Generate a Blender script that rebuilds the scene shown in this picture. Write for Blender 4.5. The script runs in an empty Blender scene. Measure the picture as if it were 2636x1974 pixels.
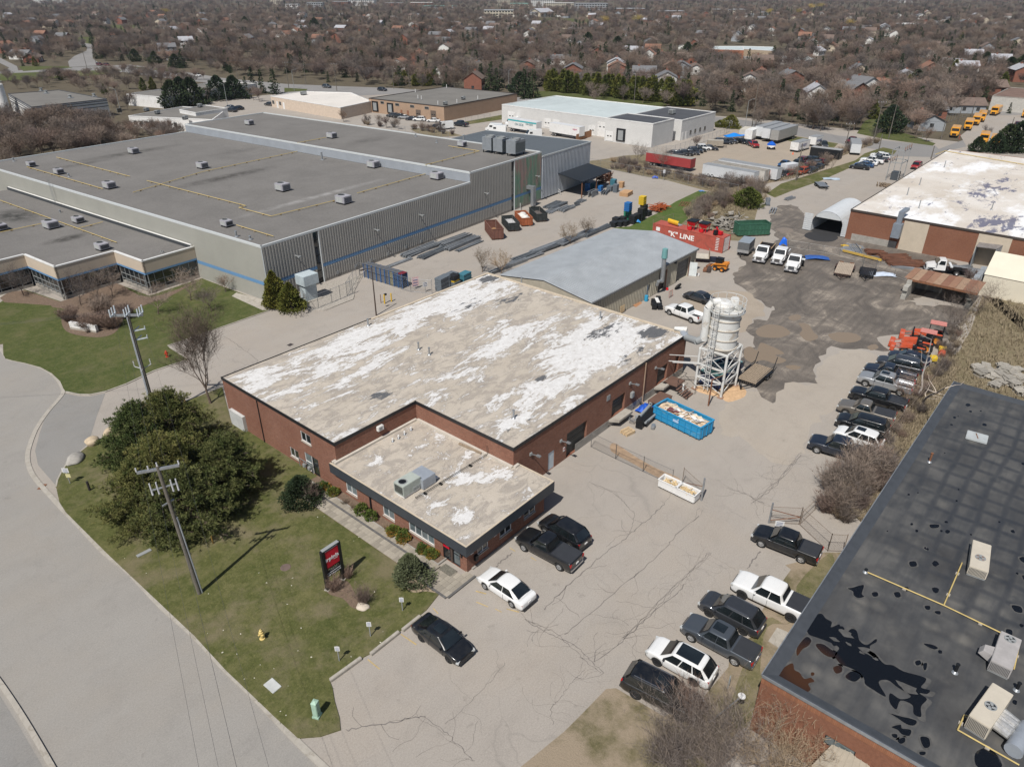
import bpy,bmesh,math,random
from math import cos,sin,pi,atan2
en=enumerate
from mathutils import Vector as Ve,Matrix
R=math.radians
Fn=random.Random(7);Un=Fn.uniform;rg=range;tu=tuple
S=bpy.context.scene
El=S.collection
H=41;Fq=1840;PCX,PCY=1318,987
TH=math.atan(1017/Fq);E5=R(40.6)
cd=bpy.data.cameras.new('camera');cam=bpy.data.objects.new('camera',cd);El.objects.link(cam)
cd.sensor_width=36;cd.lens=Fq/2636*36;cd.clip_start=.5;cd.clip_end=20000
cam.location=(0,0,H);cam.rotation_euler=(R(90)-TH,0,E5-R(90))
S.camera=cam
Cn=14;Ch=55
w=bpy.data.worlds.new('World');S.world=w;w.use_nodes=True
nt=w.node_tree;nt.nodes.clear()
EO=nt.nodes.new('ShaderNodeTexSky');EO.sky_type='NISHITA';EO.sun_disc=False
EO.sun_elevation=R(Ch);EO.sun_rotation=R(90-(Cn+180));EO.air_density=1;EO.dust_density=1
bg=nt.nodes.new('ShaderNodeBackground');bg.inputs['Strength'].default_value=.062
wo=nt.nodes.new('ShaderNodeOutputWorld')
nt.links.new(EO.outputs[0],bg.inputs[0]);nt.links.new(bg.outputs[0],wo.inputs[0])
sl=bpy.data.lights.new('sun','SUN');sun=bpy.data.objects.new('sun',sl);El.objects.link(sun)
sl.energy=4.5;sl.angle=R(.5);sl.color=(1,.965,.91)
sun.rotation_euler=(0,R(90-Ch),R(Cn+180));sun.location=(0,0,200)
S.view_settings.view_transform='Standard';S.view_settings.look='None'
S.view_settings.exposure=.12;S.view_settings.gamma=1;S.view_settings.use_curve_mapping=False
def W(px,py,z=0):
 dx=(px-PCX)/Fq;dy=-(py-PCY)/Fq
 fw=cos(TH)+dy*sin(TH);up=-sin(TH)+dy*cos(TH)
 t=(z-H)/up;f=fw*t;r=dx*t
 return Ve((f*cos(E5)+r*sin(E5),f*sin(E5)-r*cos(E5),z))
def Ds(x,y,z=0):
 f=x*cos(E5)+y*sin(E5);r=x*sin(E5)-y*cos(E5);up=z-H
 c=f*cos(TH)-up*sin(TH);v=f*sin(TH)+up*cos(TH)
 if c<1:return(-9999,-9999)
 return(PCX+Fq*r/c,PCY-Fq*v/c)
ZM={1:(0,0,2.5136),2:(880,0,2.5136),3:(1756,0,2.5136),4:(0,450,2.5136),5:(1756,350,2.5136),6:(1200,400,3.16),7:(1600,750,3.16),8:(0,900,2.765),9:(750,1100,3.0114),10:(1400,1100,2.765),11:(1900,800,3.0054),12:(1900,1350,2.6535),13:(500,1400,2.765),14:(1300,1500,2.765),15:(860,960,4.424),16:(1100,1250,4.424),17:(560,1000,5.175),18:(815,1380,11.04),19:(1740,740,5.175),20:(1680,540,9.2),21:(1840,330,7.373),22:(360,1190,4.475),23:(280,770,5.173),24:(1120,1360,10.35),25:(900,600,5.53),26:(740,650,11.04),27:(1500,300,5.53),28:(1880,600,6.506),29:(2240,640,4.601),30:(1620,1700,4.174),31:(1540,940,6.144),32:(2280,830,11.04)}
def NP(k,x,y):a,b,s=ZM[k];return(a+x/s,b+y/s)
def q(k,x,y,z=0):return W(*NP(k,x,y),z)
def Bb(px,py,poly):
 c=False;n=len(poly);j=n-1
 for i in rg(n):
  xi,yi=poly[i][:2];xj,yj=poly[j][:2]
  if(yi>py)!=(yj>py)and px<(xj-xi)*(py-yi)/(yj-yi)+xi:c=not c
  j=i
 return c
class G:
 def __init__(s,F3,rough=.8,Gh=0,spec=.4):
  s.m=bpy.data.materials.new(F3);s.m.use_nodes=True;s.t=s.m.node_tree
  s.b=s.t.nodes['Principled BSDF'];s.b.inputs['Roughness'].default_value=rough
  s.b.inputs['Metallic'].default_value=Gh;s.b.inputs['Specular IOR Level'].default_value=spec
  s._c=None
 def n(s,ty):return s.t.nodes.new(ty)
 def l(s,a,b):s.t.links.new(a,b)
 def co(s):
  if s._c is None:s._c=s.n('ShaderNodeTexCoord').outputs['Object']
  return s._c
 def vec(s,scale=(1,1,1),rot=0,loc=(0,0,0)):
  m=s.n('ShaderNodeMapping');s.l(s.co(),m.inputs[0]);m.inputs['Scale'].default_value=scale
  m.inputs['Rotation'].default_value=(0,0,rot);m.inputs['Location'].default_value=loc;return m.outputs[0]
 def z(s,sc=1,det=4,ro=.55,v=None,dist=0):
  t=s.n('ShaderNodeTexNoise');t.inputs['Scale'].default_value=sc;t.inputs['Detail'].default_value=det
  t.inputs['Roughness'].default_value=ro;t.inputs['Distortion'].default_value=dist
  s.l(v if v is not None else s.co(),t.inputs['Vector']);return t.outputs[0]
 def vor(s,sc=1,FS='DISTANCE_TO_EDGE',v=None,FT=1):
  t=s.n('ShaderNodeTexVoronoi');t.feature=FS;t.inputs['Scale'].default_value=sc;t.inputs['Randomness'].default_value=FT
  s.l(v if v is not None else s.co(),t.inputs['Vector']);return t.outputs[0]
 def r(s,f,Fh,FR='LINEAR'):
  r=s.n('ShaderNodeValToRGB');r.color_ramp.interpolation=FR
  e=r.color_ramp.elements
  while len(e)<len(Fh):e.new(.5)
  for el,(p,c)in zip(e,Fh):
   el.position=p;el.color=(c,c,c,1)if isinstance(c,(int,float))else(*c,1)
  s.l(f,r.inputs[0]);return r.outputs[0]
 def mix(s,f,a,b,mode='MIX'):
  m=s.n('ShaderNodeMix');m.data_type='RGBA';m.blend_type=mode
  for i,x in((0,f),(6,a),(7,b)):
   if isinstance(x,(int,float)):m.inputs[i].default_value=x if i==0 else(x,x,x,1)
   elif isinstance(x,tuple):m.inputs[i].default_value=(*x,1)
   else:s.l(x,m.inputs[i])
  return m.outputs[2]
 def math(s,op,a,b=0,clamp=False):
  m=s.n('ShaderNodeMath');m.operation=op;m.use_clamp=clamp
  for i,x in((0,a),(1,b)):
   if isinstance(x,(int,float)):m.inputs[i].default_value=x
   else:s.l(x,m.inputs[i])
  return m.outputs[0]
 def y(s,c,rx,ry,rot=0,soft=.35):
  m=s.n('ShaderNodeMapping');m.vector_type='TEXTURE';s.l(s.co(),m.inputs[0])
  m.inputs['Location'].default_value=(c[0],c[1],0);m.inputs['Rotation'].default_value=(0,0,rot);m.inputs['Scale'].default_value=(rx,ry,1e6)
  ln=s.n('ShaderNodeVectorMath');ln.operation='LENGTH';s.l(m.outputs[0],ln.inputs[0])
  return s.r(ln.outputs['Value'],[(1-soft,1),(1,0)])
 def sep(s,i):
  x=s.n('ShaderNodeSeparateXYZ');s.l(s.co(),x.inputs[0]);return x.outputs[i]
 def w(s,h,st=.3,d=.02):
  b=s.n('ShaderNodeBump');b.inputs['Strength'].default_value=st;b.inputs['Distance'].default_value=d
  s.l(h,b.inputs['Height']);s.l(b.outputs[0],s.b.inputs['Normal']);return s
 def col(s,c):
  if isinstance(c,tuple):s.b.inputs['Base Color'].default_value=(*c,1)
  else:s.l(c,s.b.inputs['Base Color'])
  return s
 def rough(s,r):s.l(r,s.b.inputs['Roughness']);return s
def ER(c,k):return tu(min(1,v*k)for v in c)
Ev={}
def P(F3,c=None,rough=.6,Gh=0,Fy=.12,sc=1.5,spec=.4,Fz=0,F0=None):
 """plain procedural material with grain and slow colour drift"""
 if F3 in Ev:return Ev[F3]
 g=G(F3,rough,Gh,spec)
 a=g.z(sc,5,.65);f=g.r(a,[(.3,0),(.7,1)])
 k=g.mix(f,ER(c,1-Fy),ER(c,1+Fy))
 if F0:k=g.mix(g.r(g.z(sc*.6,6,.7,dist=1),[(.52,0),(.66,.8)]),k,F0)
 if Fz:
  oi=g.n('ShaderNodeObjectInfo');k=g.mix(1,k,g.r(oi.outputs['Random'],[(0,1-Fz),(1,1+0)]),'MULTIPLY')
 g.col(k);Ev[F3]=g.m;return g.m
class MB:
 def __init__(s):s.v=[];s.f=[]
 def add(s,vs,fs):
  o=len(s.v);s.v+=[tu(v)for v in vs];s.f+=[tu(i+o for i in f)for f in fs];return s
 def b(s,x0,y0,z0,x1,y1,z1):
  return s.add([(x0,y0,z0),(x1,y0,z0),(x1,y1,z0),(x0,y1,z0),(x0,y0,z1),(x1,y0,z1),(x1,y1,z1),(x0,y1,z1)],[(0,3,2,1),(4,5,6,7),(0,1,5,4),(1,2,6,5),(2,3,7,6),(3,0,4,7)])
 def x(s,c,sz,rz=0,rx=0,ry=0):
  M=Matrix.Translation(c)@Matrix.Rotation(rz,4,'Z')@Matrix.Rotation(ry,4,'Y')@Matrix.Rotation(rx,4,'X')
  a,b,h=sz[0]/2,sz[1]/2,sz[2]
  vs=[M@Ve(p)for p in((-a,-b,0),(a,-b,0),(a,b,0),(-a,b,0),(-a,-b,h),(a,-b,h),(a,b,h),(-a,b,h))]
  return s.add(vs,[(0,3,2,1),(4,5,6,7),(0,1,5,4),(1,2,6,5),(2,3,7,6),(3,0,4,7)])
 def e(s,p0,p1,wd,ht=None):
  p0,p1=Ve(p0),Ve(p1);d=(p1-p0);ht=ht or wd
  if d.length<1e-6:return s
  d.normalize();up=Ve((0,0,1))if abs(d.z)<.95 else Ve((1,0,0))
  a=d.cross(up).normalized()*wd/2;b=a.cross(d).normalized()*ht/2
  vs=[p0-a-b,p0+a-b,p0+a+b,p0-a+b,p1-a-b,p1+a-b,p1+a+b,p1-a+b]
  return s.add(vs,[(0,1,2,3),(7,6,5,4),(0,4,5,1),(1,5,6,2),(2,6,7,3),(3,7,4,0)])
 def u(s,p0,p1,r0,r1=None,n=8,cap=True):
  p0,p1=Ve(p0),Ve(p1);r1=r0 if r1 is None else r1;d=p1-p0
  if d.length<1e-6:return s
  d.normalize();up=Ve((0,0,1))if abs(d.z)<.95 else Ve((1,0,0))
  a=d.cross(up).normalized();b=a.cross(d)
  vs=[]
  for p,r in((p0,r0),(p1,r1)):
   for i in rg(n):
    t=2*pi*i/n;vs.append(p+a*cos(t)*r+b*sin(t)*r)
  fs=[(i,(i+1)%n,n+(i+1)%n,n+i)for i in rg(n)]
  if cap:fs+=[tu(rg(n))[::-1],tu(rg(n,2*n))]
  return s.add(vs,fs)
 def path(s,Fh,r,n=6):
  for a,b in zip(Fh,Fh[1:]):s.u(a,b,r,r,n)
  return s
 def h(s,c,DZ,n=24,Gj='Z'):
  vs=[];c=Ve(c)
  for r,h in DZ:
   for i in rg(n):
    t=2*pi*i/n;u,v=cos(t)*r,sin(t)*r
    vs.append(c+(Ve((u,v,h))if Gj=='Z'else Ve((u,h,v))if Gj=='Y'else Ve((h,u,v))))
  m=len(DZ)
  fs=[(j*n+i,j*n+(i+1)%n,(j+1)*n+(i+1)%n,(j+1)*n+i)for j in rg(m-1)for i in rg(n)]
  return s.add(vs,fs)
 def k(s,Fh,z0,z1):
  n=len(Fh);a=sum(Fh[i][0]*Fh[(i+1)%n][1]-Fh[(i+1)%n][0]*Fh[i][1]for i in rg(n))
  if a<0:Fh=Fh[::-1]
  return s.add([(p[0],p[1],z0)for p in Fh]+[(p[0],p[1],z1)for p in Fh],[tu(rg(n))[::-1],tu(rg(n,2*n))]+[(i,(i+1)%n,n+(i+1)%n,n+i)for i in rg(n)])
 def q(s,*p):return s.add(p,[tu(rg(len(p)))])
 def p(s,Fh,z=0):
  n=len(Fh);a=sum(Fh[i][0]*Fh[(i+1)%n][1]-Fh[(i+1)%n][0]*Fh[i][1]for i in rg(n))
  if a<0:Fh=Fh[::-1]
  return s.add([(p[0],p[1],z)for p in Fh],[tu(rg(n))])
 def xf(s,M):s.v=[tu(M@Ve(v))for v in s.v];return s
 def mesh(s,F3,m,Fw=0,Fx=0):
  me=bpy.data.meshes.new(F3);me.from_pydata(s.v,[],s.f)
  if Fx:
   bm=bmesh.new();bm.from_mesh(me);bmesh.ops.remove_doubles(bm,verts=bm.verts,dist=1e-4)
   bmesh.ops.bevel(bm,geom=[e for e in bm.edges if e.is_manifold and e.calc_face_angle(0)>.5],offset=Fx,segments=2,affect='EDGES')
   bm.to_mesh(me);bm.free()
  if Fw:
   me.shade_smooth()
   me.set_sharp_from_angle(angle=R(Fw))
  m and me.materials.append(m);me.update();return me
 def o(s,F3,m,F1=None,Fw=0,Fx=0,loc=None):
  return link(F3,s.mesh(F3,m,Fw,Fx),F1,loc)
def link(F3,me,F1=None,loc=None,mat=None):
 o=bpy.data.objects.new(F3,me);El.objects.link(o)
 if F1 is not None:o.parent=F1
 if loc is not None:o.location=loc
 if mat is not None:
  o.material_slots[0].link='OBJECT';o.material_slots[0].material=mat
 return o
def tag(o,F4,cat,Gf=None):
 o['label']=F4;o['category']=cat
 if Gf:o['group']=Gf
 return o
def Ac(F3,F4,cat,loc=(0,0,0),rz=0,Gf=None):
 o=bpy.data.objects.new(F3,None);El.objects.link(o);o.empty_display_size=.3
 o.location=loc;o.rotation_euler=(0,0,rz);return tag(o,F4,cat,Gf)
def A7(F3,mb,m,kind='structure',Fw=0):
 o=mb.o(F3,m,None,Fw);o['kind']=kind;return o
def A3(F3,Fh,z,m,kind='structure'):
 return A7(F3,MB().p([tu(p[:2])for p in Fh],z),m,kind)
def BC(F3,Fh,z,m):
 return A7(F3,MB().k([tu(p[:2])for p in Fh],-.3,z),m)
def Db(Ec,loc,rz=0,scale=None,F4=None,Gf=None):
 r=Ec.copy();El.objects.link(r);r.location=loc;r.rotation_euler=(0,0,rz)
 if scale is not None:r.scale=scale if isinstance(scale,tuple)else(scale,)*3
 if F4:r['label']=F4
 if Gf:r['group']=Gf
 for ch in list(Ec.children):
  c=ch.copy();El.objects.link(c);c.parent=r
  for g in ch.children:
   d=g.copy();El.objects.link(d);d.parent=c
 return r
def Ax(Fh,n=6,FQ=False):
 """Catmull-Rom through ground points"""
 P_=[Ve(p[:2])for p in Fh];Er=[];N=len(P_)
 rng=rg(N if FQ else N-1)
 for i in rng:
  g=(lambda j:P_[j%N])if FQ else(lambda j:P_[max(0,min(N-1,j))])
  a,b,c,d=g(i-1),g(i),g(i+1),g(i+2)
  for k in rg(n):
   t=k/n
   Er.append(.5*((2*b)+(c-a)*t+(2*a-5*b+4*c-d)*t*t+(3*b-a-3*c+d)*t**3))
 if not FQ:Er.append(P_[-1])
 return[(p.x,p.y)for p in Er]
def AM(Fh,amp,seg=1.5):
 Er=[];n=len(Fh)
 for i in rg(n):
  a,b=Ve(Fh[i][:2]),Ve(Fh[(i+1)%n][:2]);k=max(1,int((b-a).length/seg))
  for j in rg(k):
   p=a.lerp(b,j/k);Er.append((p.x+amp*(sin(p.y*1.7+p.x*.6)*.5+sin(p.y*.53)*.6+Un(-.5,.5)),p.y+amp*(cos(p.x*1.9-p.y*.4)*.5+sin(p.x*.47)*.6+Un(-.5,.5))))
 return Er
def BJ(me,lv=1):
 o=bpy.data.objects.new('tmp',me);El.objects.link(o);m=o.modifiers.new('s','SUBSURF');m.levels=lv
 r=bpy.data.meshes.new_from_object(o.evaluated_get(bpy.context.evaluated_depsgraph_get()));bpy.data.objects.remove(o);r.shade_smooth();return r
def BN(mb,Fh,wd,z,FU=0):
 Fh=[Ve(p[:2])for p in Fh];vs=[]
 for i,p in en(Fh):
  d=(Fh[min(i+1,len(Fh)-1)]-Fh[max(i-1,0)]);d=d.normalized()if d.length else Ve((1,0))
  n=Ve((-d.y,d.x));ww=wd/2*(1+Un(-FU,FU))
  vs+=[(*(p+n*ww),z),(*(p-n*ww),z)]
 mb.add(vs,[(2*i+1,2*i+3,2*i+2,2*i)for i in rg(len(Fh)-1)])
def C2(F3,Fh,wd,z0,z1,m):
 mb=MB();Fh=[Ve(p[:2])for p in Fh];vs=[]
 for i,p in en(Fh):
  d=(Fh[min(i+1,len(Fh)-1)]-Fh[max(i-1,0)]).normalized();n=Ve((-d.y,d.x))*wd/2
  vs+=[(*(p+n),z0),(*(p+n),z1),(*(p-n),z1),(*(p-n),z0)]
 fs=[]
 for i in rg(len(Fh)-1):
  a=4*i
  for j in rg(3):fs.append((a+j,a+j+1,a+j+5,a+j+4))
 fs+=[(0,3,2,1),tu(4*(len(Fh)-1)+j for j in rg(4))]
 mb.add(vs,fs);return A7(F3,mb,m)
def CC(F1,F3,s,size,M,m,ext=.01,bold=0,align='CENTER',sx=1):
 cu=bpy.data.curves.new(F3,'FONT');cu.body=s;cu.size=size;cu.extrude=ext;cu.align_x=align;cu.align_y='CENTER';cu.offset=bold
 o=bpy.data.objects.new(F3,cu);El.objects.link(o)
 dg=bpy.context.evaluated_depsgraph_get();me=bpy.data.meshes.new_from_object(o.evaluated_get(dg));bpy.data.objects.remove(o)
 me.transform(M@Matrix.Diagonal((sx,1,1,1)));me.materials.clear();me.materials.append(m)
 return link(F3,me,F1)
def Bc(o,xdir,up=(0,0,1)):
 x=Ve(xdir).normalized();y=Ve(up).normalized();z=x.cross(y)
 M=Matrix(((x.x,y.x,z.x,o[0]),(x.y,y.y,z.y,o[1]),(x.z,y.z,z.z,o[2]),(0,0,0,1)));return M
 # materials of the place
def A2(F3,a,b,crack=0,ca=(.1,.095,.09)):
 g=G(F3,.9,0,.25)
 big=g.r(g.z(.06,5,.6,dist=.6),[(.32,0),(.68,1)])
 k=g.mix(big,a,b)
 st=g.z(1,5,.65,v=g.vec((.05,.4,1),R(0)))
 k=g.mix(g.r(st,[(.35,0),(.65,.45)]),k,ER(b,1.1))
 mid=g.r(g.z(.35,8,.75),[(.5,0),(.7,.55)])
 k=g.mix(mid,k,ER(a,.72))
 spot=g.r(g.z(.9,3,.5,v=g.vec((1,1,1),0,(31,7,0))),[(.68,0),(.74,.55)])
 k=g.mix(spot,k,ER(a,.5))
 k=g.mix(g.r(g.z(.11,7,.7,v=g.vec((1,1,1),0,(17,3,0))),[(.46,0),(.62,.45)]),k,ER(b,1)[:1]+(b[1]*.93,b[2]*.84))
 Ea=g.z(9,3,.8)
 k=g.mix(.5,k,g.r(Ea,[(.25,ER(a,.75)),(.75,ER(b,1.2))]))
 if crack:
  v=g.z(.35,2,.5);dv=g.n('ShaderNodeVectorMath');dv.operation='ADD';g.l(g.co(),dv.inputs[0])
  cb=g.n('ShaderNodeCombineXYZ');g.l(g.math('MULTIPLY',v,3),cb.inputs[0]);g.l(g.math('MULTIPLY',g.z(.3,2),3),cb.inputs[1]);g.l(cb.outputs[0],dv.inputs[1])
  e=g.r(g.vor(.16,v=dv.outputs[0]),[(0,1),(.011,0)])
  e2=g.r(g.vor(1.3,v=dv.outputs[0]),[(0,1),(.05,0)])
  reg=g.r(g.z(.09,4,.6,v=g.vec((1,1,1),0,(5,9,0))),[(.56,0),(.62,1)])
  e=g.math('MAXIMUM',g.math('MULTIPLY',e,g.r(g.z(.05,2),[(.4,0),(.55,.8)])),g.math('MULTIPLY',e2,g.math('MULTIPLY',reg,.55)))
  k=g.mix(g.math('MULTIPLY',e,crack),k,ca)
 g.col(k).w(Ea,.25,.01);return g.m
Dk=A2('old_pale_asphalt',(.275,.247,.217),(.355,.32,.282),.22)
Cf=A2('street_asphalt',(.245,.23,.21),(.295,.277,.252),.12)
BE=A2('driveway_asphalt',(.2,.193,.182),(.25,.24,.225),.15)
BG=A2('compacted_gravel',(.28,.235,.185),(.36,.305,.245),0)
def Cx():
 g=G('wet_mud',.75,0,.4)
 a=g.z(.16,8,.72,dist=1)
 k=g.r(a,[(.34,(.05,.04,.032)),(.45,(.105,.088,.072)),(.53,(.155,.13,.108)),(.58,(.22,.185,.15)),(.63,(.36,.305,.245))])
 st=g.z(1,6,.7,v=g.vec((.1,1.3,1),R(-20)))
 k=g.mix(g.r(st,[(.48,0),(.58,.6)]),k,(.065,.056,.048))
 k=g.mix(.4,k,g.r(g.z(6,4,.7),[(.3,(.08,.07,.06)),(.7,(.24,.21,.18))]))
 g.col(k);g.rough(g.r(a,[(.4,.55),(.6,.9)]));g.w(g.z(2.5,6,.7),.5,.06);return g.m
DA=Cx()
def A1(F3,Gl,dirt=0,dc=(.22,.18,.13),dl=.6):
 g=G(F3,.95,0,.15)
 k=g.r(g.z(.16,6,.65,dist=.5),[(.3,Gl[0]),(.5,Gl[1]),(.68,Gl[2])])
 k=g.mix(.55,k,g.r(g.z(4.5,5,.75),[(.3,ER(Gl[0],.65)),(.55,Gl[1]),(.75,ER(Gl[2],1.35))]))
 k=g.mix(g.r(g.z(1,3,.6),[(.45,0),(.75,.5)]),k,ER(Gl[2],1.15))
 if dirt:k=g.mix(g.r(g.z(.22,5,.65,v=g.vec((1,1,1),0,(3,8,0))),[(dl-.08,0),(dl+.08,dirt)]),k,dc)
 g.col(k).w(g.z(7,5,.8),.8,.08);return g.m
Bh=A1('spring_lawn',((.052,.068,.018),(.092,.098,.032),(.165,.148,.068)),.75,(.185,.155,.095),.56)
AD=A1('green_lawn',((.047,.067,.018),(.075,.09,.028),(.125,.118,.05)),.45,(.15,.13,.075),.6)
BH=A1('dry_grass',((.13,.105,.062),(.19,.155,.095),(.25,.21,.14)),.35,(.1,.1,.045),.6)
BP=A1('woodland_floor',((.085,.07,.05),(.12,.098,.07),(.11,.098,.058)),.5,(.075,.062,.042),.56)
AT=P('bark_mulch',(.15,.105,.075),.95,Fy=.35,sc=6)
Aw=P('concrete',(.36,.33,.285),.9,Fy=.12,sc=2,F0=(.25,.22,.18))
AC=P('weathered_concrete',(.3,.28,.25),.9,Fy=.18,sc=1.4,F0=(.17,.155,.135))
Aa=P('black_metal',(.012,.013,.015),.45,Fy=.2)
Aj=P('galvanised_steel',(.33,.345,.36),.42,.55,Fy=.15,sc=3)
Ag=P('grey_paint',(.27,.28,.28),.55,Fy=.1)
Ab=P('white_paint',(.7,.69,.67),.5,Fy=.05,sc=.8,F0=(.52,.5,.46))
Bi=P('weathered_wood',(.27,.21,.15),.9,Fy=.3,sc=5)
BM=P('pale_timber',(.55,.41,.25),.85,Fy=.2,sc=4)
Ao=P('rust',(.19,.085,.045),.9,Fy=.35,sc=3)
BQ=P('yellow_paint',(.62,.4,.04),.6,Fy=.1)
AV=P('yellow_gas_pipe',(.5,.38,.15),.6,Fy=.15)
B7=P('rubber',(.018,.018,.018),.8,Fy=.2,sc=8)
BL=P('weathered_pole',(.135,.12,.1),.9,Fy=.3,sc=6)
A4=P('aged_white_steel',(.6,.6,.58),.5,Fy=.06,sc=1.2,F0=(.42,.36,.29))
def AS(F3,c,rough=.08):
 g=G(F3,rough,0,.9);g.col(g.mix(g.r(g.z(.7,3),[(.35,0),(.65,1)]),ER(c,.7),ER(c,1.3)));g.b.inputs['Coat Weight'].default_value=.4;g.b.inputs['Coat Roughness'].default_value=.03;return g.m
A9=AS('window_glass',(.018,.022,.024));AP=AS('bright_window_glass',(.12,.15,.16),.15)
def AK(F3,c1,c2,mort,bw=.21,bh=.07,patch=0,side='xz'):
 g=G(F3,.92,0,.2)
 s=g.n('ShaderNodeSeparateXYZ');g.l(g.co(),s.inputs[0]);cb=g.n('ShaderNodeCombineXYZ')
 g.l(g.math('ADD',s.outputs[0],s.outputs[1]),cb.inputs[0]);g.l(s.outputs[2],cb.inputs[1])
 b=g.n('ShaderNodeTexBrick');g.l(cb.outputs[0],b.inputs[0]);b.inputs['Scale'].default_value=1
 b.inputs['Brick Width'].default_value=bw;b.inputs['Row Height'].default_value=bh;b.inputs['Mortar Size'].default_value=bh*.13
 b.inputs['Color1'].default_value=(*c1,1);b.inputs['Color2'].default_value=(*c2,1);b.inputs['Mortar'].default_value=(*mort,1)
 k=g.mix(g.r(g.z(.35,5,.6),[(.3,0),(.7,.5)]),b.outputs[0],ER(c1,.7))
 DL=g.vor(1,'F1',v=cb.outputs[0]);
 k=g.mix(.35,k,g.r(g.z(5,3,.8),[(.3,ER(c1,.6)),(.7,ER(c2,1.25))]))
 g.col(k).w(b.outputs['Fac'],-.4,.01);return g.m
Ct=AK('red_brown_brick',(.165,.062,.038),(.27,.115,.072),(.36,.28,.23),.24,.085)
BS=AK('tan_brick',(.36,.24,.165),(.42,.29,.2),(.38,.29,.22))
Bx=AK('brown_brick',(.2,.082,.048),(.24,.105,.063),(.22,.14,.105))
Br=AK('painted_block',(.6,.59,.57),(.66,.65,.63),(.5,.49,.47),.6,.3)
def B0(F3,Ca,bias,Dh,DG,Dd,stretch=(.16,.5)):
 """old roof membrane: buff coating, grey bare patches, flaking white paint and black holes"""
 g=G(F3,.88,0,.25)
 vv=g.vec((stretch[0],stretch[1],1),0,(Ca,3,0))
 Bk=g.mix(g.r(g.z(.25,5,.6),[(.3,0),(.7,1)]),(.385,.325,.25),(.47,.405,.325))
 DS=g.z(1,10,.76,v=g.vec((.45,.85,1),0,(Ca+11,5,0)),dist=.6)
 k=g.mix(g.r(DS,[(.49,0),(.53,.6),(.66,.85)]),Bk,(.245,.205,.165))
 k=g.mix(g.r(DS,[(.63,0),(.645,.6),(.66,0)]),k,(.12,.105,.09))
 n=g.z(1,12,.76,v=vv,dist=.5)
 f=g.math('ADD',g.math('ADD',n,bias),g.math('MULTIPLY',g.math('SUBTRACT',g.z(1,8,.8,v=g.vec((1.1,2.6,1))),.5),.28))
 for(c,rx,ry,rot,EJ)in DG:
  f=g.math('ADD',f,g.math('MULTIPLY',g.y(c,rx,ry,rot,.85),EJ))
 th=.556-Dh
 edge=g.r(f,[(th-.035,0),(th-.006,.8),(th+.004,0)])
 k=g.mix(edge,k,(.15,.125,.1))
 wcol=g.mix(g.r(g.z(2,6,.7),[(.35,0),(.7,1)]),(.54,.52,.5),(.72,.71,.695))
 k=g.mix(g.r(f,[(th,0),(th+.012,1)]),k,wcol)
 fl=g.z(1,8,.75,v=g.vec((.9,2.4,1),0,(Ca,40,0)))
 fm=g.math('MULTIPLY',g.r(fl,[(.59,0),(.605,1)]),g.r(f,[(th,0),(th+.03,1)]))
 k=g.mix(fm,k,(.33,.285,.23))
 bl=0
 De=None
 for(c,rx,ry,rot,EJ)in Dd:
  e=g.math('MULTIPLY',g.y(c,rx,ry,rot,.8),EJ);De=e if De is None else g.math('MAXIMUM',De,e)
 bn=g.z(1,9,.75,v=g.vec((.55,1.5,1),0,(Ca+7,80,0)),dist=.3)
 if De is not None:k=g.mix(g.r(g.math('ADD',bn,De),[(.76,0),(.775,1)]),k,(.022,.024,.03))
 k=g.mix(.18,k,g.r(g.z(14,3,.8),[(.3,.15),(.7,.85)]))
 g.col(k).w(g.r(f,[(th,0),(th+.01,1)]),.3,.01);return g.m
def Bn(F3,c,pool,Fs):
 g=G(F3,.95,0,.2)
 k=g.mix(g.r(g.z(.13,8,.7),[(.35,0),(.65,1)]),ER(c,.82),ER(c,1.18))
 k=g.mix(.5,k,g.r(g.z(3.5,5,.85),[(.25,ER(c,.55)),(.75,ER(c,1.45))]))
 for(p,rx,ry,rot,EJ,cc)in pool:
  m=g.math('MULTIPLY',g.y(p,rx,ry,rot,.8),g.r(g.z(.5,7,.75),[(.36,.1),(.56,1)]));k=g.mix(g.math('MULTIPLY',m,EJ),k,cc)
 g.col(k).w(g.z(6,4,.8),.4,.03);return g.m
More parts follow.
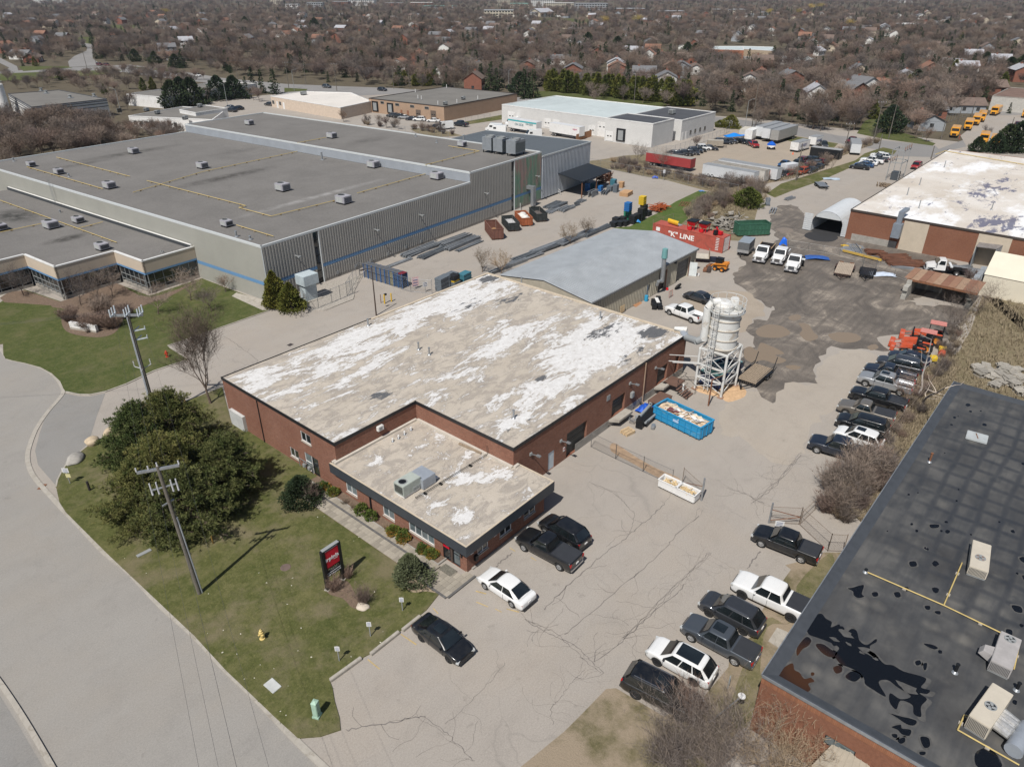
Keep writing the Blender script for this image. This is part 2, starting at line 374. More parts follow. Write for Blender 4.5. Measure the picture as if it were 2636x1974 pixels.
def B6():
 g=G('black_rubber_roof',.62,0,.35)
 k=g.r(g.z(.25,6,.65),[(.3,(.045,.044,.044)),(.5,(.07,.069,.068)),(.68,(.105,.102,.097))])
 k=g.mix(g.r(g.z(1,4,.6,v=g.vec((.15,1.2,1))),[(.45,0),(.7,.5)]),k,(.026,.03,.037))
 v=g.vor(.62,'F1',FT=.55);m=g.math('MULTIPLY',g.r(v,[(.12,1),(.45,0)]),g.r(g.z(.35,4,.6,v=g.vec((1,1,1),0,(9,2,0))),[(.42,0),(.62,1)]))
 k=g.mix(g.math('MULTIPLY',m,.6),k,(.17,.158,.138))
 gx=g.n('ShaderNodeTexWave');gx.bands_direction='X';gx.inputs['Scale'].default_value=.16;gx.inputs['Distortion'].default_value=2.5;gx.inputs['Detail'].default_value=3;gx.inputs['Detail Scale'].default_value=.6;g.l(g.co(),gx.inputs[0])
 gy=g.n('ShaderNodeTexWave');gy.bands_direction='Y';gy.inputs['Scale'].default_value=.2;gy.inputs['Distortion'].default_value=2.5;gy.inputs['Detail'].default_value=3;gy.inputs['Detail Scale'].default_value=.6;g.l(g.co(),gy.inputs[0])
 mm=g.math('MULTIPLY',g.math('MAXIMUM',g.r(gx.outputs[1],[(.72,0),(1,1)]),g.r(gy.outputs[1],[(.72,0),(1,1)])),g.y((62,-4),26,14,0,.5))
 k=g.mix(g.math('MULTIPLY',mm,.6),k,(.022,.026,.034))
 k=g.mix(g.r(g.z(7,3,.7),[(.66,0),(.74,.5)]),k,(.02,.02,.02))
 g.col(k);g.rough(g.r(g.z(.5,5),[(.3,.45),(.7,.8)]));return g.m
Bs=B6()
def B5(F3,c,Gj=0,FZ=.3):
 g=G(F3,.42,.35,.5)
 k=g.mix(g.r(g.z(.4,5,.6),[(.3,0),(.7,1)]),ER(c,.88),ER(c,1.08));g.col(k);return g.m
BA=B5('shed_roof_steel',(.42,.44,.455))
AN=P('beige_steel_cladding',(.4,.365,.29),.6,Fy=.1)
# ground
A7('ground',MB().p([(-390,-390),(4590,-390),(4590,4590),(-390,4590)],-.08),BP)
A3('paved_lot',[(-60,-60),(258,-60),(262,110),(238,220),(222,300),(150,300),(118,262),(60,240),(40,200),(-20,200),(-60,150)],0,Dk)
K=lambda k,*p:[q(k,x,y)for x,y in p]
DB=[(-60,860),(-20,880),(7,905),(22,924),(65,934),(108,947),(137,965),(155,987),(163,1010),(148,1032),(125,1058),(96,1100),(79,1140),(71,1175),(77,1207),(94,1236),(126,1272),(155,1304),(202,1352),(271,1424),(330,1470),(415,1560),(500,1636),(583,1725),(645,1783),(771,1914),(850,1990),(930,2080)]
Df=[W(*p)for p in DB]
A3('street',[tu(p[:2])for p in Df]+[W(700,2160)[:2],W(-500,2300)[:2],W(-1300,1500)[:2],W(-600,800)[:2]],.006,Cf)
C2('concrete_kerb',Ax(Df,4),.42,-.05,.055,Aw)
C2('concrete_kerb',Ax([W(-60,1680),W(0,1757),W(62,1850),W(135,1974),W(200,2090)],4),.3,-.05,.12,Aw)
A3('pavement',[W(-10,1775)[:2],W(50,1870)[:2],W(120,1990)[:2],W(-300,2100)[:2],W(-400,1700)[:2]],.012,BE)
A3('driveway_apron',K(8,(330,460),(440,330),(470,312),(560,330),(640,332),(750,310),(690,470),(625,680),(530,765),(440,870),(405,975),(340,900),(270,820),(250,720),(280,600)),.01,BE)
Dj=K(8,(22,-40),(25,40),(40,66),(90,80),(180,98),(290,128),(370,172),(430,228),(452,280),(470,303),(560,320),(640,322),(750,300),(900,245),(1100,150),(1325,78),(1335,68),(1215,-8))+K(4,(1085,1108),(1400,1000),(1745,880),(1735,835),(1305,672),(968,785),(740,700),(412,828),(160,745),(60,790),(0,830),(-120,870))+[W(-90,900)]
BC('front_lawn_of_the_grey_warehouse',Dj,.07,AD)
Cz=K(8,(400,978),(410,930),(440,870),(485,800),(620,690),(740,620),(870,540),(1100,455),(1580,265),(1640,495))+[Ve((30.2,62,0)),Ve((30.2,34,0))]+K(9,(1040,1165),(1150,1262))+K(13,(1750,350),(1655,470),(1545,560),(1250,785),(1190,815),(965,975),(985,1030),(1000,1120),(1035,1240),(1042,1325),(900,1372),(740,1385))+K(13,(570,1230),(395,1062),(230,905),(0,655))+K(8,(760,1450),(600,1290),(470,1160),(425,1090))
BC('front_lawn_of_the_brick_building',Cz,.07,Bh)
C2('driveway_edging',[p[:2]for p in K(8,(470,303),(560,322),(640,324),(750,302),(900,247),(1100,152),(1325,78))],.2,-.05,.1,Aw)
C2('driveway_edging',[p[:2]for p in K(8,(1335,68),(1215,-8))+K(4,(1085,1108),(1400,1000),(1745,880))],.16,-.05,.1,Aw)
C2('driveway_edging',[p[:2]for p in K(8,(400,978),(410,930),(440,870),(485,800),(620,690),(740,620),(870,540),(1100,455),(1580,268))],.14,-.05,.09,Aw)
A3('mulch_bed',Ax(K(4,(400,930),(430,1015),(560,1050),(680,1050),(760,1010),(830,900),(980,830),(1100,790),(1280,690),(1300,680),(968,795),(740,700),(560,770),(330,850),(470,880)),4,True),.085,AT)
A3('mulch_bed',K(4,(0,800),(60,760),(160,750),(410,832),(350,850),(180,838),(30,828)),.08,AT)
A3('side_path',K(4,(1500,788),(1530,765),(1740,825),(1745,878),(1700,880)),.08,Aw)
A3('front_path',K(4,(0,680),(60,690),(60,770),(0,800),(-80,780)),.078,Aw)
A3('mulch_bed',Ax(K(9,(260,1240),(330,1190),(440,1200),(500,1300),(590,1390),(620,1400),(560,1420),(470,1400),(400,1330),(300,1300)),4,True),.078,AT)
A3('bare_soil_patch',Ax(K(9,(870,1200),(1000,1190),(1120,1260),(1160,1290),(1040,1275),(930,1280)),4,True),.078,P('dry_soil',(.3,.235,.165),.95,Fy=.2,sc=4))
BC('verge',K(10,(1720,980),(1800,960),(1840,900),(2010,890),(2140,890))+[Ve((70,8,0)),Ve((31.8,8,0)),Ve((24,8,0)),Ve((19,1.5,0)),Ve((15,3.5,0))]+K(14,(110,1311),(420,1060),(560,920),(720,755),(790,750),(1130,950),(1400,830),(1590,600))+K(10,(1330,1560),(1480,1490),(1560,1290),(1760,1010)),.03,A1('trodden_verge',((.1,.095,.045),(.15,.128,.07),(.215,.175,.115)),.9,(.3,.24,.175),.5))
A3('green_verge_patch',Ax(K(12,(400,420),(620,200),(640,330),(400,650),(200,700),(150,1000),(180,1060),(60,1380),(-60,1300),(60,900),(200,640),(330,680),(440,560)),4,True),.036,A1('thin_green_grass',((.075,.085,.03),(.125,.12,.052),(.2,.17,.095)),.6,(.24,.195,.13),.55))
BC('dry_field',[Ve((70,8,0)),Ve((60,11,0)),Ve((80,13,0))]+K(11,(1480,400),(1700,330),(1800,150),(1850,0))+K(5,(1960,970),(1920,900))+[Ve((124,12,0)),Ve((128,-30,0)),Ve((60,-30,0)),Ve((60,8,0))],.02,BH)
A3('brush_strip_ground',K(11,(970,1653),(700,1400),(830,1200),(1030,1150),(1180,860),(1300,640),(1420,440),(1480,400),(1640,330),(1700,450))+[Ve((80.5,7.5,0)),Ve((33,7.6,0))],.045,BH)
mud=K(7,(1000,300),(1080,230),(1220,215),(1250,120))+K(5,(560,1100),(400,1000),(330,920),(420,820),(340,760),(600,700),(560,520),(700,440),(900,600),(1080,640),(1400,700),(1900,900))+K(29,(440,610),(1100,700),(1200,760),(1020,900),(960,1060),(700,1060),(500,1030),(350,1010),(100,1060))+K(7,(2190,480),(1980,470),(1700,440),(1620,520),(1590,640),(1600,750),(1440,720),(1300,770),(1250,900),(1150,860),(1010,700),(990,520),(1100,420))
A3('muddy_yard',AM(Ax(mud,3,True),.55,.8),.012,DA)
A3('gravel_yard',AM(Ax(K(7,(1100,60),(1000,0),(620,10),(480,120),(600,250),(980,330),(1060,230),(1180,180)),3,True),.4,.8),.009,BG)
A3('worn_gravel_patch',AM(Ax(K(7,(760,1000),(1000,860),(1300,720),(1560,740),(1700,500),(2000,480),(2212,640),(2000,700),(1850,850),(1700,950),(1500,1200),(1300,1422),(1000,1200),(800,1150)),3,True),.6,.9),.005,A2('sandy_asphalt',(.3,.263,.222),(.385,.34,.287),.1))
g=G('puddle_water',.06,0,.5);g.col((.23,.175,.12));g.b.inputs['Roughness'].default_value=.07;Dn=g.m
for Fh in(((1090,330),(1130,290),(1200,270),(1290,280),(1350,310),(1370,345),(1300,375),(1200,378),(1120,365)),((1680,355),(1720,340),(1800,332),(1900,345),(1950,385),(1900,412),(1800,418),(1720,395)),((1100,480),(1130,420),(1200,440),(1290,480),(1320,510),(1250,520),(1340,560),(1260,590),(1150,560),(1060,580),(1000,540),(1000,470),(1050,450)),((1370,200),(1440,190),(1460,220),(1400,240),(1360,225)),((1440,260),(1520,270),(1560,330),(1600,370),(1560,400),(1500,400),(1450,350),(1470,310)),((2000,450),(2060,430),(2090,460),(2030,480)),((1330,610),(1400,600),(1460,620),(1400,640))):
 A3('puddle',Ax(K(7,*Fh),4,True),.017,Dn)
A3('puddle',Ax(K(5,(610,600),(680,595),(720,610),(700,628),(640,625)),4,True),.017,Dn)
DK=P('sawdust',(.5,.33,.19),.95,Fy=.2,sc=3)
mb=MB()
def DI(mb,Fh,h,z=0):
 c=sum((Ve(p[:2])for p in Fh),Ve((0,0)))/len(Fh);n=len(Fh)
 vs=[(p[0],p[1],z)for p in Fh]+[(c.x+(p[0]-c.x)*.55,c.y+(p[1]-c.y)*.55,z+h*Un(.5,1))for p in Fh]+[(c.x,c.y,z+h)]
 mb.add(vs,[(i,(i+1)%n,n+(i+1)%n,n+i)for i in rg(n)]+[(n+i,n+(i+1)%n,2*n)for i in rg(n)])
DI(mb,Ax(K(7,(600,800),(640,740),(920,760),(1010,800),(1000,860),(870,900),(800,860),(700,840)),3,True),.18)
A7('spilled_sawdust',mb,DK,'stuff')
A3('sawdust_stain',Ax(K(10,(500,110),(640,200),(800,290),(960,360),(940,400),(800,350),(640,260),(480,170)),4,True),.008,P('orange_dust',(.34,.235,.15),.95,Fy=.25,sc=2))
BC('grass_strip',K(6,(1900,285),(2130,330),(2080,380),(1900,430),(1750,560),(1500,640),(1270,600),(1200,590),(1330,580),(1560,470),(1700,380)),.03,A1('bright_grass',((.05,.085,.02),(.075,.115,.028),(.11,.13,.045)),.4,(.17,.14,.09),.6))
BC('brush_bank',K(6,(2130,330),(2212,250),(2400,330),(2300,700),(2100,690),(1990,620),(1750,560),(1900,430),(2080,380)),.025,BH)
BC('weedy_fence_strip',K(27,(30,690),(200,735),(480,770),(850,850),(1200,910),(1690,1040),(2000,1106),(2400,1250),(2500,1130),(2212,1000),(1900,930),(1700,860),(1500,820),(1180,750),(900,690),(920,540),(600,560),(430,590),(230,620),(60,640)),.02,BH)
BC('grass_strip',K(5,(545,375),(640,310),(1120,160),(1180,115),(1300,75),(1390,95),(1370,120),(1300,150),(1150,170),(1080,210),(900,290),(700,360),(600,400)),.022,Bh)
A3('storage_yard',K(3,(0,1010),(200,900),(280,860),(430,800),(740,880),(1010,930),(1180,1010),(1030,1090),(800,1140),(640,1170),(500,1200),(100,1140),(0,1080),(-60,1060)),.008,BG)
BC('road_verge',K(3,(220,800),(740,885),(1010,930),(980,960),(740,925),(420,850),(215,815)),.02,Bh)
BV=P('far_asphalt',(.225,.215,.205),.9,Fy=.08,sc=.05)
def An(F3,z,m,*DC):
 Fh=[]
 for s in DC:Fh+=K(s[0],*s[1:])
 A3(F3,Fh,z,m)
An('road',.02,BV,(1,(-60,500),(0,497),(480,472),(800,468),(1000,498),(1400,545),(1840,615),(2212,625)),(2,(350,610),(700,640),(1400,700),(2000,760)),(3,(220,800),(740,880),(1000,925),(1300,975),(1300,1010),(1700,1020),(1840,950),(2212,800),(2300,700),(2000,720),(1840,900),(1660,965),(1640,945),(1000,878),(700,815),(220,757)),(2,(2000,720),(1400,650),(700,600),(350,572)),(1,(2212,560),(1850,545),(1430,505),(1200,468),(840,420),(480,436),(0,465),(-60,468)))
An('road',.03,BV,(1,(450,436),(440,400),(480,365),(560,330),(565,305),(490,285),(380,262),(390,250),(500,270),(600,290),(625,312),(600,350),(600,380),(660,425)))
An('road',.03,BV,(1,(-80,470),(30,462),(60,440),(0,410),(-80,395),(-80,330),(10,380),(110,430),(120,462),(60,470)))
An('road',.03,P('pale_street',(.33,.32,.31),.9),(1,(1060,165),(1240,180),(1400,190),(1400,200),(1230,192),(1060,178)))
An('school_parking',.03,BV,(3,(395,360),(600,370),(700,390),(600,400),(400,385)))
An('bus_parking',.03,Dk,(3,(1620,1000),(1840,950),(1800,880),(1970,750),(2212,745),(2400,760),(2400,1000),(1900,1020)))
for Fh in(((0,478),(470,460),(800,455),(700,480),(400,505),(0,525)),((850,430),(1180,462),(1180,475),(860,440)),((480,245),(620,240),(590,285),(500,280)),((640,165),(880,165),(850,215),(700,210)),((120,430),(430,430),(470,440),(150,462))):
 An('grass_field',.026,AD,(1,*Fh))
An('grass_field',.026,AD,(3,(1180,785),(1330,730),(1400,850),(1640,930),(1620,945),(1300,900),(1130,865)))
An('grass_field',.026,AD,(3,(380,390),(520,400),(500,430),(390,430)),)
An('grass_field',.026,AD,(2,(2010,320),(2212,330),(2212,380),(2040,375)))
An('grass_field',.026,AD,(2,(1250,120),(1600,125),(1600,150),(1250,145)))
An('grass_field',.026,AD,(2,(1080,600),(1320,590),(2100,660),(2100,690),(1400,650)))
An('grass_verge',.022,Bh,(2,(790,790),(1035,745),(1035,775),(830,805)))
An('grass_verge',.022,Bh,(2,(-60,725),(190,685),(190,705),(-60,750)))
An('grass_verge',.03,AD,(1,(1840,570),(1990,578),(1980,590),(1840,598)))
An('weed_patch',.022,BH,(2,(440,835),(600,825),(780,880),(600,890),(480,860)))
BC('thicket_ground',[(10,180),(40,181),(140,262),(150,300),(170,330),(100,420),(0,500),(-100,400),(-60,150)],.02,BP)
CA=P('tar_crack',(.165,.148,.135),.9)
mb=MB()
def crack(k,Fh,wd=.05,z=.009,fork=0):
 s_=Ax(K(k,*Fh),7);o=[]
 for i,p in en(s_):o.append((p[0]+Un(-.09,.09),p[1]+Un(-.09,.09)))
 BN(mb,o,wd,z,.5)
 for _ in rg(fork):
  a=Ve(Fn.choice(o));d=Un(0,6.28);l=[a]
  for j in rg(Fn.randint(4,9)):d+=Un(-.6,.6);a=a+Ve((cos(d),sin(d)))*.35;l.append(a)
  BN(mb,l,wd*.45,z,.5)
crack(10,((0,1300),(120,1170),(280,1030),(440,890),(580,790),(680,700),(760,640),(860,540)),.07,fork=8)
crack(10,((150,1480),(400,1260),(640,1060),(860,860),(940,770),(1100,625)),.05,fork=8)
crack(10,((320,390),(440,440),(540,500),(600,570),(640,600)),.05,fork=3);crack(10,((640,600),(630,700),(610,760)),.04)
for k_ in rg(3):
 o_=Un(-20,20)
 crack(10,((560+o_,1500),(700+o_,1370),(880+o_,1180),(1060+o_,1010),(1180+o_,890)),.028,fork=14)
crack(14,((140,260),(240,320),(360,380),(500,450),(600,540),(700,640)),.05,fork=9);crack(14,((180,280),(330,340),(470,450),(580,560),(690,640)),.04,fork=6)
crack(14,((640,560),(760,480),(880,370),(1000,260),(1200,90),(1290,0)),.05,fork=9)
crack(14,((340,1000),(330,900),(400,810),(480,700),(560,620)),.03,fork=12);crack(13,((1080,1325),(1300,1285),(1500,1250),(1640,1225)),.06,fork=3)
crack(13,((1640,1225),(1800,1350),(1900,1450),(2000,1550)),.04,fork=8);crack(13,((1780,1290),(1950,1130),(2100,980),(2212,850)),.03,fork=4)
crack(10,((1450,1005),(1490,940),(1545,880)),.09);crack(9,((1590,1075),(1650,1020),(1710,975)),.12)
crack(4,((1440,1040),(1520,1090),(1600,1150),(1670,1200)),.05,fork=5)
crack(10,((1300,430),(1450,480),(1560,540)),.05,fork=8)
for k_ in rg(3):crack(10,((1480,520+12*k_),(1640,400+12*k_),(1760,260+12*k_),(1830,180+12*k_)),.04,fork=8)
A7('asphalt_cracks',mb,CA)
mb=MB();CT=P('worn_yellow_line',(.42,.31,.14),.9,Fy=.3,sc=4)
for k_,a,b in((13,(1470,640),(1580,715)),(13,(1235,820),(1320,890)),(13,(1700,455),(1735,495)),(9,(1430,1268),(1510,1288)),(9,(1435,1352),(1525,1390)),(9,(1580,1405),(1630,1430)),(9,(1668,1405),(1765,1430)),(16,(935,705),(1000,745)),(16,(1180,815),(1240,850))):
 BN(mb,[q(k_,*a),q(k_,*b)],.09,.011,.3)
A7('parking_lines',mb,CT)
mb=MB()
for _ in rg(60):
 p=W(Un(300,1050),Un(1330,1860))
 if Bb(p.x,p.y,Cz):mb.x((p.x,p.y,.078),(Un(.03,.12),Un(.02,.07),.02),Un(0,3))
A7('lawn_litter',mb,P('pale_litter',(.62,.58,.48),.9,Fy=.2),'stuff')
# building helpers
CAM=Ve((0,0,H))
def A8(k,x,y,o,n):
 g_=W(*NP(k,x,y),0)-CAM;n=Ve((*n,0));o=Ve((*o[:2],0))
 t=(o-Ve((0,0,0))).dot(n)/g_.dot(n);return CAM+g_*t
def Ah(mb,p0,p1,z0,z1,ops=(),FC=.18):
 p0,p1=Ve(p0[:2]),Ve(p1[:2]);d=(p1-p0);Lw=d.length;d.normalize();n=Ve((d.y,-d.x))
 us=sorted({0,Lw}|{max(0,min(Lw,v))for o in ops for v in o[:2]});zs=sorted({z0,z1}|{max(z0,min(z1,v))for o in ops for v in o[2:4]})
 pt=lambda u,z,dd=0:(*(p0+d*u-n*dd),z)
 for a,b in zip(us,us[1:]):
  for c,e in zip(zs,zs[1:]):
   mu,mz=(a+b)/2,(c+e)/2
   if any(o[0]<mu<o[1]and o[2]<mz<o[3]for o in ops):continue
   mb.q(pt(a,c),pt(b,c),pt(b,e),pt(a,e))
 for(a,b,c,e)in[o[:4]for o in ops]:
  mb.q(pt(a,c),pt(a,c,FC),pt(b,c,FC),pt(b,c));mb.q(pt(a,e),pt(b,e),pt(b,e,FC),pt(a,e,FC))
  mb.q(pt(a,c),pt(a,e),pt(a,e,FC),pt(a,c,FC));mb.q(pt(b,c),pt(b,c,FC),pt(b,e,FC),pt(b,e))
  mb.q(pt(a,c,FC),pt(a,e,FC),pt(b,e,FC),pt(b,c,FC))
 return p0,d,n
def Ar(p0,p1,k,Fh,zmax=99):
 p0,p1=Ve(p0[:2]),Ve(p1[:2]);d=(p1-p0).normalized();n=(d.y,-d.x);us,zs=[],[]
 for x,y in Fh:
  h=A8(k,x,y,p0,n);us.append((Ve(h[:2])-p0).dot(d));zs.append(h.z)
 us.sort();zs.sort()
 return((us[0]+us[1])/2,(us[2]+us[3])/2,max(0,(zs[0]+zs[1])/2),min(zmax,(zs[2]+zs[3])/2))
def AY(F1,p0,d,n,o,nx=2,nz=1,FA=None,FB=None,dep=.1,F3='window',Gi=True):
 """framed window sitting in its opening: window > pane, sill"""
 a,b,c,e=o;fr=.06;mb=MB()
 pt=lambda u,z,dd:Ve((*(p0+d*u-n*dd),z))
 def Fo(u0,u1,z0,z1,d0=dep,d1=dep-.07):
  vs=[pt(u0,z0,d0),pt(u1,z0,d0),pt(u1,z0,d1),pt(u0,z0,d1),pt(u0,z1,d0),pt(u1,z1,d0),pt(u1,z1,d1),pt(u0,z1,d1)]
  mb.add(vs,[(0,3,2,1),(4,5,6,7),(0,1,5,4),(1,2,6,5),(2,3,7,6),(3,0,4,7)])
 Fo(a,b,c,c+fr);Fo(a,b,e-fr,e);Fo(a,a+fr,c+fr,e-fr);Fo(b-fr,b,c+fr,e-fr)
 for i in rg(1,nx):u=a+(b-a)*i/nx;Fo(u-fr/2,u+fr/2,c+fr,e-fr)
 for i in rg(1,nz):z=c+(e-c)*i/nz;Fo(a+fr,b-fr,z-fr/2,z+fr/2,dep,dep-.06)
 w_=mb.o(F3,FA or Ab,F1)
 for i in rg(nx):
  u0,u1=a+(b-a)*i/nx+fr/2,a+(b-a)*(i+1)/nx-fr/2
  MB().q(pt(u0,c+fr,dep-.02),pt(u1,c+fr,dep-.02),pt(u1,e-fr,dep-.02),pt(u0,e-fr,dep-.02)).o('pane',FB or A9,w_)
 if Gi:
  mb=MB();vs=[pt(a-.06,c-.1,dep),pt(b+.06,c-.1,dep),pt(b+.06,c-.1,-.07),pt(a-.06,c-.1,-.07),pt(a-.06,c-.003,dep),pt(b+.06,c-.003,dep),pt(b+.06,c-.02,-.07),pt(a-.06,c-.02,-.07)]
  mb.add(vs,[(0,3,2,1),(4,5,6,7),(0,1,5,4),(1,2,6,5),(2,3,7,6),(3,0,4,7)]);mb.o('sill',Aw,w_)
 return w_
def As(F1,p0,d,n,o,Gk,m,F3='garage_door',dep=.12,Gl=1,win=None):
 """sectional door: one panel piece per row"""
 a,b,c,e=o;pt=lambda u,z,dd:Ve((*(p0+d*u-n*dd),z));Bk=MB()
 Bk.q(pt(a,c,dep),pt(b,c,dep),pt(b,e,dep),pt(a,e,dep));r=Bk.o(F3,B7,F1)
 for i in rg(Gk):
  z0,z1=c+(e-c)*i/Gk+.015,c+(e-c)*(i+1)/Gk-.015
  for j in rg(Gl):
   u0,u1=a+(b-a)*j/Gl+.015,a+(b-a)*(j+1)/Gl-.015
   vs=[pt(u0,z0,dep-.005),pt(u1,z0,dep-.005),pt(u1,z0,dep-.04),pt(u0,z0,dep-.04),pt(u0,z1,dep-.005),pt(u1,z1,dep-.005),pt(u1,z1,dep-.04),pt(u0,z1,dep-.04)]
   MB().add(vs,[(0,3,2,1),(4,5,6,7),(0,1,5,4),(1,2,6,5),(2,3,7,6),(3,0,4,7)]).o('panel',m,r)
 if win:
  for u in win:
   uu=a+(b-a)*u;z=c+(e-c)*.62;vs=[pt(uu-.25,z-.12,dep-.045),pt(uu+.25,z-.12,dep-.045),pt(uu+.25,z+.12,dep-.045),pt(uu-.25,z+.12,dep-.045)]
   MB().q(*vs).o('pane',A9,r)
 return r
def CP(mb,Fh,zt,h,t,FQ=True):
 """cap running round a roof edge; pts counter-clockwise or clockwise, t inward thickness"""
 n=len(Fh);P_=[Ve(p[:2])for p in Fh]
 area=sum(P_[i].x*P_[(i+1)%n].y-P_[(i+1)%n].x*P_[i].y for i in rg(n))
 if area<0:P_=P_[::-1]
 inn=[];Er=[]
 for i in rg(n):
  a,b,c=P_[i-1],P_[i],P_[(i+1)%n];d1=(b-a).normalized();d2=(c-b).normalized();n1=Ve((-d1 .y,d1 .x));n2=Ve((-d2 .y,d2 .x))
  m=(n1+n2);m=m/max(.3,m.dot(n1));inn.append(b+m*t);Er.append(b-m*.05)
 o=len(mb.v);
 vs=[(*p,zt-h)for p in Er]+[(*p,zt)for p in Er]+[(*p,zt)for p in inn]+[(*p,zt-h)for p in inn]
 fs=[]
 for i in rg(n):
  j=(i+1)%n;fs+=[(i,j,n+j,n+i),(n+i,n+j,2*n+j,2*n+i),(2*n+i,2*n+j,3*n+j,3*n+i)]
 mb.add(vs,fs)
def Ad(F3,F4,Fh,z,CV,Di,cap=.12,FO=None,cat='building',FP=.3,Gf=None,par=.18):
 t=Ac(F3,F4,cat,(0,0,0),0,Gf);P_=[Ve(p[:2])for p in Fh];n=len(P_)
 if sum(P_[i].x*P_[(i+1)%n].y-P_[(i+1)%n].x*P_[i].y for i in rg(n))<0:P_=P_[::-1]
 mb=MB()
 for i in rg(n):mb.q((*P_[i],0),(*P_[(i+1)%n],0),(*P_[(i+1)%n],z),(*P_[i],z))
 mb.o('wall',CV,t);MB().p([tu(p)for p in P_],z-par).o('roof',Di,t)
 mb=MB();CP(mb,P_,z+.02,cap+.02 if cap>par else par+.1,FP);mb.o('roof_edge',FO or Ab,t)
 return t,P_
def Ai(mb,p0,p1,z0,z1,FZ=.3,FC=.05):
 """trapezoid-ribbed metal sheet from p0 to p1, outward to the right of travel"""
 p0,p1=Ve(p0[:2]),Ve(p1[:2]);d=p1-p0;L_=d.length;d.normalize();n=Ve((d.y,-d.x));N=max(1,int(L_/FZ));st=L_/N;us=[]
 for i in rg(N):u=i*st;us+=[(u,0),(u+.3*st,0),(u+.42*st,FC),(u+.85*st,FC),(u+.97*st,0)]
 us.append((L_,0));o=len(mb.v);vs=[]
 for u,dd in us:p=p0+d*u+n*dd;vs+=[(*p,z0),(*p,z1)]
 mb.add(vs,[(2*i,2*i+2,2*i+3,2*i+1)for i in rg(len(us)-1)])
def By(o,deg):
 c,s=cos(R(deg)),sin(R(deg));return lambda u,v:Ve((o[0]+u*c-v*s,o[1]+u*s+v*c))
def Am(F3,F4,c,sz,rz,m,Gf,fan=True,z=.25):
 t=Ac(F3,F4,'rooftop unit',c,rz,Gf);a,b,h=sz
 MB().x((0,0,z),(a,b,h)).o('casing',m,t,Fx=.03)
 MB().x((0,0,0),(a*.9,b*.9,z-.01)).o('base_frame',Aa,t)
 if fan:
  r=min(a,b)*.34;mb=MB().h((a*.2,0,z+h),[(r,0),(r,.07),(r-.05,.07),(r-.05,.004)],20);mb.o('fan_ring',Ag,t)
  f=MB()
  for i in rg(6):f.x((a*.2+cos(i)*r*.45,sin(i)*r*.45,z+h+.01),(r*.9,.12,.02),i)
  f.h((a*.2,0,z+h+.005),[(0,0),(r-.06,0)],16);f.o('fan',Aa,t)
 mb=MB()
 for i in rg(5):mb.b(-a/2-.02,-b*.4,z+.15+i*(h-.3)/5,-a/2-.001,b*.4,z+.15+i*(h-.3)/5+.07)
 mb.o('louvre',Aa,t)
 for sg in(-1,1):MB().b(-a*.3,sg*b/2-(.012 if sg>0 else.012),z+.1,a*.4,sg*b/2+.012,z+h-.15).o('access_panel',P('panel_grey',(.38,.39,.38),.5),t)
 return t
def A0(loc,r=.1,h=.8,F4='',Gf='vent pipes on the flaking roof',m=None,cap=True):
 t=Ac('vent_pipe',F4,'vent pipe',loc,0,Gf)
 MB().u((0,0,0),(0,0,h),r,r,12).o('pipe',m or Aj,t,Fw=40)
 MB().h((0,0,0),[(r*2.2,.01),(r*1.3,.12),(r,.14)],12).o('flashing',Aj,t,Fw=40)
 if cap:MB().u((0,0,h),(0,0,h+.06),r*1.35,r*1.2,12).o('rain_cap',m or Aj,t,Fw=40)
 return t
 # the brick factory
ZU,ZL=5.37,3.35
X0,XN,X1,YF,YN,YB=30.2,40.04,71.55,34.15,46.87,65.95
Ew,Eh,E4,Fk=29.65,40.7,30.07,47.2
Et=Ac('brick_factory','red-brown brick factory with flaking white flat roof and low dark-trimmed office wing','building',(0,0,0))
bw=MB();wins=[]
a_,b_=(X0,YB),(X0,YN-.002)
lo=[Ar(a_,b_,17,((1100,550),(1230,640),(1250,750),(1120,695))),Ar(a_,b_,17,((960,760),(1075,850),(1095,960),(980,885))),Ar(a_,b_,17,((1160,885),(1345,1010),(1385,1245),(1200,1120)))]
lo[2]=(lo[2][0],lo[2][1],.05,max(2.1,lo[2][3]))
fw=Ah(bw,a_,b_,0,ZU,lo)
AY(Et,*fw,lo[0]);AY(Et,*fw,lo[1])
def A6(F1,f,o,FA,m=None,nleaf=2):
 p0,d,n=f;a,b,c,e=o
 for i in rg(nleaf):
  oo=(a+(b-a)*i/nleaf,a+(b-a)*(i+1)/nleaf-.02,c,e)
  w_=AY(F1,p0,d,n,oo,1,2,FA,m or A9,.12,'glazed_door',False)
  u=oo[1]-.12;pt=lambda uu,z,dd:Ve((*(p0+d*uu-n*dd),z))
  MB().e(pt(u,c+.9,.02),pt(u,c+1.25,.02),.03).o('handle',Aj,w_)
A6(Et,fw,(lo[2][0],lo[2][0]+(lo[2][1]-lo[2][0])*.52,lo[2][2],lo[2][3]),Ab,AP,1)
A6(Et,fw,(lo[2][0]+(lo[2][1]-lo[2][0])*.54,lo[2][1],lo[2][2],lo[2][3]),Aa,None,1)
a_,b_=(X0,YN),(X0,E4+.55)
lo=[Ar(a_,b_,9,((425,435),(510,495),(510,540),(430,490)),2.15),Ar(a_,b_,9,((710,612),(800,690),(800,720),(715,680)),2.15),Ar(a_,b_,9,((910,735),(1108,870),(1108,915),(915,800)),2.15),Ar(a_,b_,9,((1175,905),(1310,985),(1310,1105),(1180,1040)),2.25)]
lo=[(o[0],o[1],min(o[2],1.15),2.12)for o in lo[:3]]+[(lo[3][0],lo[3][1],.03,2.2)]
fw=Ah(bw,a_,b_,0,ZL-.2,lo)
for o,nx in zip(lo[:3],(2,2,4)):AY(Et,*fw,o,nx,FB=AP)
e_=lo[3];um=(e_[0]+e_[1])/2
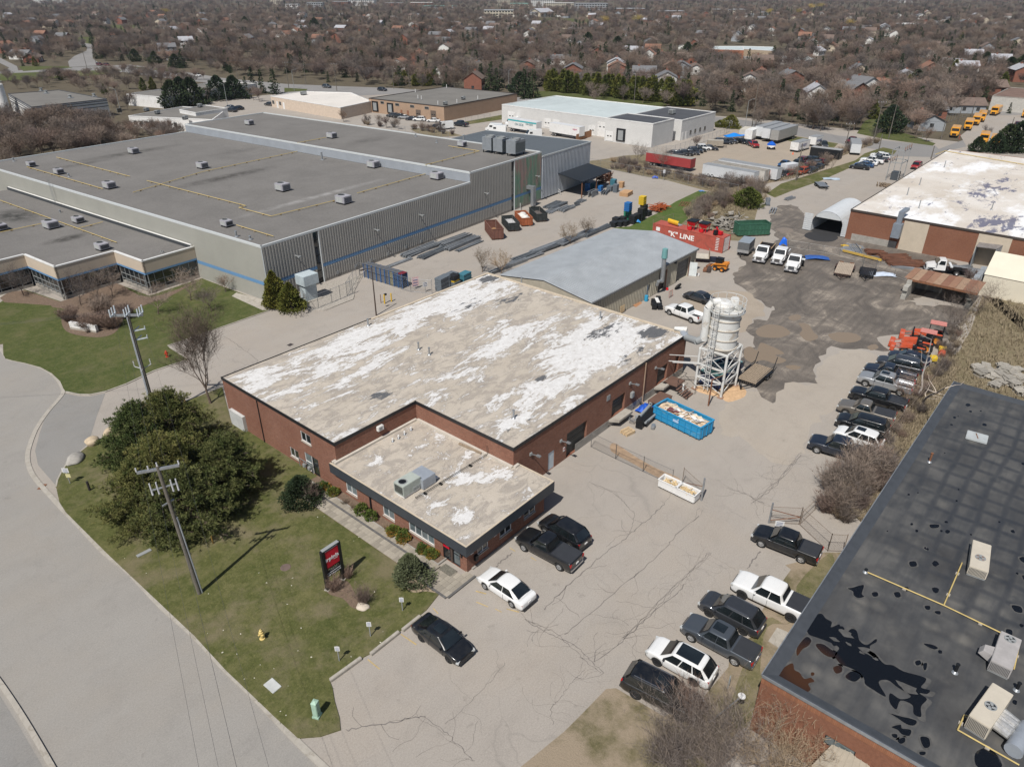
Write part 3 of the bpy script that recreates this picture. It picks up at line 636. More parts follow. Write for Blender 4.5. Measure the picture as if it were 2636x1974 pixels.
A6(Et,fw,(e_[0],um-.14,e_[2],e_[3]),Aa,None,1);A6(Et,fw,(um+.14,e_[1],e_[2],e_[3]),Aa,AP,1)
p0,d_,n_=fw
mbp=MB();mbp.e((*(p0+d_*um-n_*.06),.03),(*(p0+d_*um-n_*.06),2.2),.22,.12);mbp.o('door_post',P('bronze_post',(.07,.05,.04),.5),Et)
pc=p0+d_*(e_[0]+(um-.14-e_[0])/2)+n_*(-.02)
sg=MB().x((pc.x-.03,pc.y,1.3),(.03,(um-.14-e_[0])*.82,.78)).o('door_sign',P('sign_red',(.55,.01,.03),.5),Et)
CD=P('sign_white',(.8,.8,.8),.5,Fy=.02)
CC(sg,'lettering','irpinia',.27,Bc((pc.x-.062,pc.y,1.78),(0,-1,0)),CD,.008,.006)
CC(sg,'lettering','KITCHENS',.07,Bc((pc.x-.062,pc.y-.12,1.6),(0,-1,0)),CD,.008,0)
a_,b_=(X0,E4+.55),(XN+.06,E4+.55)
lo=[Ar(a_,b_,9,p,2.15)for p in(((1445,955),(1525,895),(1525,950),(1445,1015)),((1615,845),(1705,755),(1705,810),(1615,885)),((1800,680),(1890,615),(1890,670),(1805,735)))]
lo=[(o[0],max(o[1],o[0]+1.2),.95,2.12)for o in lo]
fw=Ah(bw,a_,b_,0,ZL-.2,lo)
for o in lo:AY(Et,*fw,o,2)
p0,d_,n_=fw
for k_,o in en(lo):
 u=o[0]-.55 if k_ else.62
 pl=MB().x((X0+u,E4+.535,1.55),(.32,.02,.42)).o('parking_plate',Ab,Et)
 for i in rg(3):MB().x((X0+u,E4+.522,1.65+i*.09),(.22,.006,.03)).o('plate_line',Aa,pl)
mb=MB().x((X0+.95,E4+.42,.75),(.34,.26,.52));mb.o('mailbox',Aa,Et,Fx=.02)
MB().x((X0-.07,E4+1.05,1.35),(.12,.12,.34)).o('wall_lamp',Aa,Et)
Ah(bw,(XN+.06,E4+.55),(XN+.06,YF),0,ZL-.2)
a_,b_=(XN,YF),(X1,YF)
od=Ar(a_,b_,9,((1990,225),(2040,195),(2035,345),(1990,360)))
og=Ar(a_,b_,10,((160,85),(303,-30),(303,125),(160,240)))
o1=Ar(a_,b_,31,((215,690),(410,570),(400,860),(200,960)));o2=Ar(a_,b_,31,((930,130),(1100,15),(1050,370),(905,470)));o3=Ar(a_,b_,31,((1200,40),(1260,5),(1250,235),(1185,260)))
lo=[(od[0],od[1],.02,2.1),(og[0],og[1],.02,max(2.9,og[3])),(o1[0],o1[1],1,max(3.1,o1[3])),(o2[0],o2[1],1,max(3.1,o2[3])),(o3[0],o3[1],1,3.1)]
fw=Ah(bw,a_,b_,0,ZU,lo,.35)
Be=P('dark_door_paint',(.055,.055,.05),.6)
As(Et,*fw,lo[0],1,P('pale_blue_door',(.5,.56,.6),.5),'side_door',.1)
As(Et,*fw,lo[1],5,Be,'garage_door',.3);As(Et,*fw,lo[2],5,Be,'dock_door',.3);As(Et,*fw,lo[3],5,Be,'dock_door',.3);As(Et,*fw,lo[4],1,P('brown_door',(.1,.06,.045),.6),'side_door',.3)
for o in lo[2:4]:
 MB().k([(XN+o[0]-.5,YF-.01),(XN+o[1]+.25,YF-.01),(XN+o[1]+.25,YF-.95),(XN+o[0]+.1,YF-.95)],.72,.98).o('dock_sill',Aw,Et)
Ah(bw,(X1,YF),(X1,YB),0,ZU);Ah(bw,(X1,YB),(X0,YB),0,ZU)
Ah(bw,(X0,YN),(XN,YN),ZL-.4,ZU);Ah(bw,(XN,YN),(XN,YF),ZL-.4,ZU)
bw.o('brick_wall',Ct,Et)
MB().b(XN+o1[0]-6.5,YF-.03,0,X1+.03,YF-.003,.95).o('foundation',AC,Et)
D8=[(X0,YN),(XN,YN),(XN,YF),(X1,YF),(X1,YB),(X0,YB)]
C4=B0('peeling_roof_coating',3,0,0,[((66,40),10,7,0,.15),((62,62),13,6,0,.17),((48,38),9,4,.1,.09),((40,56),9,6,0,.07),((57,49),12,3.5,0,.11),((32,62),3,5,0,.08),((46,62),13,4,0,.14),((58,40),11,4,0,.12),((52,55),5,3,0,-.12),((66,52),5,3.5,0,-.14),((34,52),5,6,0,-.03)],[((69.5,37.5),3.4,2.6,0,.42),((66,42),7,3,0,.27),((70,64.3),3,2.4,0,.4),((66,57),6,2.2,0,.28),((61,60),7,4,0,.22),((38.5,50.3),2.2,1.4,0,.36),((63,36),8,2,0,.24),((45,36),2,1,0,.24),((52,40.5),1.6,.9,0,.36),((60,46),6,2,0,.2),((42,36.5),1.2,.8,0,.3)])
C3=B0('office_roof_coating',21,-.03,0,[((36.5,36),3.2,1.7,-.5,.17),((32.2,33),1.9,1.2,.2,.2),((39,34),1.3,2.2,0,.12),((33,44.3),1.6,1.2,0,.12),((34.5,40.5),1.2,1,0,.07)],[((35.7,35.4),1.4,.8,-.5,.3)],(.5,.55))
MB().p(D8,ZU-.06).o('roof',C4,Et)
MB().p([(Ew+.06,E4+.06),(Eh-.06,E4+.06),(Eh-.06,YF),(XN,YF),(XN,YN),(X0,YN),(X0,Fk-.06),(Ew+.06,Fk-.06)],ZL-.04).o('office_roof',C3,Et)
mb=MB()
for(p,r_)in(((X0,YB),(X0,YN)),((X0,YN),(XN,YN)),((XN,YN),(XN,YF)),((XN,YF),(X1,YF)),((X0,YB),(X1,YB))):
 p,r_=Ve(p),Ve(r_);d=(r_-p).normalized();n=Ve((d.y,-d.x))
 if r_.y==YB and p.y==YB:n=Ve((0,1))
 mb.e((*(p-d*.08+n*.03),ZU-.13),(*(r_+d*.05+n*.03),ZU-.13),.08,.32)
mb.o('black_flashing',P('black_flashing',(.018,.018,.02),.5),Et)
mb=MB();mb.b(X1-.35,YF+.1,ZU-.05,X1+.03,YB,ZU+.05);mb.b(X0+20,YB-.35,ZU-.05,X1-.36,YB-.02,ZU+.05);mb.o('roof_edge',P('buff_edge',(.5,.42,.32),.9,Fy=.1),Et)
mb=MB();mb.b(X0-.35,YN-.28,ZL-.03,XN-.2,YN-.02,ZL+.16);mb.b(XN-.28,YF+0,ZL-.03,XN-.02,YN-.29,ZL+.16);mb.b(XN-.02,YF-.28,ZL-.03,XN+.55,YF-.02,ZL+.16)
mb.b(X0-.4,YN-.02,ZL-.03,X0-.02,YN+.2,ZL+.2);mb.o('wall_flashing',P('cream_flashing',(.5,.46,.4),.8,Fy=.1),Et)
Cs=P('dark_slat_paint',(.034,.039,.045),.38,Fy=.15,spec=.6)
mb=MB();mb.b(Ew+.04,E4+.04,ZL-1,X0-.002,Fk,ZL-.1);mb.b(X0,E4+.04,ZL-1,Eh-.04,E4+.548,ZL-.1);mb.b(XN+.062,E4+.55,ZL-1,Eh-.04,YF-.002,ZL-.1);mb.b(X0+.001,YN+.002,ZL-1,X0-.002,Fk,ZL-.05);mb.o('fascia_board',Cs,Et)
for i in rg(7):
 z=ZL-1.02+i*.148
 for side in rg(4):
  m2=MB()
  sec=[(0,0),(.05,.015),(.05,.1),(.012,.135)]
  def run(p,r_,n):
   vs=[]
   for e in(p,r_):
    for dd,h in sec:vs.append((e[0]+n[0]*dd,e[1]+n[1]*dd,z+h))
   m2 .add(vs,[(j,j+4,j+5,j+1)for j in rg(3)]+[(0,1,2,3),(7,6,5,4)])
  if side==0:run((Ew,Fk),(Ew,E4),(-1,0))
  elif side==1:run((Ew-.05,E4),(Eh+.05,E4),(0,-1))
  elif side==2:run((Eh,E4),(Eh,YF-.003),(1,0))
  else:run((X0-.001,Fk),(Ew-.05,Fk),(0,1))
  m2 .o('fascia_slat',Cs,Et)
MB().b(Ew-.03,E4-.03,ZL-.02,Ew+.1,Fk,ZL+.03).b(Ew+.1,E4-.03,ZL-.02,Eh+.03,E4+.1,ZL+.03).b(Eh-.1,E4+.1,ZL-.02,Eh+.03,YF-.003,ZL+.03).o('roof_edge',P('buff_edge'),Et)
MB().u((X0-.06,59.4,.1),(X0-.06,59.4,ZU-.3),.05,.05,8).o('downpipe',Aa,Et)
MB().u((X0-.1,42.35,.1),(X0-.1,42.35,ZL-1),.075,.075,8).o('downpipe',Aa,Et)
hp=A8(31,668,740,(0,YF),(0,-1));MB().u((hp.x,YF-.1,.3),(hp.x,YF-.1,ZU-.2),.07,.07,8).u((hp.x,YF-.1,.3),(hp.x,YF-.35,.12),.07,.07,8).o('downpipe',P('tan_pipe',(.34,.24,.17),.6),Et)
for(k_,x,y)in((9,1855,205),(31,500,285),(31,905,40),(10,120,95)):
 h_=A8(k_,x,y,(0,YF),(0,-1));l_=MB().b(h_.x-.18,YF-.12,h_.z-.12,h_.x+.12,YF-.003,h_.z+.15);l_.o('lamp_bracket',Ag,Et)
 MB().e((h_.x,YF-.12,h_.z),(h_.x+.1,YF-.75,h_.z+.1),.07).x((h_.x+.12,YF-.85,h_.z+.02),(.28,.42,.12)).o('flood_lamp',Aj,Et)
h_=A8(31,520,460,(0,YF),(0,-1));MB().b(h_.x-.25,YF-.3,h_.z-.35,h_.x+.25,YF-.003,h_.z+.35).o('meter_box',Ag,Et,Fx=.04)
h_=A8(31,160,515,(0,YF),(0,-1));MB().b(h_.x-.3,YF-.05,h_.z-.3,h_.x+.3,YF-.003,h_.z+.3).o('wall_grille',Ag,Et)
for(k_,x,y)in((31,163,960),(31,553,680),(10,143,155)):
 h_=A8(k_,x,y,(0,YF),(0,-1));pl=MB().b(h_.x-.16,YF-.025,h_.z-.22,h_.x+.16,YF-.003,h_.z+.22).o('notice',Ab,Et);MB().b(h_.x-.11,YF-.03,h_.z-.05,h_.x+.11,YF-.026,h_.z+.1).o('notice_print',P('notice_red',(.45,.05,.05),.7),pl)
h_=A8(15,512,618,(0,YN),(0,-1));ac=MB().b(h_.x-.35,YN-.32,h_.z-.25,h_.x+.35,YN-.003,h_.z+.25).o('air_conditioner',Ab,Et,Fx=.03);MB().b(h_.x-.22,YN-.335,h_.z-.17,h_.x+.12,YN-.321,h_.z+.17).o('grille',Ag,ac)
MB().b(X0-.35,62.6,.1,X0-.003,65.2,1.9).o('utility_cabinet',P('cabinet_grey',(.5,.51,.5),.6),Et)
mt=Ac('gas_meter_set','grey gas meters and pipes against the brick wall beside the pine','gas meter',(29.9,51.6,.08))
mb=MB();mb.path([(0,1.2,.2),(0,1.2,1.2),(0,-1,1.2),(0,-1,.3)],.04);mb.path([(0,.4,1.2),(0,.4,.5)],.04);mb.o('pipe',Aj,mt)
for y_ in(.4,-.4):MB().x((0,y_,.45),(.28,.36,.42)).o('meter',Ag,mt,Fx=.06)
c0,c1,c2=q(9,880,560,ZL),q(9,800,518,ZL),q(9,1008,468,ZL)
ux=(c2-c0).length;uy=(c1-c0).length
u_=Ac('rooftop_air_handler','pale green packaged air handler with a round fan on the office roof','rooftop unit',((c2+c1)/2).to_tuple(),0)
MB().x((0,0,.22),(ux*.98,uy*1.02,1.05)).o('casing',P('pale_green_casing',(.37,.4,.36),.5),u_,Fx=.03)
MB().x((0,0,0),(ux*.9,uy*.9,.21)).o('curb',Ab,u_)
MB().h((-ux*.25,0,1.27),[(.4,0),(.4,.05),(.34,.05),(.34,.004)],24).o('fan_ring',Ag,u_)
mb=MB().h((-ux*.25,0,1.275),[(0,0),(.33,0)],20)
for i in rg(5):mb.x((-ux*.25+.16*cos(i*1.257),.16*sin(i*1.257),1.285),(.3,.1,.015),i*1.257)
mb.o('fan',Aa,u_)
mb=MB()
for i in rg(12):mb.b(-ux/2-.015,-uy*.42+i*uy*.07,.4,-ux/2-.001,-uy*.42+i*uy*.07+.03,1.15)
mb.o('coil_grille',Aa,u_)
for xx in(.05,.35,.7):MB().b(xx,-uy/2-.05,.35,xx+.22,-uy/2-.003,.62).o('service_box',Ag,u_)
dk=Ac('duct_box','grey duct box joined to the back of the pale green air handler','duct',q(9,1020,425,ZL).to_tuple(),0)
MB().x((0,0,.02),(1.5,1.75,1)).o('casing',P('duct_grey',(.36,.39,.43),.45,.3),dk,Fx=.02)
MB().x((1.1,.1,0),(.5,1.3,.12)).o('curb',Ab,dk)
gp=Ac('gas_line','thin dark gas pipe crossing the office roof on small blocks','pipe',(0,0,0))
g0,g1,g2=q(9,965,548,ZL+.15),q(9,1518,210,ZL+.15),None
MB().path([(g0 .x-0,g0 .y,ZL+.3),tu(g0),tu(g1),(g1 .x,g1 .y,ZL+1.1)],.025).path([(g0 .x,g0 .y+.12,ZL+.15),(g1 .x,g1 .y+.12,ZL+.15)],.02).o('pipe',Aa,gp)
for t_ in(.12,.33,.75):p_=g0 .lerp(g1,t_);MB().x((p_.x,p_.y,ZL-.03),(.18,.3,.14)).o('support_block',B7,gp)
for i,(x,y)in en(((668,780),(735,745),(803,700),(878,650))):
 A0(q(15,x,y,ZL-.03),.07,.3,['short roof vent nearest the fascia in the row on the office roof','second short vent from the fascia on the office roof','third short vent from the fascia on the office roof','short vent nearest the notch corner on the office roof'][i],'short vents on the office roof',Ab)
bm_=Ac('timber_sleeper','pale weathered timber lying on the office roof along the brick wall','timber',q(15,1550,865,ZL-.03).to_tuple(),R(-90+4));MB().x((0,0,0),(2.7,.22,.16)).o('beam',Bi,bm_)
dpt={(795,703):'beside the far left edge of the flaking roof',(904,755):'left of the pair near the middle of the flaking roof',(927,766):'right of the pair near the middle of the flaking roof',(1109,903):'near the front corner of the flaking roof beside the yard wall',(1126,612):'by the top corner of the flaking roof',(1296,688):'near the back edge of the flaking roof facing the shed'}
for(x,y),wh in dpt.items():A0(W(x*1.1922,y*1.1922,ZU-.06),.1,.85,'galvanised vent pipe '+wh)
pv=Ac('paver_walkway','grey paver walkway with dark edging leading to the office door','walkway',(0,0,0))
DO=P('grey_paver',(.36,.32,.26),.9,Fy=.15,sc=1.2,Fz=.3);CK=P('charcoal_paver',(.13,.125,.12),.9,Fy=.15,Fz=.2)
pm=MB().b(0,0,0,.585,.385,.05).mesh('paver',DO);pm2=MB().b(0,0,0,.19,.385,.05).mesh('edge_paver',CK)
MB().b(27.2,30.4,0,29.2,51,.082).o('bedding',AT,pv)
y=32.6;cnt=0
while y<50.6:
 for i in rg(2):
  link('paver',pm,pv,(27.22+i*.6,y,.075))
 link('paver',pm2,pv,(28.43,y,.076));link('paver',pm,pv,(28.63,y,.075));y+=.4
y=29.9
while y<32.5:
 for i in rg(5):
  m_=pm2 if False else pm
  if i*.6+27.25<30.2-.55 or y<30.3:link('paver',m_,pv,(27.2+i*.6,y,.075))
 y+=.4
for i in rg(8):link('paver',pm2,pv,(27,29.9+i*.4,.077));link('paver',pm2,pv,(27.2+i*.385,29.9,.08)).rotation_euler=(0,0,R(-90))
kb=MB();kb.b(29.18,32.9,0,29.3,50.4,.16);kb.b(29.3,32.9,0,30.18,33.05,.16);A7('bed_edging',kb,AC)
A3('planting_bed',[(29.3,33.05),(30.19,33.05),(30.19,50.4),(29.3,50.4)],.1,AT)
dm=Ac('doormat','dark speckled doormat on the pavers outside the office door','mat',(29.3,31.9,.128));MB().x((0,0,0),(.8,1.3,.02)).o('mat',P('mat_weave',(.14,.13,.105),.95,Fy=.5,sc=9),dm)
MB().b(X0+.5,E4+.38,0,XN,E4+.54,.14).o('kerb_strip',AC,Et)
# big grey warehouse
LO=(51.87,91.9);LA=4.75;F_=By(LO,LA);Z1,Z2=8.6,10.4
wh=Ac('grey_warehouse','huge grey ribbed-steel warehouse with flat gravel roof and thin blue band','building',(0,0,0))
Bv=P('taupe_ribbed',(.31,.3,.28),.5,.15,Fy=.06,sc=.4);BD=P('pale_ribbed',(.34,.335,.3),.6,.1,Fy=.05,sc=.3)
Bz=P('blue_band',(.13,.26,.44),.5,Fy=.06);Ci=P('silver_ribbed',(.42,.45,.49),.4,.35,Fy=.08,sc=.4)
Bu=P('pale_grey_trim',(.52,.54,.54),.5,Fy=.05)
gr=Bn('grey_gravel_roof',(.165,.156,.146),[(F_(*a),b,c,R(LA),e,f)for a,b,c,e,f in(((24,42),15,2.6,.85,(.055,.05,.046)),((24,15.8),19,1.3,.8,(.31,.3,.29)),((25,80),14,2.6,.8,(.06,.056,.05)),((12,77),9,2,.7,(.07,.065,.06)),((-9.6,38.8),4.5,2,.95,(.04,.037,.033)),((-8.5,60),4,7,.95,(.03,.03,.027)),((60,40),9,3,.5,(.08,.075,.07)),((40,62),8,3,.5,(.09,.085,.08)))],LA)
def fl(u,v):return tu(F_(u,v))
CW=((9.4,10.5),(61.3,62.4))
def Dy(u0,u1,z0,z1,m,F3='cladding',v0=0,v1=None,FZ=.5):
 mb=MB();Ai(mb,fl(u0,v0),fl(u1,v1 if v1 is not None else v0),z0,z1,FZ,.07);return mb.o(F3,m,wh)
BZ=2.75
DC=[(0,9.4,Z1),(10.5,47.9,Z1),(47.9,61.3,Z2)]
for a,b,z in DC:
 Dy(a,b,.45,BZ-.28,Bv);Dy(a,b,BZ+.28,z-.25,Bv)
 MB().k([fl(a,-.03),fl(b,-.03),fl(b,.1),fl(a,.1)],BZ-.27,BZ+.27).o('blue_band',Bz,wh)
 MB().k([fl(a,-.04),fl(b,-.04),fl(b,.1),fl(a,.1)],0,.44).o('plinth',AC,wh)
for a,b in CW:
 MB().k([fl(a,.25),fl(b,.25),fl(b,.3),fl(a,.3)],0,Z1 if a<40 else Z2).o('slot_back',Aa,wh)
 for s0 in rg(6):
  zz=.8+s0*1.25
  MB().k([fl(a+.08,.2),fl(b-.08,.2),fl(b-.08,.24),fl(a+.08,.24)],zz,zz+1.12).o('pane',A9,wh)
 MB().k([fl(b-.06,-.05),fl(b+.08,-.05),fl(b+.08,.22),fl(b-.06,.22)],0,(Z1 if a<40 else Z2)-.2).o('slot_trim',Bu,wh)
g=G('oxidised_steel',.55,.1);n_=g.z(1,5,.6,v=g.vec((.12,.12,.05)),dist=1.2)
g.col(g.r(n_,[(.3,(.2,.25,.19)),(.44,(.23,.23,.19)),(.52,(.13,.24,.17)),(.6,(.3,.2,.18)),(.72,(.22,.215,.19))]));Eb=g.m
Dy(62.4,72.3,.45,BZ-.28,Eb);Dy(62.4,72.3,BZ+.28,Z2-.25,Eb);MB().k([fl(62.4,-.03),fl(72.3,-.03),fl(72.3,.1),fl(62.4,.1)],BZ-.27,BZ+.27).o('blue_band',Bz,wh)
MB().k([fl(62.4,-.04),fl(72.3,-.04),fl(72.3,.1),fl(62.4,.1)],0,.44).o('plinth',AC,wh)
mb=MB();Ai(mb,fl(0,94),fl(0,0),BZ+.28,Z1-.3,.3,.03);mb.o('cladding',BD,wh)
mb=MB();Ai(mb,fl(0,94),fl(0,0),0,BZ-.28,.3,.03);mb.o('cladding',BD,wh)
MB().k([fl(-.03,0),fl(-.03,17.6),fl(.1,17.6),fl(.1,0)],BZ-.27,BZ+.27).o('blue_band',Bz,wh)
MB().k([fl(-.03,17.7),fl(-.03,94),fl(.1,94),fl(.1,17.7)],BZ-.27,BZ+.27).o('blue_band',Bv,wh)
mb=MB();Ai(mb,fl(47.9,94),fl(47.9,.05),Z1-.1,Z2-.25,.3,.05);mb.o('step_cladding',Ci,wh)
mb=MB();mb.q((*fl(0,94),0),(*fl(72.3,94),0),(*fl(72.3,94),Z1),(*fl(0,94),Z1));mb.q((*fl(72.3,94),0),(*fl(72.3,0),0),(*fl(72.3,0),Z2),(*fl(72.3,94),Z2));mb.q((*fl(47.9,94),Z1),(*fl(72.3,94),Z1),(*fl(72.3,94),Z2),(*fl(47.9,94),Z2));mb.o('wall',Bv,wh)
MB().p([fl(0,0),fl(47.9,0),fl(47.9,94),fl(0,94)],Z1-.15).o('roof',gr,wh)
MB().p([fl(47.9,0),fl(72.3,0),fl(72.3,94),fl(47.9,94)],Z2-.15).o('roof',gr,wh)
mb=MB();th_=.26
def cap(a,b,z,w=.3,h=.34):
 A,B=Ve(a),Ve(b);d=(B-A).normalized();n=Ve((-d.y,d.x));mb.e((*(A+n*w*.35),z-h/2+.06),(*(B+n*w*.35),z-h/2+.06),w,h)
cap(fl(0,94),fl(0,0),Z1);cap(fl(0,0),fl(47.9,0),Z1);cap(fl(47.9,0),fl(72.35,0),Z2);cap(fl(47.9,94),fl(47.9,0),Z2,.4,.3);cap(fl(72.3,0),fl(72.3,94),Z2);cap(fl(72.3,94),fl(47.9,94),Z2);cap(fl(47.9,94),fl(0,94),Z1)
mb.o('parapet_cap',Bu,wh)
MB().k([fl(-.1,0),fl(.02,-.06),fl(.1,.1)],0,Z1-.3).o('corner_trim',Bu,wh)
for u in(5.5,22,33,52,70):
 MB().k([fl(u,-.9),fl(u+.14,-.9),fl(u+.14,-.07),fl(u,-.07)],5.7,5.8).o('lamp_arm',Ag,wh);MB().k([fl(u-.15,-1.2),fl(u+.3,-1.2),fl(u+.3,-.9),fl(u-.15,-.9)],5.62,5.82).o('lamp_head',Ag,wh)
for u in(13,17,20.5,24.5,29,33):MB().k([fl(u,-.12),fl(u+.5,-.12),fl(u+.5,-.07),fl(u,-.07)],.5,1).o('wall_vent',Ag,wh)
MB().k([fl(66.6,-1.9),fl(67.6,-1.9),fl(67.6,-.07),fl(66.6,-.07)],3.6,4.3).k([fl(66.6,-1.9),fl(67.6,-1.9),fl(67.6,-1.2),fl(66.6,-1.2)],.2,3.6).o('dust_duct',Aj,wh)
ow=Ac('office_wing','low office wing with saw-tooth beige fascia, blue band and dark glass, by the front lawn','building',(0,0,0))
CB=P('beige_panel',(.5,.42,.33),.8,Fy=.05,sc=.5);M_taupe=P('taupe_panel',(.27,.235,.195),.8,Fy=.05)
op=[(-.06,17.6),(-8.7,17.6),(-8.7,25.7),(-17.6,25.7),(-17.6,35.3),(-25,35.3),(-25,82),(-.06,82)];opw=[fl(*p)for p in op]
MB().p(opw,5.05).o('roof',gr,ow)
for i in rg(6):
 a,b=Ve(opw[i]),Ve(opw[i+1]);d=(b-a).normalized();n=Ve((-d.y,d.x))if False else Ve((d.y,-d.x))*(-1 if False else 1)
 n=Ve((d.y,-d.x));n=n if(i%2==0)==(n.dot(F_(0,-1)-F_(0,0))>0)or i%2 else-n
 c_=(a+b)/2;DR=c_+n*.5
 if Bb(DR.x,DR.y,opw):n=-n
 def bx(z0,z1,ins,FJ=.3):
  vs=[];A,B=a-n*ins,b-n*ins;C_,D_=B-n*FJ,A-n*FJ
  return MB().k([tu(A),tu(B),tu(C_),tu(D_)],z0,z1)
 bx(3.35,5.12,0).o('fascia_panel',CB,ow)
 bx(3.05,3.345,-.01).o('blue_band',Bz,ow)
 bx(5.121,5.3,-.05,.35).o('parapet_cap',Ab,ow)
 bx(0,.45,.25).o('plinth',AC,ow)
 L_=(b-a).length;N=max(2,int(L_/1.3))
 for j in rg(N):
  A,B=a+d*(L_*j/N+.04)-n*.33,a+d*(L_*(j+1)/N-.04)-n*.33
  MB().q((*A,.9),(*B,.9),(*B,3.04),(*A,3.04)).o('pane',A9,ow)
 fm=MB()
 for j in rg(N+1):
  A=a+d*(L_*j/N)-n*.31;fm.e((*A,.45),(*A,3.05),.09)
 for z in(.88,1.75,3):fm.e((*(a-n*.31),z),(*(b-n*.31),z),.07)
 fm.o('mullions',Ag,ow)
mb=MB();A,B=Ve(fl(-.4,17.8)),Ve(fl(-.4,82));mb.e((*A,5.35),(*B,5.35),.3,.5);mb.o('parapet_cap',Ab,ow)
mb=MB();mb.e((*fl(-.62,17.8),5.3),(*fl(-.62,82),5.3),.1,.55);mb.o('parapet_liner',P('dark_liner',(.05,.055,.06),.6),ow)
for v in(38.5,40.5):MB().u((*fl(-20,v),0),(*fl(-20,v),3.1),.28,.28,14).o('column',Ab,ow,Fw=40)
ad=Ac('steel_addition','tall silver ribbed steel addition with slate-grey metal roof at the end of the warehouse','building',(0,0,0))
mb=MB();Ai(mb,fl(72.4,0),fl(93,0),.3,9.25,.6,.15);Ai(mb,fl(93,0),fl(93,31),.3,8.9,.6,.15);mb.o('cladding',Ci,ad)
MB().q((*fl(72.4,0),9.4),(*fl(93.1,0),9.4),(*fl(93.1,31),8.9),(*fl(72.4,31),8.9)).o('roof',P('slate_roof',(.16,.18,.2),.45,.3,Fy=.08,sc=.4),ad)
sm=MB().b(-.03,0,0,.03,31,.09).mesh('seam',P('slate_roof'))
for i in rg(40):
 o=link('seam',sm,ad);p_=F_(72.8+i*.51,0);o.location=(p_.x,p_.y,9.4);o.rotation_euler=(-math.atan(.5/31),0,R(LA))
MB().e((*fl(72.4,-.1),9.35),(*fl(93.15,-.1),9.35),.14,.3).e((*fl(93.1,-.1),9.35),(*fl(93.1,31),8.9),.14,.3).o('eave_trim',Bu,ad)
cn=Ac('canopy','dark steel lean-to canopy sheltering racks against the silver addition','canopy',(0,0,0))
q1,q2,q3,q4=fl(79,-.1),fl(92.4,-.1),fl(92.4,-6.5),fl(79,-6.5)
rf=MB().q((*q4,3.6),(*q3,3.6),(*q2,4.6),(*q1,4.6)).q((*q4,3.5),(*q1,4.5),(*q2,4.5),(*q3,3.5)).o('roof',P('dark_metal_roof',(.035,.042,.052),.45,.3),cn)
Eu=MB().e((0,0,0),(0,6.48,1),.06).mesh('roof_rib',P('dark_metal_roof'))
for i in rg(22):o=link('roof_rib',Eu,cn);p_=F_(79.2+i*.61,-6.5);o.location=(p_.x,p_.y,3.63);o.rotation_euler=(0,0,R(LA))
for u in(79.3,85.7,92.1):MB().e((*fl(u,-6.3),0),(*fl(u,-6.3),3.5),.18).o('post',Ao,cn)
Co=P('lilac_grey_unit',(.33,.32,.345),.55,Fy=.08)
DH=[((1,(205,1080)),Z1,1.6,'beside the far left parapet of the grey warehouse roof'),((1,(385,1128)),Z1,1.7,'second from the far left parapet on the grey warehouse roof'),((1,(868,995)),Z1,2,'alone near the far edge of the grey warehouse roof'),((1,(712,1220)),Z1,2,'above the long yellow pipe, left of middle'),((1,(1312,1090)),Z1,2,'in the middle of the lower grey warehouse roof'),((1,(1832,1235)),Z1,2.3,'largest, near the middle of the roof'),((2,(205,1085)),Z1,2.2,'close below the step wall, left one of two'),((2,(615,1160)),Z1,2.2,'close below the step wall, right one near the corner'),((4,(1470,335)),Z1,1.6,'near the front left corner of the grey warehouse roof'),((4,(2225,185)),Z1,2.3,'near the front roof edge above the yard'),((1,(1615,810)),Z2,1.9,'on the upper roof near its far left corner'),((1,(2148,895)),Z2,2,'on the upper roof in its middle'),((2,(778,950)),Z2,1.7,'on the upper roof beside the cooling towers')]
for(kk,pt),z,s_,wh_ in DH:Am('rooftop_unit','boxy grey rooftop air unit '+wh_,tu(q(kk,*pt,z-.15)),(s_,s_*.8,s_*.5),R(LA+90),Co,'air units on the grey warehouse roof')
for pt,s_,wh_ in(((335,345),2.3,'largest, in the middle of the office wing roof'),((510,310),1.8,'behind the largest unit of the office wing roof'),((665,485),1.9,'nearest the saw-tooth corner of the office wing roof'),((15,358),1.8,'at the left picture edge on the office wing roof')):
 Am('rooftop_unit','boxy grey air unit '+wh_,tu(q(4,*pt,5.05)),(s_,s_*.8,s_*.45),R(LA+90),Co,'air units on the office wing roof')
for i,(pt,EB)in en((((960,985),2.4),((1030,995),2.4),((1125,1005),3.6))):
 t=Ac('cooling_tower',['grey louvred cooling tower, leftmost of the three on the upper roof','grey louvred cooling tower, middle one of the three on the upper roof','widest grey cooling tower with crossed brace, rightmost on the upper roof'][i],'cooling tower',tu(q(2,*pt,Z2-.15)),R(LA),'cooling towers on the upper roof')
 MB().b(-EB/2,-1.2,.6,EB/2,1.2,3.2).o('casing',P('tower_grey',(.25,.27,.29),.5,.2,Fy=.12),t);MB().b(-EB/2+.1,-1.23,.9,EB/2-.1,-1.21,2.7).o('louvre',P('louvre_dark',(.1,.115,.12),.6),t)
 for sx in(-1,1):
  for sy in(-1,1):MB().b(sx*EB*.42-.08,sy*1-.08,0,sx*EB*.42+.08,sy*1+.08,.6).o('leg',Aa,t)
 MB().h((0,0,3.2),[(1,0),(1,.25),(.9,.25),(.9,0)],20).o('fan_stack',Ag,t);MB().e((-EB/2,-1.3,3.5),(EB/2,-1,3.5),.12).o('header_pipe',Aj,t)
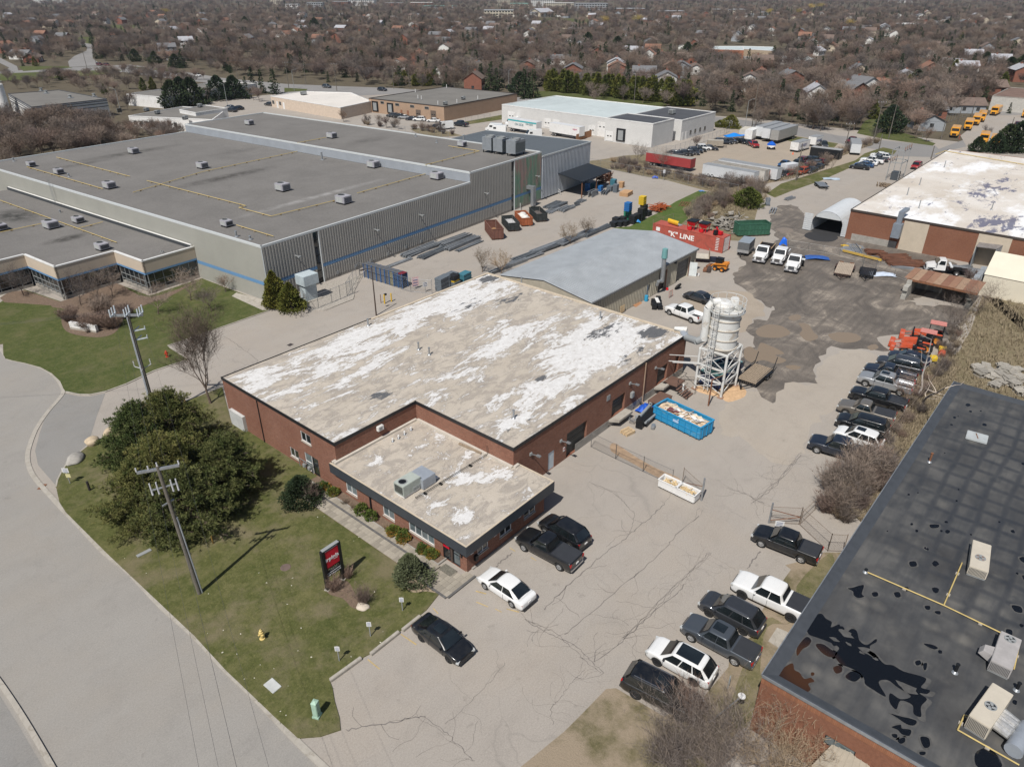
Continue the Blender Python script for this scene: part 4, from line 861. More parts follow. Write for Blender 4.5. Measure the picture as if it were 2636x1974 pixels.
for i,(z,Fh)in en(((Z1,[(1,(175,1080)),(1,(665,1222))]),(Z1,[(1,(365,1018)),(1,(840,1142))]),(Z1,[(4,(950,38)),(4,(1590,200)),(4,(1545,212)),(4,(1755,268)),(4,(2212,155))]),(Z1,[(4,(1530,325)),(4,(1770,398))]),(Z1,[(1,(860,1245)),(1,(1310,1112)),(1,(1925,980))]),(Z2,[(1,(1925,925)),(1,(2110,890))]),(Z2,[(2,(690,945)),(2,(890,978)),(2,(540,1068))]),(Z1,[(2,(540,1125)),(2,(100,1250))]),(5.2,[(4,(0,165)),(4,(755,438))]),(5.2,[(4,(0,372)),(4,(285,312))]),(5.2,[(4,(510,345)),(4,(665,305))]))):
 W_=[q(k_,*p,z+.1)for k_,p in Fh];t=Ac('gas_pipe','yellow gas pipe on blocks across the grey gravel roofs','pipe',(0,0,0),0,'yellow roof gas pipes');MB().path([tu(p)for p in W_],.055,6).o('pipe',AV,t)
 for a,b in zip(W_,W_[1:]):
  nb=max(1,int((b-a).length/3))
  bk=MB()
  for j in rg(nb):p_=a.lerp(b,(j+.5)/nb);bk.x((p_.x,p_.y,z-.14),(.3,.16,.2))
  bk.o('blocks',Bi,t)
for i,(k_,x,y,z,h_)in en(((1,2085,1035,Z1,1.6),(1,447,1145,Z1,.6),(1,90,1045,Z1,.7),(2,478,885,Z2,.6),(2,613,925,Z2,.5),(4,1530,400,Z1,.8),(4,1620,418,Z1,.5),(4,392,250,5.05,.6),(2,788,915,Z2,1.4))):
 A0(tu(q(k_,x,y,z-.13)),.16 if h_<1.3 else.2,h_,'steel vent standing on the grey gravel warehouse roofs','vents on the gravel roofs')
for(x,y)in((1045,515),):
 t=Ac('tripod_frame','small steel frame on the office wing roof near its corner','frame',tu(q(4,x,y,5.05)));MB().path([(0,0,0),(.3,0,.5),(.6,0,0)],.04).path([(0,.5,0),(.3,.5,.5),(.6,.5,0)],.04).o('frame',Ag,t)
lt=Ac('roof_ladder','grey caged ladder climbing the warehouse wall from the office roof','ladder',(0,0,0));a=F_(-.5,62)
mb=MB()
for s_ in(-.25,.25):p_=F_(-.5,62+s_);mb.e((p_.x,p_.y,5.1),(p_.x,p_.y,9.8),.05)
for i in rg(14):mb.e((*fl(-.5,61.75),5.4+i*.3),(*fl(-.5,62.25),5.4+i*.3),.03)
mb.o('ladder',Ag,lt)
tc=Ac('transformer_cabinet','pale grey T-shaped transformer cabinet in a fenced gravel bed by the warehouse','cabinet',tu(q(26,640,1330)),R(0))
s_=1;MB().x((0,0,.15),(2,1.4,2.4)).o('lower_box',P('cabinet_pale',(.44,.5,.52),.5),tc);MB().x((0,0,2.55),(2.6,2.2,1.55)).o('upper_box',P('cabinet_pale'),tc,Fx=.04);MB().x((-1,-.3,.6),(.12,.5,.7)).o('meter_box',Ag,tc)
MB().x((0,0,0),(3.2,2.4,.15)).o('concrete_pad',Aw,tc)
gb=K(26,(600,1656),(1100,1656),(1860,1330),(1880,1200),(2080,660),(1000,900),(500,1300),(380,1500));BC('gravel_bed',[p for p in gb],.06,P('river_gravel',(.33,.3,.26),.95,Fy=.45,sc=9))
C2('bed_kerb',[p[:2]for p in K(26,(1030,1656),(1860,1335),(1890,1200))],.2,0,.12,Aw)
C2('yard_kerb',[p[:2]for p in K(25,(0,680),(150,608),(300,660))],.2,0,.1,Aw)
# ribbed steel shed behind the factory
sh=Ac('steel_shed','beige ribbed steel workshop with shallow pale grey gable roof behind the factory','building',(0,0,0))
Fp,EL,EE,Fb,sr=74.7,104.5,50.08,66.2,58.14
so=[Ar((Fp,EE),(EL,EE),6,p)for p in(((1710,890),(1810,850),(1810,985),(1710,1035)),((1560,985),(1625,955),(1620,1095),(1560,1120)),((1465,1075),(1490,1062),(1485,1150),(1465,1160)))]
so=[(so[2][0],so[2][1]+.1,.02,2.2),(so[1][0],so[1][1],.02,3.2),(so[0][0],so[0][1],.02,3.3),(28.3,29.2,.02,2.3)]
fwb=MB();Ah(fwb,(Fp,EE+.06),(EL,EE+.06),0,4.1,so,.3);fwb.o('wall',AN,sh)
u=Fp;edges=[(Fp+o[0],Fp+o[1],o[3])for o in so];mb=MB();x=Fp;cur=Fp
for a,b,zt in edges:Ai(mb,(cur,EE+.02),(a,EE+.02),.05,4,.42,.1);Ai(mb,(a,EE+.02),(b,EE+.02),zt,4,.42,.1);cur=b
Ai(mb,(cur,EE+.02),(EL,EE+.02),.05,4,.42,.1);Ai(mb,(EL,EE),(EL,Fb),.05,4,.33,.07);mb.o('cladding',AN,sh)
MB().q((EL-.02,EE,4),(EL-.02,Fb,4),(EL-.02,sr,5.2)).q((Fp,Fb,0),(Fp,EE,0),(Fp,EE,4),(Fp,sr,5.2),(Fp,Fb,4)).q((EL,Fb,0),(Fp,Fb,0),(Fp,Fb,4),(EL,Fb,4)).o('gable_wall',AN,sh)
f3=((Ve((Fp,EE+.06))),Ve((1,0)),Ve((0,-1)))
As(sh,*f3,so[0],1,P('pale_blue_door'),'side_door',.2);As(sh,*f3,so[1],1,Aa,'open_bay',.29);As(sh,*f3,so[2],5,P('dark_grey_door',(.1,.095,.09),.6),'garage_door',.25)
for o in so[1:3]:
 for x in(o[1],o[0]-.12):MB().b(Fp+x,EE-.02,0,Fp+x+.12,EE+.05,o[3]).o('door_frame',P('rusty_red_frame',(.2,.07,.05),.8),sh)
for side in(0,1):
 y0,y1=(EE-.25,sr)if side==0 else(Fb+.1,sr)
 mb=MB();N=int((EL-Fp+.3)/.43);st=(EL-Fp+.3)/N;us=[]
 for i in rg(N):u=Fp-.15+i*st;us+=[(u,0),(u+st*.4,0),(u+st*.5,.13),(u+st*.85,.13)]
 us.append((EL+.15,0));vs=[]
 for u,h_ in us:vs+=[(u,y0,4.07+h_),(u,y1,5.27+h_)]
 mb.add(vs,[((2*i,2*i+2,2*i+3,2*i+1)if side==0 else(2*i,2*i+1,2*i+3,2*i+2))for i in rg(len(us)-1)]);mb.o('roof_sheeting',BA,sh)
MB().e((Fp-.15,EE-.28,4),(EL+.15,EE-.28,4),.12,.22).o('gutter',P('grey_gutter',(.16,.165,.17),.5),sh)
MB().e((EL+.15,EE-.3,4.05),(EL+.15,sr,5.25),.1,.25).e((EL+.15,sr,5.25),(EL+.15,Fb,4.05),.1,.25).o('verge_trim',P('grey_gutter'),sh)
leaf=Ac('open_door_leaf','white steel door leaf standing open at the right end of the shed','door',(EL-1.9,EE-.1,0),R(-68));MB().x((.55,0,.03),(1.2,.07,2.3)).o('leaf',P('door_white',(.62,.66,.66),.5),leaf)
st_=Ac('exhaust_stack','grey duct and teal-capped exhaust stack on the front wall of the shed','stack',tu(q(6,1570,1120)),0);st_.location=(Fp+so[1][0]+.1,EE-.55,0)
MB().u((0,0,1.9),(0,0,5.6),.33,.33,16).o('pipe',Aj,st_,Fw=40);MB().h((0,0,5.6),[(.34,0),(.46,.1),(.4,1.5),(.4,1.5),(0,1.5)],16).o('cap',P('teal_cap',(.14,.3,.3),.6),st_,Fw=40)
MB().u((0,0,2),(-.9,.1,2.2),.3,.25,12).u((-.9,.1,2.2),(-.9,.3,1.5),.25,.25,12).o('elbow',Aj,st_,Fw=40)
fld=Ac('wall_lamp','dark hooded lamp under the shed eave right of the stack','lamp',(Fp+so[2][0]-1.2,EE-.25,3.6));MB().x((0,0,0),(.3,.45,.35)).x((0,.1,.3),(.1,.3,.2)).o('lamp_head',Aa,fld)
# white-roofed brick warehouse at right
g=G('white_ponded_roof',.7,0,.3);k=g.mix(g.r(g.z(.1,5,.6),[(.3,0),(.7,1)]),(.5,.44,.37),(.66,.62,.57))
k=g.mix(g.r(g.z(.06,6,.65,v=g.vec((1,2,1),0,(4,4,0))),[(.5,0),(.6,.9)]),k,(.78,.78,.78))
dn=g.math('ADD',g.z(1,9,.75,v=g.vec((.22,.5,1),0,(8,2,0)),dist=.4),g.math('MAXIMUM',g.math('MULTIPLY',g.y((147,14),14,7,0,.8),.12),g.math('MULTIPLY',g.y((172,22),24,5,0,.8),.11)))
k=g.mix(g.r(dn,[(.6,0),(.64,.85)]),k,(.09,.095,.16));k=g.mix(g.r(g.z(.3,7,.7,v=g.vec((1,1,1),0,(1,1,0))),[(.6,0),(.7,.35)]),k,(.36,.34,.33))
g.col(k);C7=g.m
Fg,Fd,Eg,EQ=139.43,213,-45,37.5
rb=Ac('white_roofed_warehouse','brown brick warehouse with broad dirty-white roof and cream wall panels at right','building',(0,0,0))
mb=MB();Ah(mb,(Fg,EQ),(Fg,Eg),0,5.5);Ah(mb,(Fd,Eg),(Fd,EQ),0,5.5);Ah(mb,(Fd,EQ),(Fg,EQ),0,5.5);mb.o('brick_wall',Bx,rb)
MB().p([(Fg,Eg),(Fd,Eg),(Fd,EQ),(Fg,EQ)],5.42).o('roof',C7,rb)
for ya,yb in((28.2,24.2),(16.6,11.8)):MB().b(Fg-.12,yb,0,Fg-.003,ya,5.15).o('cream_panel',P('cream_block',(.48,.41,.32),.85,Fy=.08,sc=.8),rb)
MB().b(Fg-.1,28.6,0,Fg-.02,36.4,1.2).o('concrete_patch',AC,rb)
mb=MB();mb.e((Fg-.05,EQ+.05,5.38),(Fg-.05,Eg,5.38),.14,.36);mb.e((Fg,EQ+.02,5.38),(Fd,EQ+.02,5.38),.14,.3);mb.o('dark_flashing',P('dark_flashing',(.05,.04,.035),.6),rb)
dc=A8(5,1420,560,(Fg,0),(-1,0));dt=Ac('exhaust_duct','blue-grey exhaust duct rising from the wall of the white-roofed warehouse','duct',(Fg-.9,dc.y+.2,0));MB().b(-.7,-.7,2.2,.7,.7,4.7).o('hood',P('duct_blue',(.22,.25,.29),.5,.2),dt);MB().b(-.35,-.4,4.7,.35,.4,6.8).o('stack',P('duct_blue'),dt);MB().b(.3,-.4,6.3,3.6,.4,6.8).o('top_duct',P('duct_blue'),dt)
for i,(x,y)in en(((1695,205),(1535,320),(1455,385),(1530,470),(2000,480))):
 A0(tu(q(5,x,y,5.4)),.09,1.5,'thin vent pipe on the dirty-white roof at right','thin pipes on the dirty-white roof',Aj,False)
p_=[q(5,1640,120,5.6),q(5,1700,98,5.6),q(5,2212,185,5.6)];t=Ac('gas_pipe','yellow pipe running along the far side of the dirty-white roof','pipe',(0,0,0));MB().path([tu(a)for a in p_],.09,6).o('pipe',AV,t)
ds=Ac('dock_shelter','battered grey steel dock shelter with open dark side against the brick wall','shelter',(Fg-2.6,16.2,0));
MB().k([(0,-.1),(2.5,-.1),(2.5,0),(0,0)],0,3.6).k([(0,-3),(2.5,-3.4),(2.5,-3.3),(0,-2.9)],0,3.8).o('side_panel',P('shelter_steel',(.3,.33,.36),.5,.3),ds);MB().add([(0,-3,3.75),(2.5,-3.4,3.85),(2.5,0,3.65),(0,0,3.55),(0,-3,3.85),(2.5,-3.4,3.95),(2.5,0,3.75),(0,0,3.65)],[(0,3,2,1),(4,5,6,7),(0,1,5,4),(1,2,6,5),(2,3,7,6),(3,0,4,7)]).o('roof_panel',P('shelter_rust',(.22,.2,.19),.7,.2,Fy=.3),ds)
# black-roofed building (lower right)
Ex,EG,Fj,E9,kz=31.84,79.9,-32,7.5,4.95
EP=Ac('black_roofed_building','low brick building with black rubber roof and dark puddles at the lower right','building',(0,0,0))
mb=MB();wf=Ar((Ex,E9),(Ex,Fj),12,((625,1490),(745,1540),(755,1570),(630,1500)));wf2=(15.2,16.6,3.1,3.7)
k0=(Ex,E9);op1=[(wf[0],wf[1]+.1,3,3.75)]
h0=A8(12,690,1520,(Ex,0),(-1,0));uc=E9-h0 .y;op1=[(uc-.85,uc+.85,h0 .z-.38,h0 .z+.38),(uc+3.4,uc+5,h0 .z-.38,h0 .z+.38)]
f4=Ah(mb,k0,(Ex,Fj),0,kz-.1,op1,.2);
for o in op1:AY(EP,*f4,o,1,FB=AP,FA=Aa,Gi=False)
Ah(mb,(EG,E9),(Ex,E9),0,kz-.1);Ah(mb,(EG,Fj),(EG,E9),0,kz-.1);mb.o('brick_wall',Bx,EP)
sb=MB().b(0,0,0,.035,.075,.42).mesh('brick',P('orange_brick',(.32,.14,.075),.9,Fy=.2,sc=2,Fz=.25))
nB=0;y=E9-.09
while y>-13 and nB<290:link('brick',sb,EP,(Ex-.032,y,kz-.58));y-=.088;nB+=1
MB().p([(Ex,Fj),(EG,Fj),(EG,E9),(Ex,E9)],kz-.12).o('roof',Bs,EP)
mb=MB()
def Bt(a,b,n):
 a,b=Ve(a),Ve(b);n=Ve(n);vs=[]
 for e in(a,b):
  for dd,z in((-.06,kz-.14),(-.06,kz+.06),(.1,kz+.08),(.32,kz+.02),(.75,kz-.115)):vs.append((*(e+n*dd),z))
 f_=[(i,i+5,i+6,i+1)for i in rg(4)];mb.add(vs,f_)
Bt((Ex,Fj),(Ex,E9),(1,0));Bt((Ex,E9),(EG,E9),(0,-1));Bt((EG,E9),(EG,Fj),(-1,0));mb.o('rolled_parapet',P('dull_black_edge',(.055,.06,.068),.5,Fy=.15),EP)
MB().e((Ex-.06,Fj,kz+.02),(Ex-.06,E9,kz+.02),.06,.2).e((Ex,E9+.06,kz+.02),(EG,E9+.06,kz+.02),.06,.16).o('metal_drip_edge',Aj,EP)
g=G('roof_puddle',.06,0,.5);g.col(g.mix(g.y((34.2,5.6),2.6,2.4,0,.5),(.006,.007,.009),(.05,.022,.01)));DU=g.m;Cg=P('dried_silt',(.075,.073,.07),.9,Fy=.3,sc=3)
zz=kz-.108
for Fh in(((255,1035),(300,985),(370,945),(385,990),(420,1010),(450,1050),(490,1045),(500,1045),(520,1070),(480,1085),(495,1125),(460,1145),(420,1125),(370,1105),(300,1080)),((400,850),(430,800),(470,765),(500,790),(480,825),(440,850),(405,895)),((475,690),(530,620),(570,608),(600,640),(640,665),(635,700),(690,680),(700,710),(720,760),(770,712),(810,725),(830,790),(880,820),(940,780),(945,800),(900,830),(920,870),(955,905),(1000,950),(1060,960),(1130,1000),(1270,1040),(1280,1070),(1250,1110),(1310,1130),(1290,1155),(1240,1150),(1290,1190),(1250,1240),(1250,1310),(1200,1290),(1190,1230),(1110,1200),(1080,1260),(1035,1210),(1040,1150),(1110,1190),(1180,1170),(1090,1110),(1020,1060),(960,1075),(1010,1170),(960,1150),(930,1130),(870,1090),(860,1050),(830,1010),(760,975),(700,950),(660,890),(690,840),(620,800),(540,770),(480,745)),((530,820),(580,815),(640,855),(680,875),(640,905),(580,880)),((650,975),(700,960),(710,1000),(670,1015)),((735,1030),(780,1000),(840,1030),(800,1070),(750,1055)),((1045,1290),(1120,1310),(1170,1320),(1220,1340),(1200,1370),(1150,1360),(1090,1320)),((1050,1380),(1110,1365),(1120,1390),(1180,1400),(1170,1440),(1120,1430),(1090,1400)),((1050,1430),(1085,1430),(1085,1455),(1060,1450)),((1090,1470),(1135,1450),(1140,1480),(1110,1495)),((1245,1450),(1300,1455),(1310,1510),(1270,1520)),((1240,1550),(1280,1550),(1275,1570),(1245,1570)),((1270,810),(1330,820),(1365,840),(1340,850),(1290,830)),((1210,935),(1240,925),(1250,950),(1220,960)),((1265,950),(1290,945),(1285,985),(1270,990)),((750,435),(780,430),(830,415),(860,415),(845,470),(860,490),(820,500),(790,480),(785,455)),((915,465),(950,460),(955,485),(925,490)),((1065,465),(1100,460),(1110,490),(1080,495)),((1275,555),(1310,555),(1310,578),(1285,578)),((1345,590),(1380,590),(1380,612),(1350,605)),((1170,255),(1210,250),(1220,280),(1180,285)),((1870,550),(1930,560),(1940,600),(1890,590)),((1830,715),(1870,720),(1870,760),(1840,760)),((1620,1560),(1700,1520),(1760,1560),(1800,1656),(1640,1656)),((1270,160),(1280,150),(1285,170)),((1310,0),(1370,0),(1365,20),(1320,22)),((1920,230),(1953,220),(1953,260)),((1940,350),(1953,345),(1953,380))):
 w_=[Ve(p)for p in Ax([q(12,x,y,zz)for x,y in Fh],4,True)];c_=sum(w_,Ve((0,0)))/len(w_);MB().p(w_,zz).o('puddle',DU,EP);MB().p([c_+(p-c_)*1.06+(p-c_).normalized()*.1 for p in w_],zz-.004).o('silt_ring',Cg,EP)
sp=Fn
bigp=[q(12,*p,zz)[:2]for p in((530,640),(700,700),(860,830),(1060,990),(1270,1060),(1240,1180),(1000,1090),(760,930),(640,800),(500,740))]
for _ in rg(85):
 x_,y_=Un(32.5,46),Un(-6,7);r_=Un(.1,.42)
 if Bb(x_,y_,bigp):MB().p([(x_+cos(a)*r_*Un(.5,1.2),y_+sin(a)*r_*Un(1,2.2))for a in[i*.63 for i in rg(10)]],zz+.003).o('dry_island',Cg,EP)
for _ in rg(70):
 x_,y_=Un(34,78),Un(-12,6);r_=Un(.06,.26);MB().p([(x_+cos(a)*r_*Un(.8,1.2)*1.4,y_+sin(a)*r_*Un(.7,1.1))for a in[i*.7 for i in rg(9)]],zz+.001).o('puddle',DU,EP)
M_hv=P('cream_casing',(.5,.45,.37),.5,Fy=.06)
for i,(Fh,hh,Ek,fy)in en(((((1535,335),(1665,380),(1725,210)),.75,'cream air conditioner with a rusty round fan, farthest up the black roof',-.1),(((1685,990),(1830,1060),(1915,860)),.8,'grey-beige air conditioner with a side hood in the middle of the black roof',.35),(((1560,1400),(1705,1495),(1815,1235)),1,'largest cream air conditioner with foil-wrapped duct, nearest on the black roof',-.05))):
 a,b,c=[q(12,x,y,kz-.1)for x,y in Fh];ux_,uy_=(b-a),(c-b);t=Ac('rooftop_air_conditioner',Ek,'rooftop unit',tu((a+c)/2),atan2(ux_.y,ux_.x),'air conditioners on the black roof')
 a_,b_=ux_.length,uy_.length;MB().x((0,0,.12),(a_,b_,hh)).o('casing',M_hv if i!=1 else P('greige_casing',(.36,.34,.33),.5),t,Fx=.03);MB().x((0,0,0),(a_*.95,b_*.97,.11)).o('base_frame',Ag,t)
 r_=a_*.29;Fe=b_*fy;MB().h((0,Fe,hh+.12),[(r_,0),(r_,.04),(r_-.05,.04),(r_-.05,.004)],24).o('fan_ring',Ag,t);mb=MB().h((0,Fe,hh+.125),[(0,0),(r_-.05,0)],20)
 mb.o('fan_well',P('rusty_fan',(.22,.13,.09),.8)if i==0 else Aa,t)
 mb=MB()
 for j in rg(4):mb.x((cos(j*1.57)*r_*.45,Fe+sin(j*1.57)*r_*.45,hh+.13),(r_*.85,.16,.015),j*1.57+.3)
 mb.o('fan_blades',Ag,t)
 mb=MB()
 for j in rg(14):mb.b(-a_*.45+j*a_*.065,-b_/2-.015,.2,-a_*.45+j*a_*.065+.04,-b_/2-.001,hh)
 mb.o('coil_grille',P('dark_grille',(.08,.08,.08),.6),t)
 if i==1:MB().add([(-a_/2-.7,-.8,.4),(-a_/2,-.9,.15),(-a_/2,-.1,.15),(-a_/2-.7,-.2,.4),(-a_/2-.5,-.8,.75),(-a_/2,-.9,.8),(-a_/2,-.1,.8),(-a_/2-.5,-.2,.75)],[(0,3,2,1),(4,5,6,7),(0,1,5,4),(1,2,6,5),(2,3,7,6),(3,0,4,7)]).o('intake_hood',P('greige_casing'),t)
 if i==2:
  mb=MB();
  for j in rg(5):mb.u((a_/2,-.6+j*.3,.5),(a_/2+.8,-.8+j*.3,.55+.1*(j%2)),.26,.22,8)
  mb.o('foil_duct',P('crumpled_foil',(.62,.61,.59),.35,.6,Fy=.2,sc=7),t,Fw=20);MB().h((0,0,0),[(0,-1.1),(.45,-1.1),(.45,1.1),(0,1.1)],14,'Y').xf(Matrix.Translation((a_/2+1.25,-.4,.45))).o('round_duct',P('duct_grey'),t,Fw=40)
for Fh in(((885,325),(1405,550),(1925,800),(1885,985)),((1405,550),(1530,260)),((1590,1310),(1545,1300),(1500,1400),(1920,1640))):
 W_=[q(12,x,y,kz)for x,y in Fh];t=Ac('gas_pipe','yellow gas pipe across the black roof to the air conditioners','pipe',(0,0,0),0,'yellow pipes on the black roof');MB().path([tu(p)for p in W_],.045,6).o('pipe',AV,t)
 mb=MB()
 for a,b in zip(W_,W_[1:]):
  for j in rg(max(1,int((b-a).length/2.5))):p_=a.lerp(b,(j+.5)/max(1,int((b-a).length/2.5)));mb.x((p_.x,p_.y,kz-.11),(.22,.22,.08))
 mb.o('blocks',Aw,t)
hc=Ac('roof_hatch','pale square skylight hatch on the far part of the black roof','hatch',tu(q(11,1845,985,kz-.1)),R(5));MB().x((0,0,0),(1.5,1.7,.22)).o('lid',P('hatch_grey',(.4,.42,.42),.4),hc,Fx=.04);MB().e((-.45,-.1,.25),(.45,.15,.25),.06,.05).o('seam',Ao,hc)
for i,(k_,x,y,h_)in en(((11,1480,1170,.9),(12,1480,1010,.7),(12,870,325,.25),(12,1900,1130,.6))):
 A0(tu(q(k_,x,y,kz-.1)),.09,h_,['rusty bent vent pipe near the hatch on the black roof','short black vent pipe left of the grey-beige air conditioner','low drain vent at the end of the yellow pipe','short vent at the right edge of the black roof'][i],'vent pipes on the black roof',Ao if i==0 else Aa)
ca=Ac('entrance_canopy','beige ribbed canopy roof sticking out under the small wall window','canopy',(0,0,0));c_=[q(12,490,1656,2.6),q(12,640,1500,2.9),q(12,900,1610,2.9),q(12,900,1780,2.6)]
MB().q(*[tu(p)for p in c_]).q(*[(p.x,p.y,p.z-.15)for p in c_[::-1]]).o('roof',P('beige_canopy',(.33,.29,.23),.6),ca)
for j in rg(7):t_=(j+.5)/7;MB().e(tu(c_[0].lerp(c_[3],t_)+Ve((0,0,.03))),tu(c_[1].lerp(c_[2],t_)+Ve((0,0,.03))),.05).o('roof_rib',P('beige_canopy'),ca)
BC('utility_pad',K(12,(205,800),(265,708),(350,745),(300,860)),.1,Aw)
# buildings across the lots
BK=P('brown_grey_roof',(.165,.155,.14),.95,Fy=.12,sc=.15);AJ=P('pale_green_roof',(.45,.5,.5),.8,Fy=.07,sc=.1,F0=(.36,.4,.4));Bd=P('dark_membrane',(.065,.068,.075),.8,Fy=.15,sc=.2)
F5=By((185.1,189.9),4.6);W5=[tu(F5(*p))for p in((0,0),(43.8,0),(43.8,37),(0,37))]
tb,_=Ad('tan_brick_building','tan brick industrial building with brown flat roof and a row of small doors',W5,5,BS,BK,.12,P('dark_flashing'))
def AH(F1,a,b,D2,z0=0):
 """doors and windows applied on a far wall: (u centre, width, z0, z1, kind)"""
 a,b=Ve(a[:2]),Ve(b[:2]);d=(b-a).normalized();n=Ve((d.y,-d.x))
 for u,wd,za,zb,kind in D2:
  p_=a+d*u;mk=lambda ww,z_0,z_1,off,th:MB().k([tu(p_-d*ww/2+n*off),tu(p_+d*ww/2+n*off),tu(p_+d*ww/2+n*(off+th)),tu(p_-d*ww/2+n*(off+th))],z_0,z_1)
  if kind=='dock':mk(wd+.9,max(.3,za-.3),zb+.5,.002,.25).o('dock_seal',Aa,F1);mk(wd*.8,za,zb,.26,.06).o('dock_door',Ab if wd>2.4 else Ag,F1)
  elif kind=='garage':
   r=mk(wd,za,zb,.002,.08).o('garage_door',Ab if F1['category']=='building'and'white'in F1['label']else P('brown_garage',(.13,.1,.08),.7),F1)
   for s_ in(-.2,.2):MB().k([tu(p_+d*(wd*s_-.3)+n*.09),tu(p_+d*(wd*s_+.3)+n*.09),tu(p_+d*(wd*s_+.3)+n*.12),tu(p_+d*(wd*s_-.3)+n*.12)],zb-1.5,zb-1.2).o('pane',A9,r)
  elif kind=='door':mk(wd,za,zb,.002,.08).o('door',P('rust_door',(.25,.12,.07),.7)if'tan'in F1['label']else Ab,F1)
  else:f_=mk(wd+.2,za-.1,zb+.1,.002,.08).o('window',Ag,F1);mk(wd,za,zb,.083,.02).o('pane',A9,f_)
AH(tb,W5[3],W5[0],[(3.2,2.2,.9,3.6,'dock'),(11,2.2,.9,3.6,'dock'),(7,1.6,3.6,4.3,'w'),(14.6,1.8,3.5,4.2,'w'),(22,1.8,3.5,4.2,'w'),(29,1.8,3.5,4.2,'w'),(16.5,.9,0,2.2,'door'),(19.7,.9,0,2.2,'door'),(24.8,2.3,0,2.9,'garage'),(32,2.5,0,3.2,'garage')])
for i,(x,y)in en(((493,640),(515,645),(622,680),(745,668),(880,645),(678,570),(476,600))):A0(tu(q(2,x,y,4.9)),.12,1.3,'pale pipe standing on the brown roof of the tan brick building','pipes on the brown roof',Ab,False)
Am('rooftop_unit','small pale unit at the front edge of the brown roof',tu(q(2,670,680,4.9)),(1.3,1.1,.9),0,Ag,'units on the brown roof');Am('rooftop_unit','small pale unit in the middle of the brown roof',tu(q(2,786,645,4.9)),(1.3,1.1,.8),0,Ag,'units on the brown roof')
wb,_=Ad('white_block_building','long white block building with pale green roof and white dock doors',[(196.8,127),(228.4,127),(228.4,174),(197.6,174)],5.8,Br,AJ,.15,Ab)
AH(wb,(197.6,174),(196.8,127),[(4.5,3.2,0,3.8,'garage'),(20.4,3,.4,3.2,'garage'),(24,3,.4,3.2,'garage'),(38.6,2.6,0,2.9,'garage'),(42.5,3.6,0,4.3,'garage'),(45.4,1,0,2.2,'door')])
wa,_=Ad('white_annex','tall white block annex with dark roof at the corner of the white building',[(191.6,110.4),(204,110.4),(204,126.95),(191.6,126.95)],6.7,Br,Bd,.15,Ab)
AH(wa,(191.6,126.95),(191.6,110.4),[(1.8,2.6,.2,3,'garage'),(5.9,2.2,.9,3.7,'dock')])
wc,_=Ad('white_office_block','white block office part with dark roof and four small windows facing the storage yard',[(206.9,109.3),(228.9,109.3),(228.9,126.95),(206.9,126.95)],6,Br,Bd,.15,Ab)
AH(wc,(206.9,109.3),(228.9,109.3),[(1.2,1,0,2.3,'door'),(3.4,1,0,2.3,'door'),(6,1,1.2,2.3,'w'),(9,1,1.2,2.3,'w'),(12.2,1,1.2,2.3,'w'),(15.4,1,1.2,2.3,'w')])
Am('rooftop_unit','grey unit on the dark roof of the white office block',(216,118,5.85),(2,1.6,1.2),0,Ag,'units on the white office block')
F2=By((135.8,294.5),14);w2,_=Ad('white_warehouse','long low white warehouse with grey roof behind the dark pines',[tu(F2(*p))for p in((0,0),(50,0),(50,20),(0,20))],4.3,Ab,BK,.12,Ab)
AH(w2,F2(0,0),F2(50,0),[(22+4*i,1.6,.6,2.6,'w')for i in rg(7)])
w3,_=Ad('white_low_building','low white building with gravel roof left of the grey warehouse corner',[q(1,830,750,3.9),q(1,1375,775,3.9),q(1,1470,705,3.9),q(1,1180,690,3.9)],3.9,Ab,BK,.12,Ab)
AH(w3,q(1,830,750,3.9),q(1,1375,775,3.9),[(2.2+2.2*i,1.1,1.2,2.4,'w')for i in rg(8)])
w3b,_=Ad('white_raised_block','raised white block with brown roof on the right of the low white building',[q(1,1265,730,4.9),q(1,1470,700,4.9),q(1,1330,680,4.9),q(1,1160,710,4.9)],4.9,Ab,BK,.12,Ab)
for i,(x,y)in en(((950,722),(1020,738),(1200,775),(1295,695))):Am('rooftop_unit',['leftmost unit on the low white building','second unit from the left on the low white building','unit near the right end of the low white building','unit on the raised white block'][i],tu(q(1,x,y,3.85 if i<3 else 4.8)),(1.5,1.2,.9),R(20),Ag,'units on the low white building')
w4,_=Ad('cream_building','cream single-storey building with white roof beside the far road',[q(1,1750,622,4),q(1,1915,650,4),q(2,-10,697,4),q(2,190,655,4),q(2,60,600,4),q(1,1960,592,4)],4,P('cream_wall',(.55,.45,.36),.85),P('offwhite_roof',(.62,.58,.53),.85,Fy=.08,sc=.1),.2,Ab)
AH(w4,q(1,1750,622,4),q(1,1915,650,4),[(1.5,1.4,1.3,2.4,'w'),(4.4,1.1,0,2.4,'door'),(6.5,1.2,1.3,2.4,'w'),(9,1.2,0,2.4,'door')]);Am('rooftop_unit','grey unit on the roof of the cream building',tu(q(1,1965,615,3.9)),(2,1.6,1.1),0,Ag,'units on the cream building')
w1,_=Ad('striped_white_factory','white factory with dark stripes and grey roof behind bare trees at far left',[q(1,50,607,6),q(1,200,693,6),q(1,690,640,6),q(1,380,582,6)],6,Ab,BK,.15,Bd)
a,b,c=q(1,50,607,6),q(1,200,693,6),q(1,690,640,6)
for z in(3.6,4.6,5.4):
 MB().e((a.x-.06,a.y-.1,z),(b.x-.06,b.y-.1,z),.12,.28).e((b.x,b.y-.1,z),(c.x,c.y-.1,z),.12,.28).o('dark_stripe',Bd,w1)
AH(w1,b,c,[(4+5*i,1.6,1,2.3,'w')for i in rg(6)])
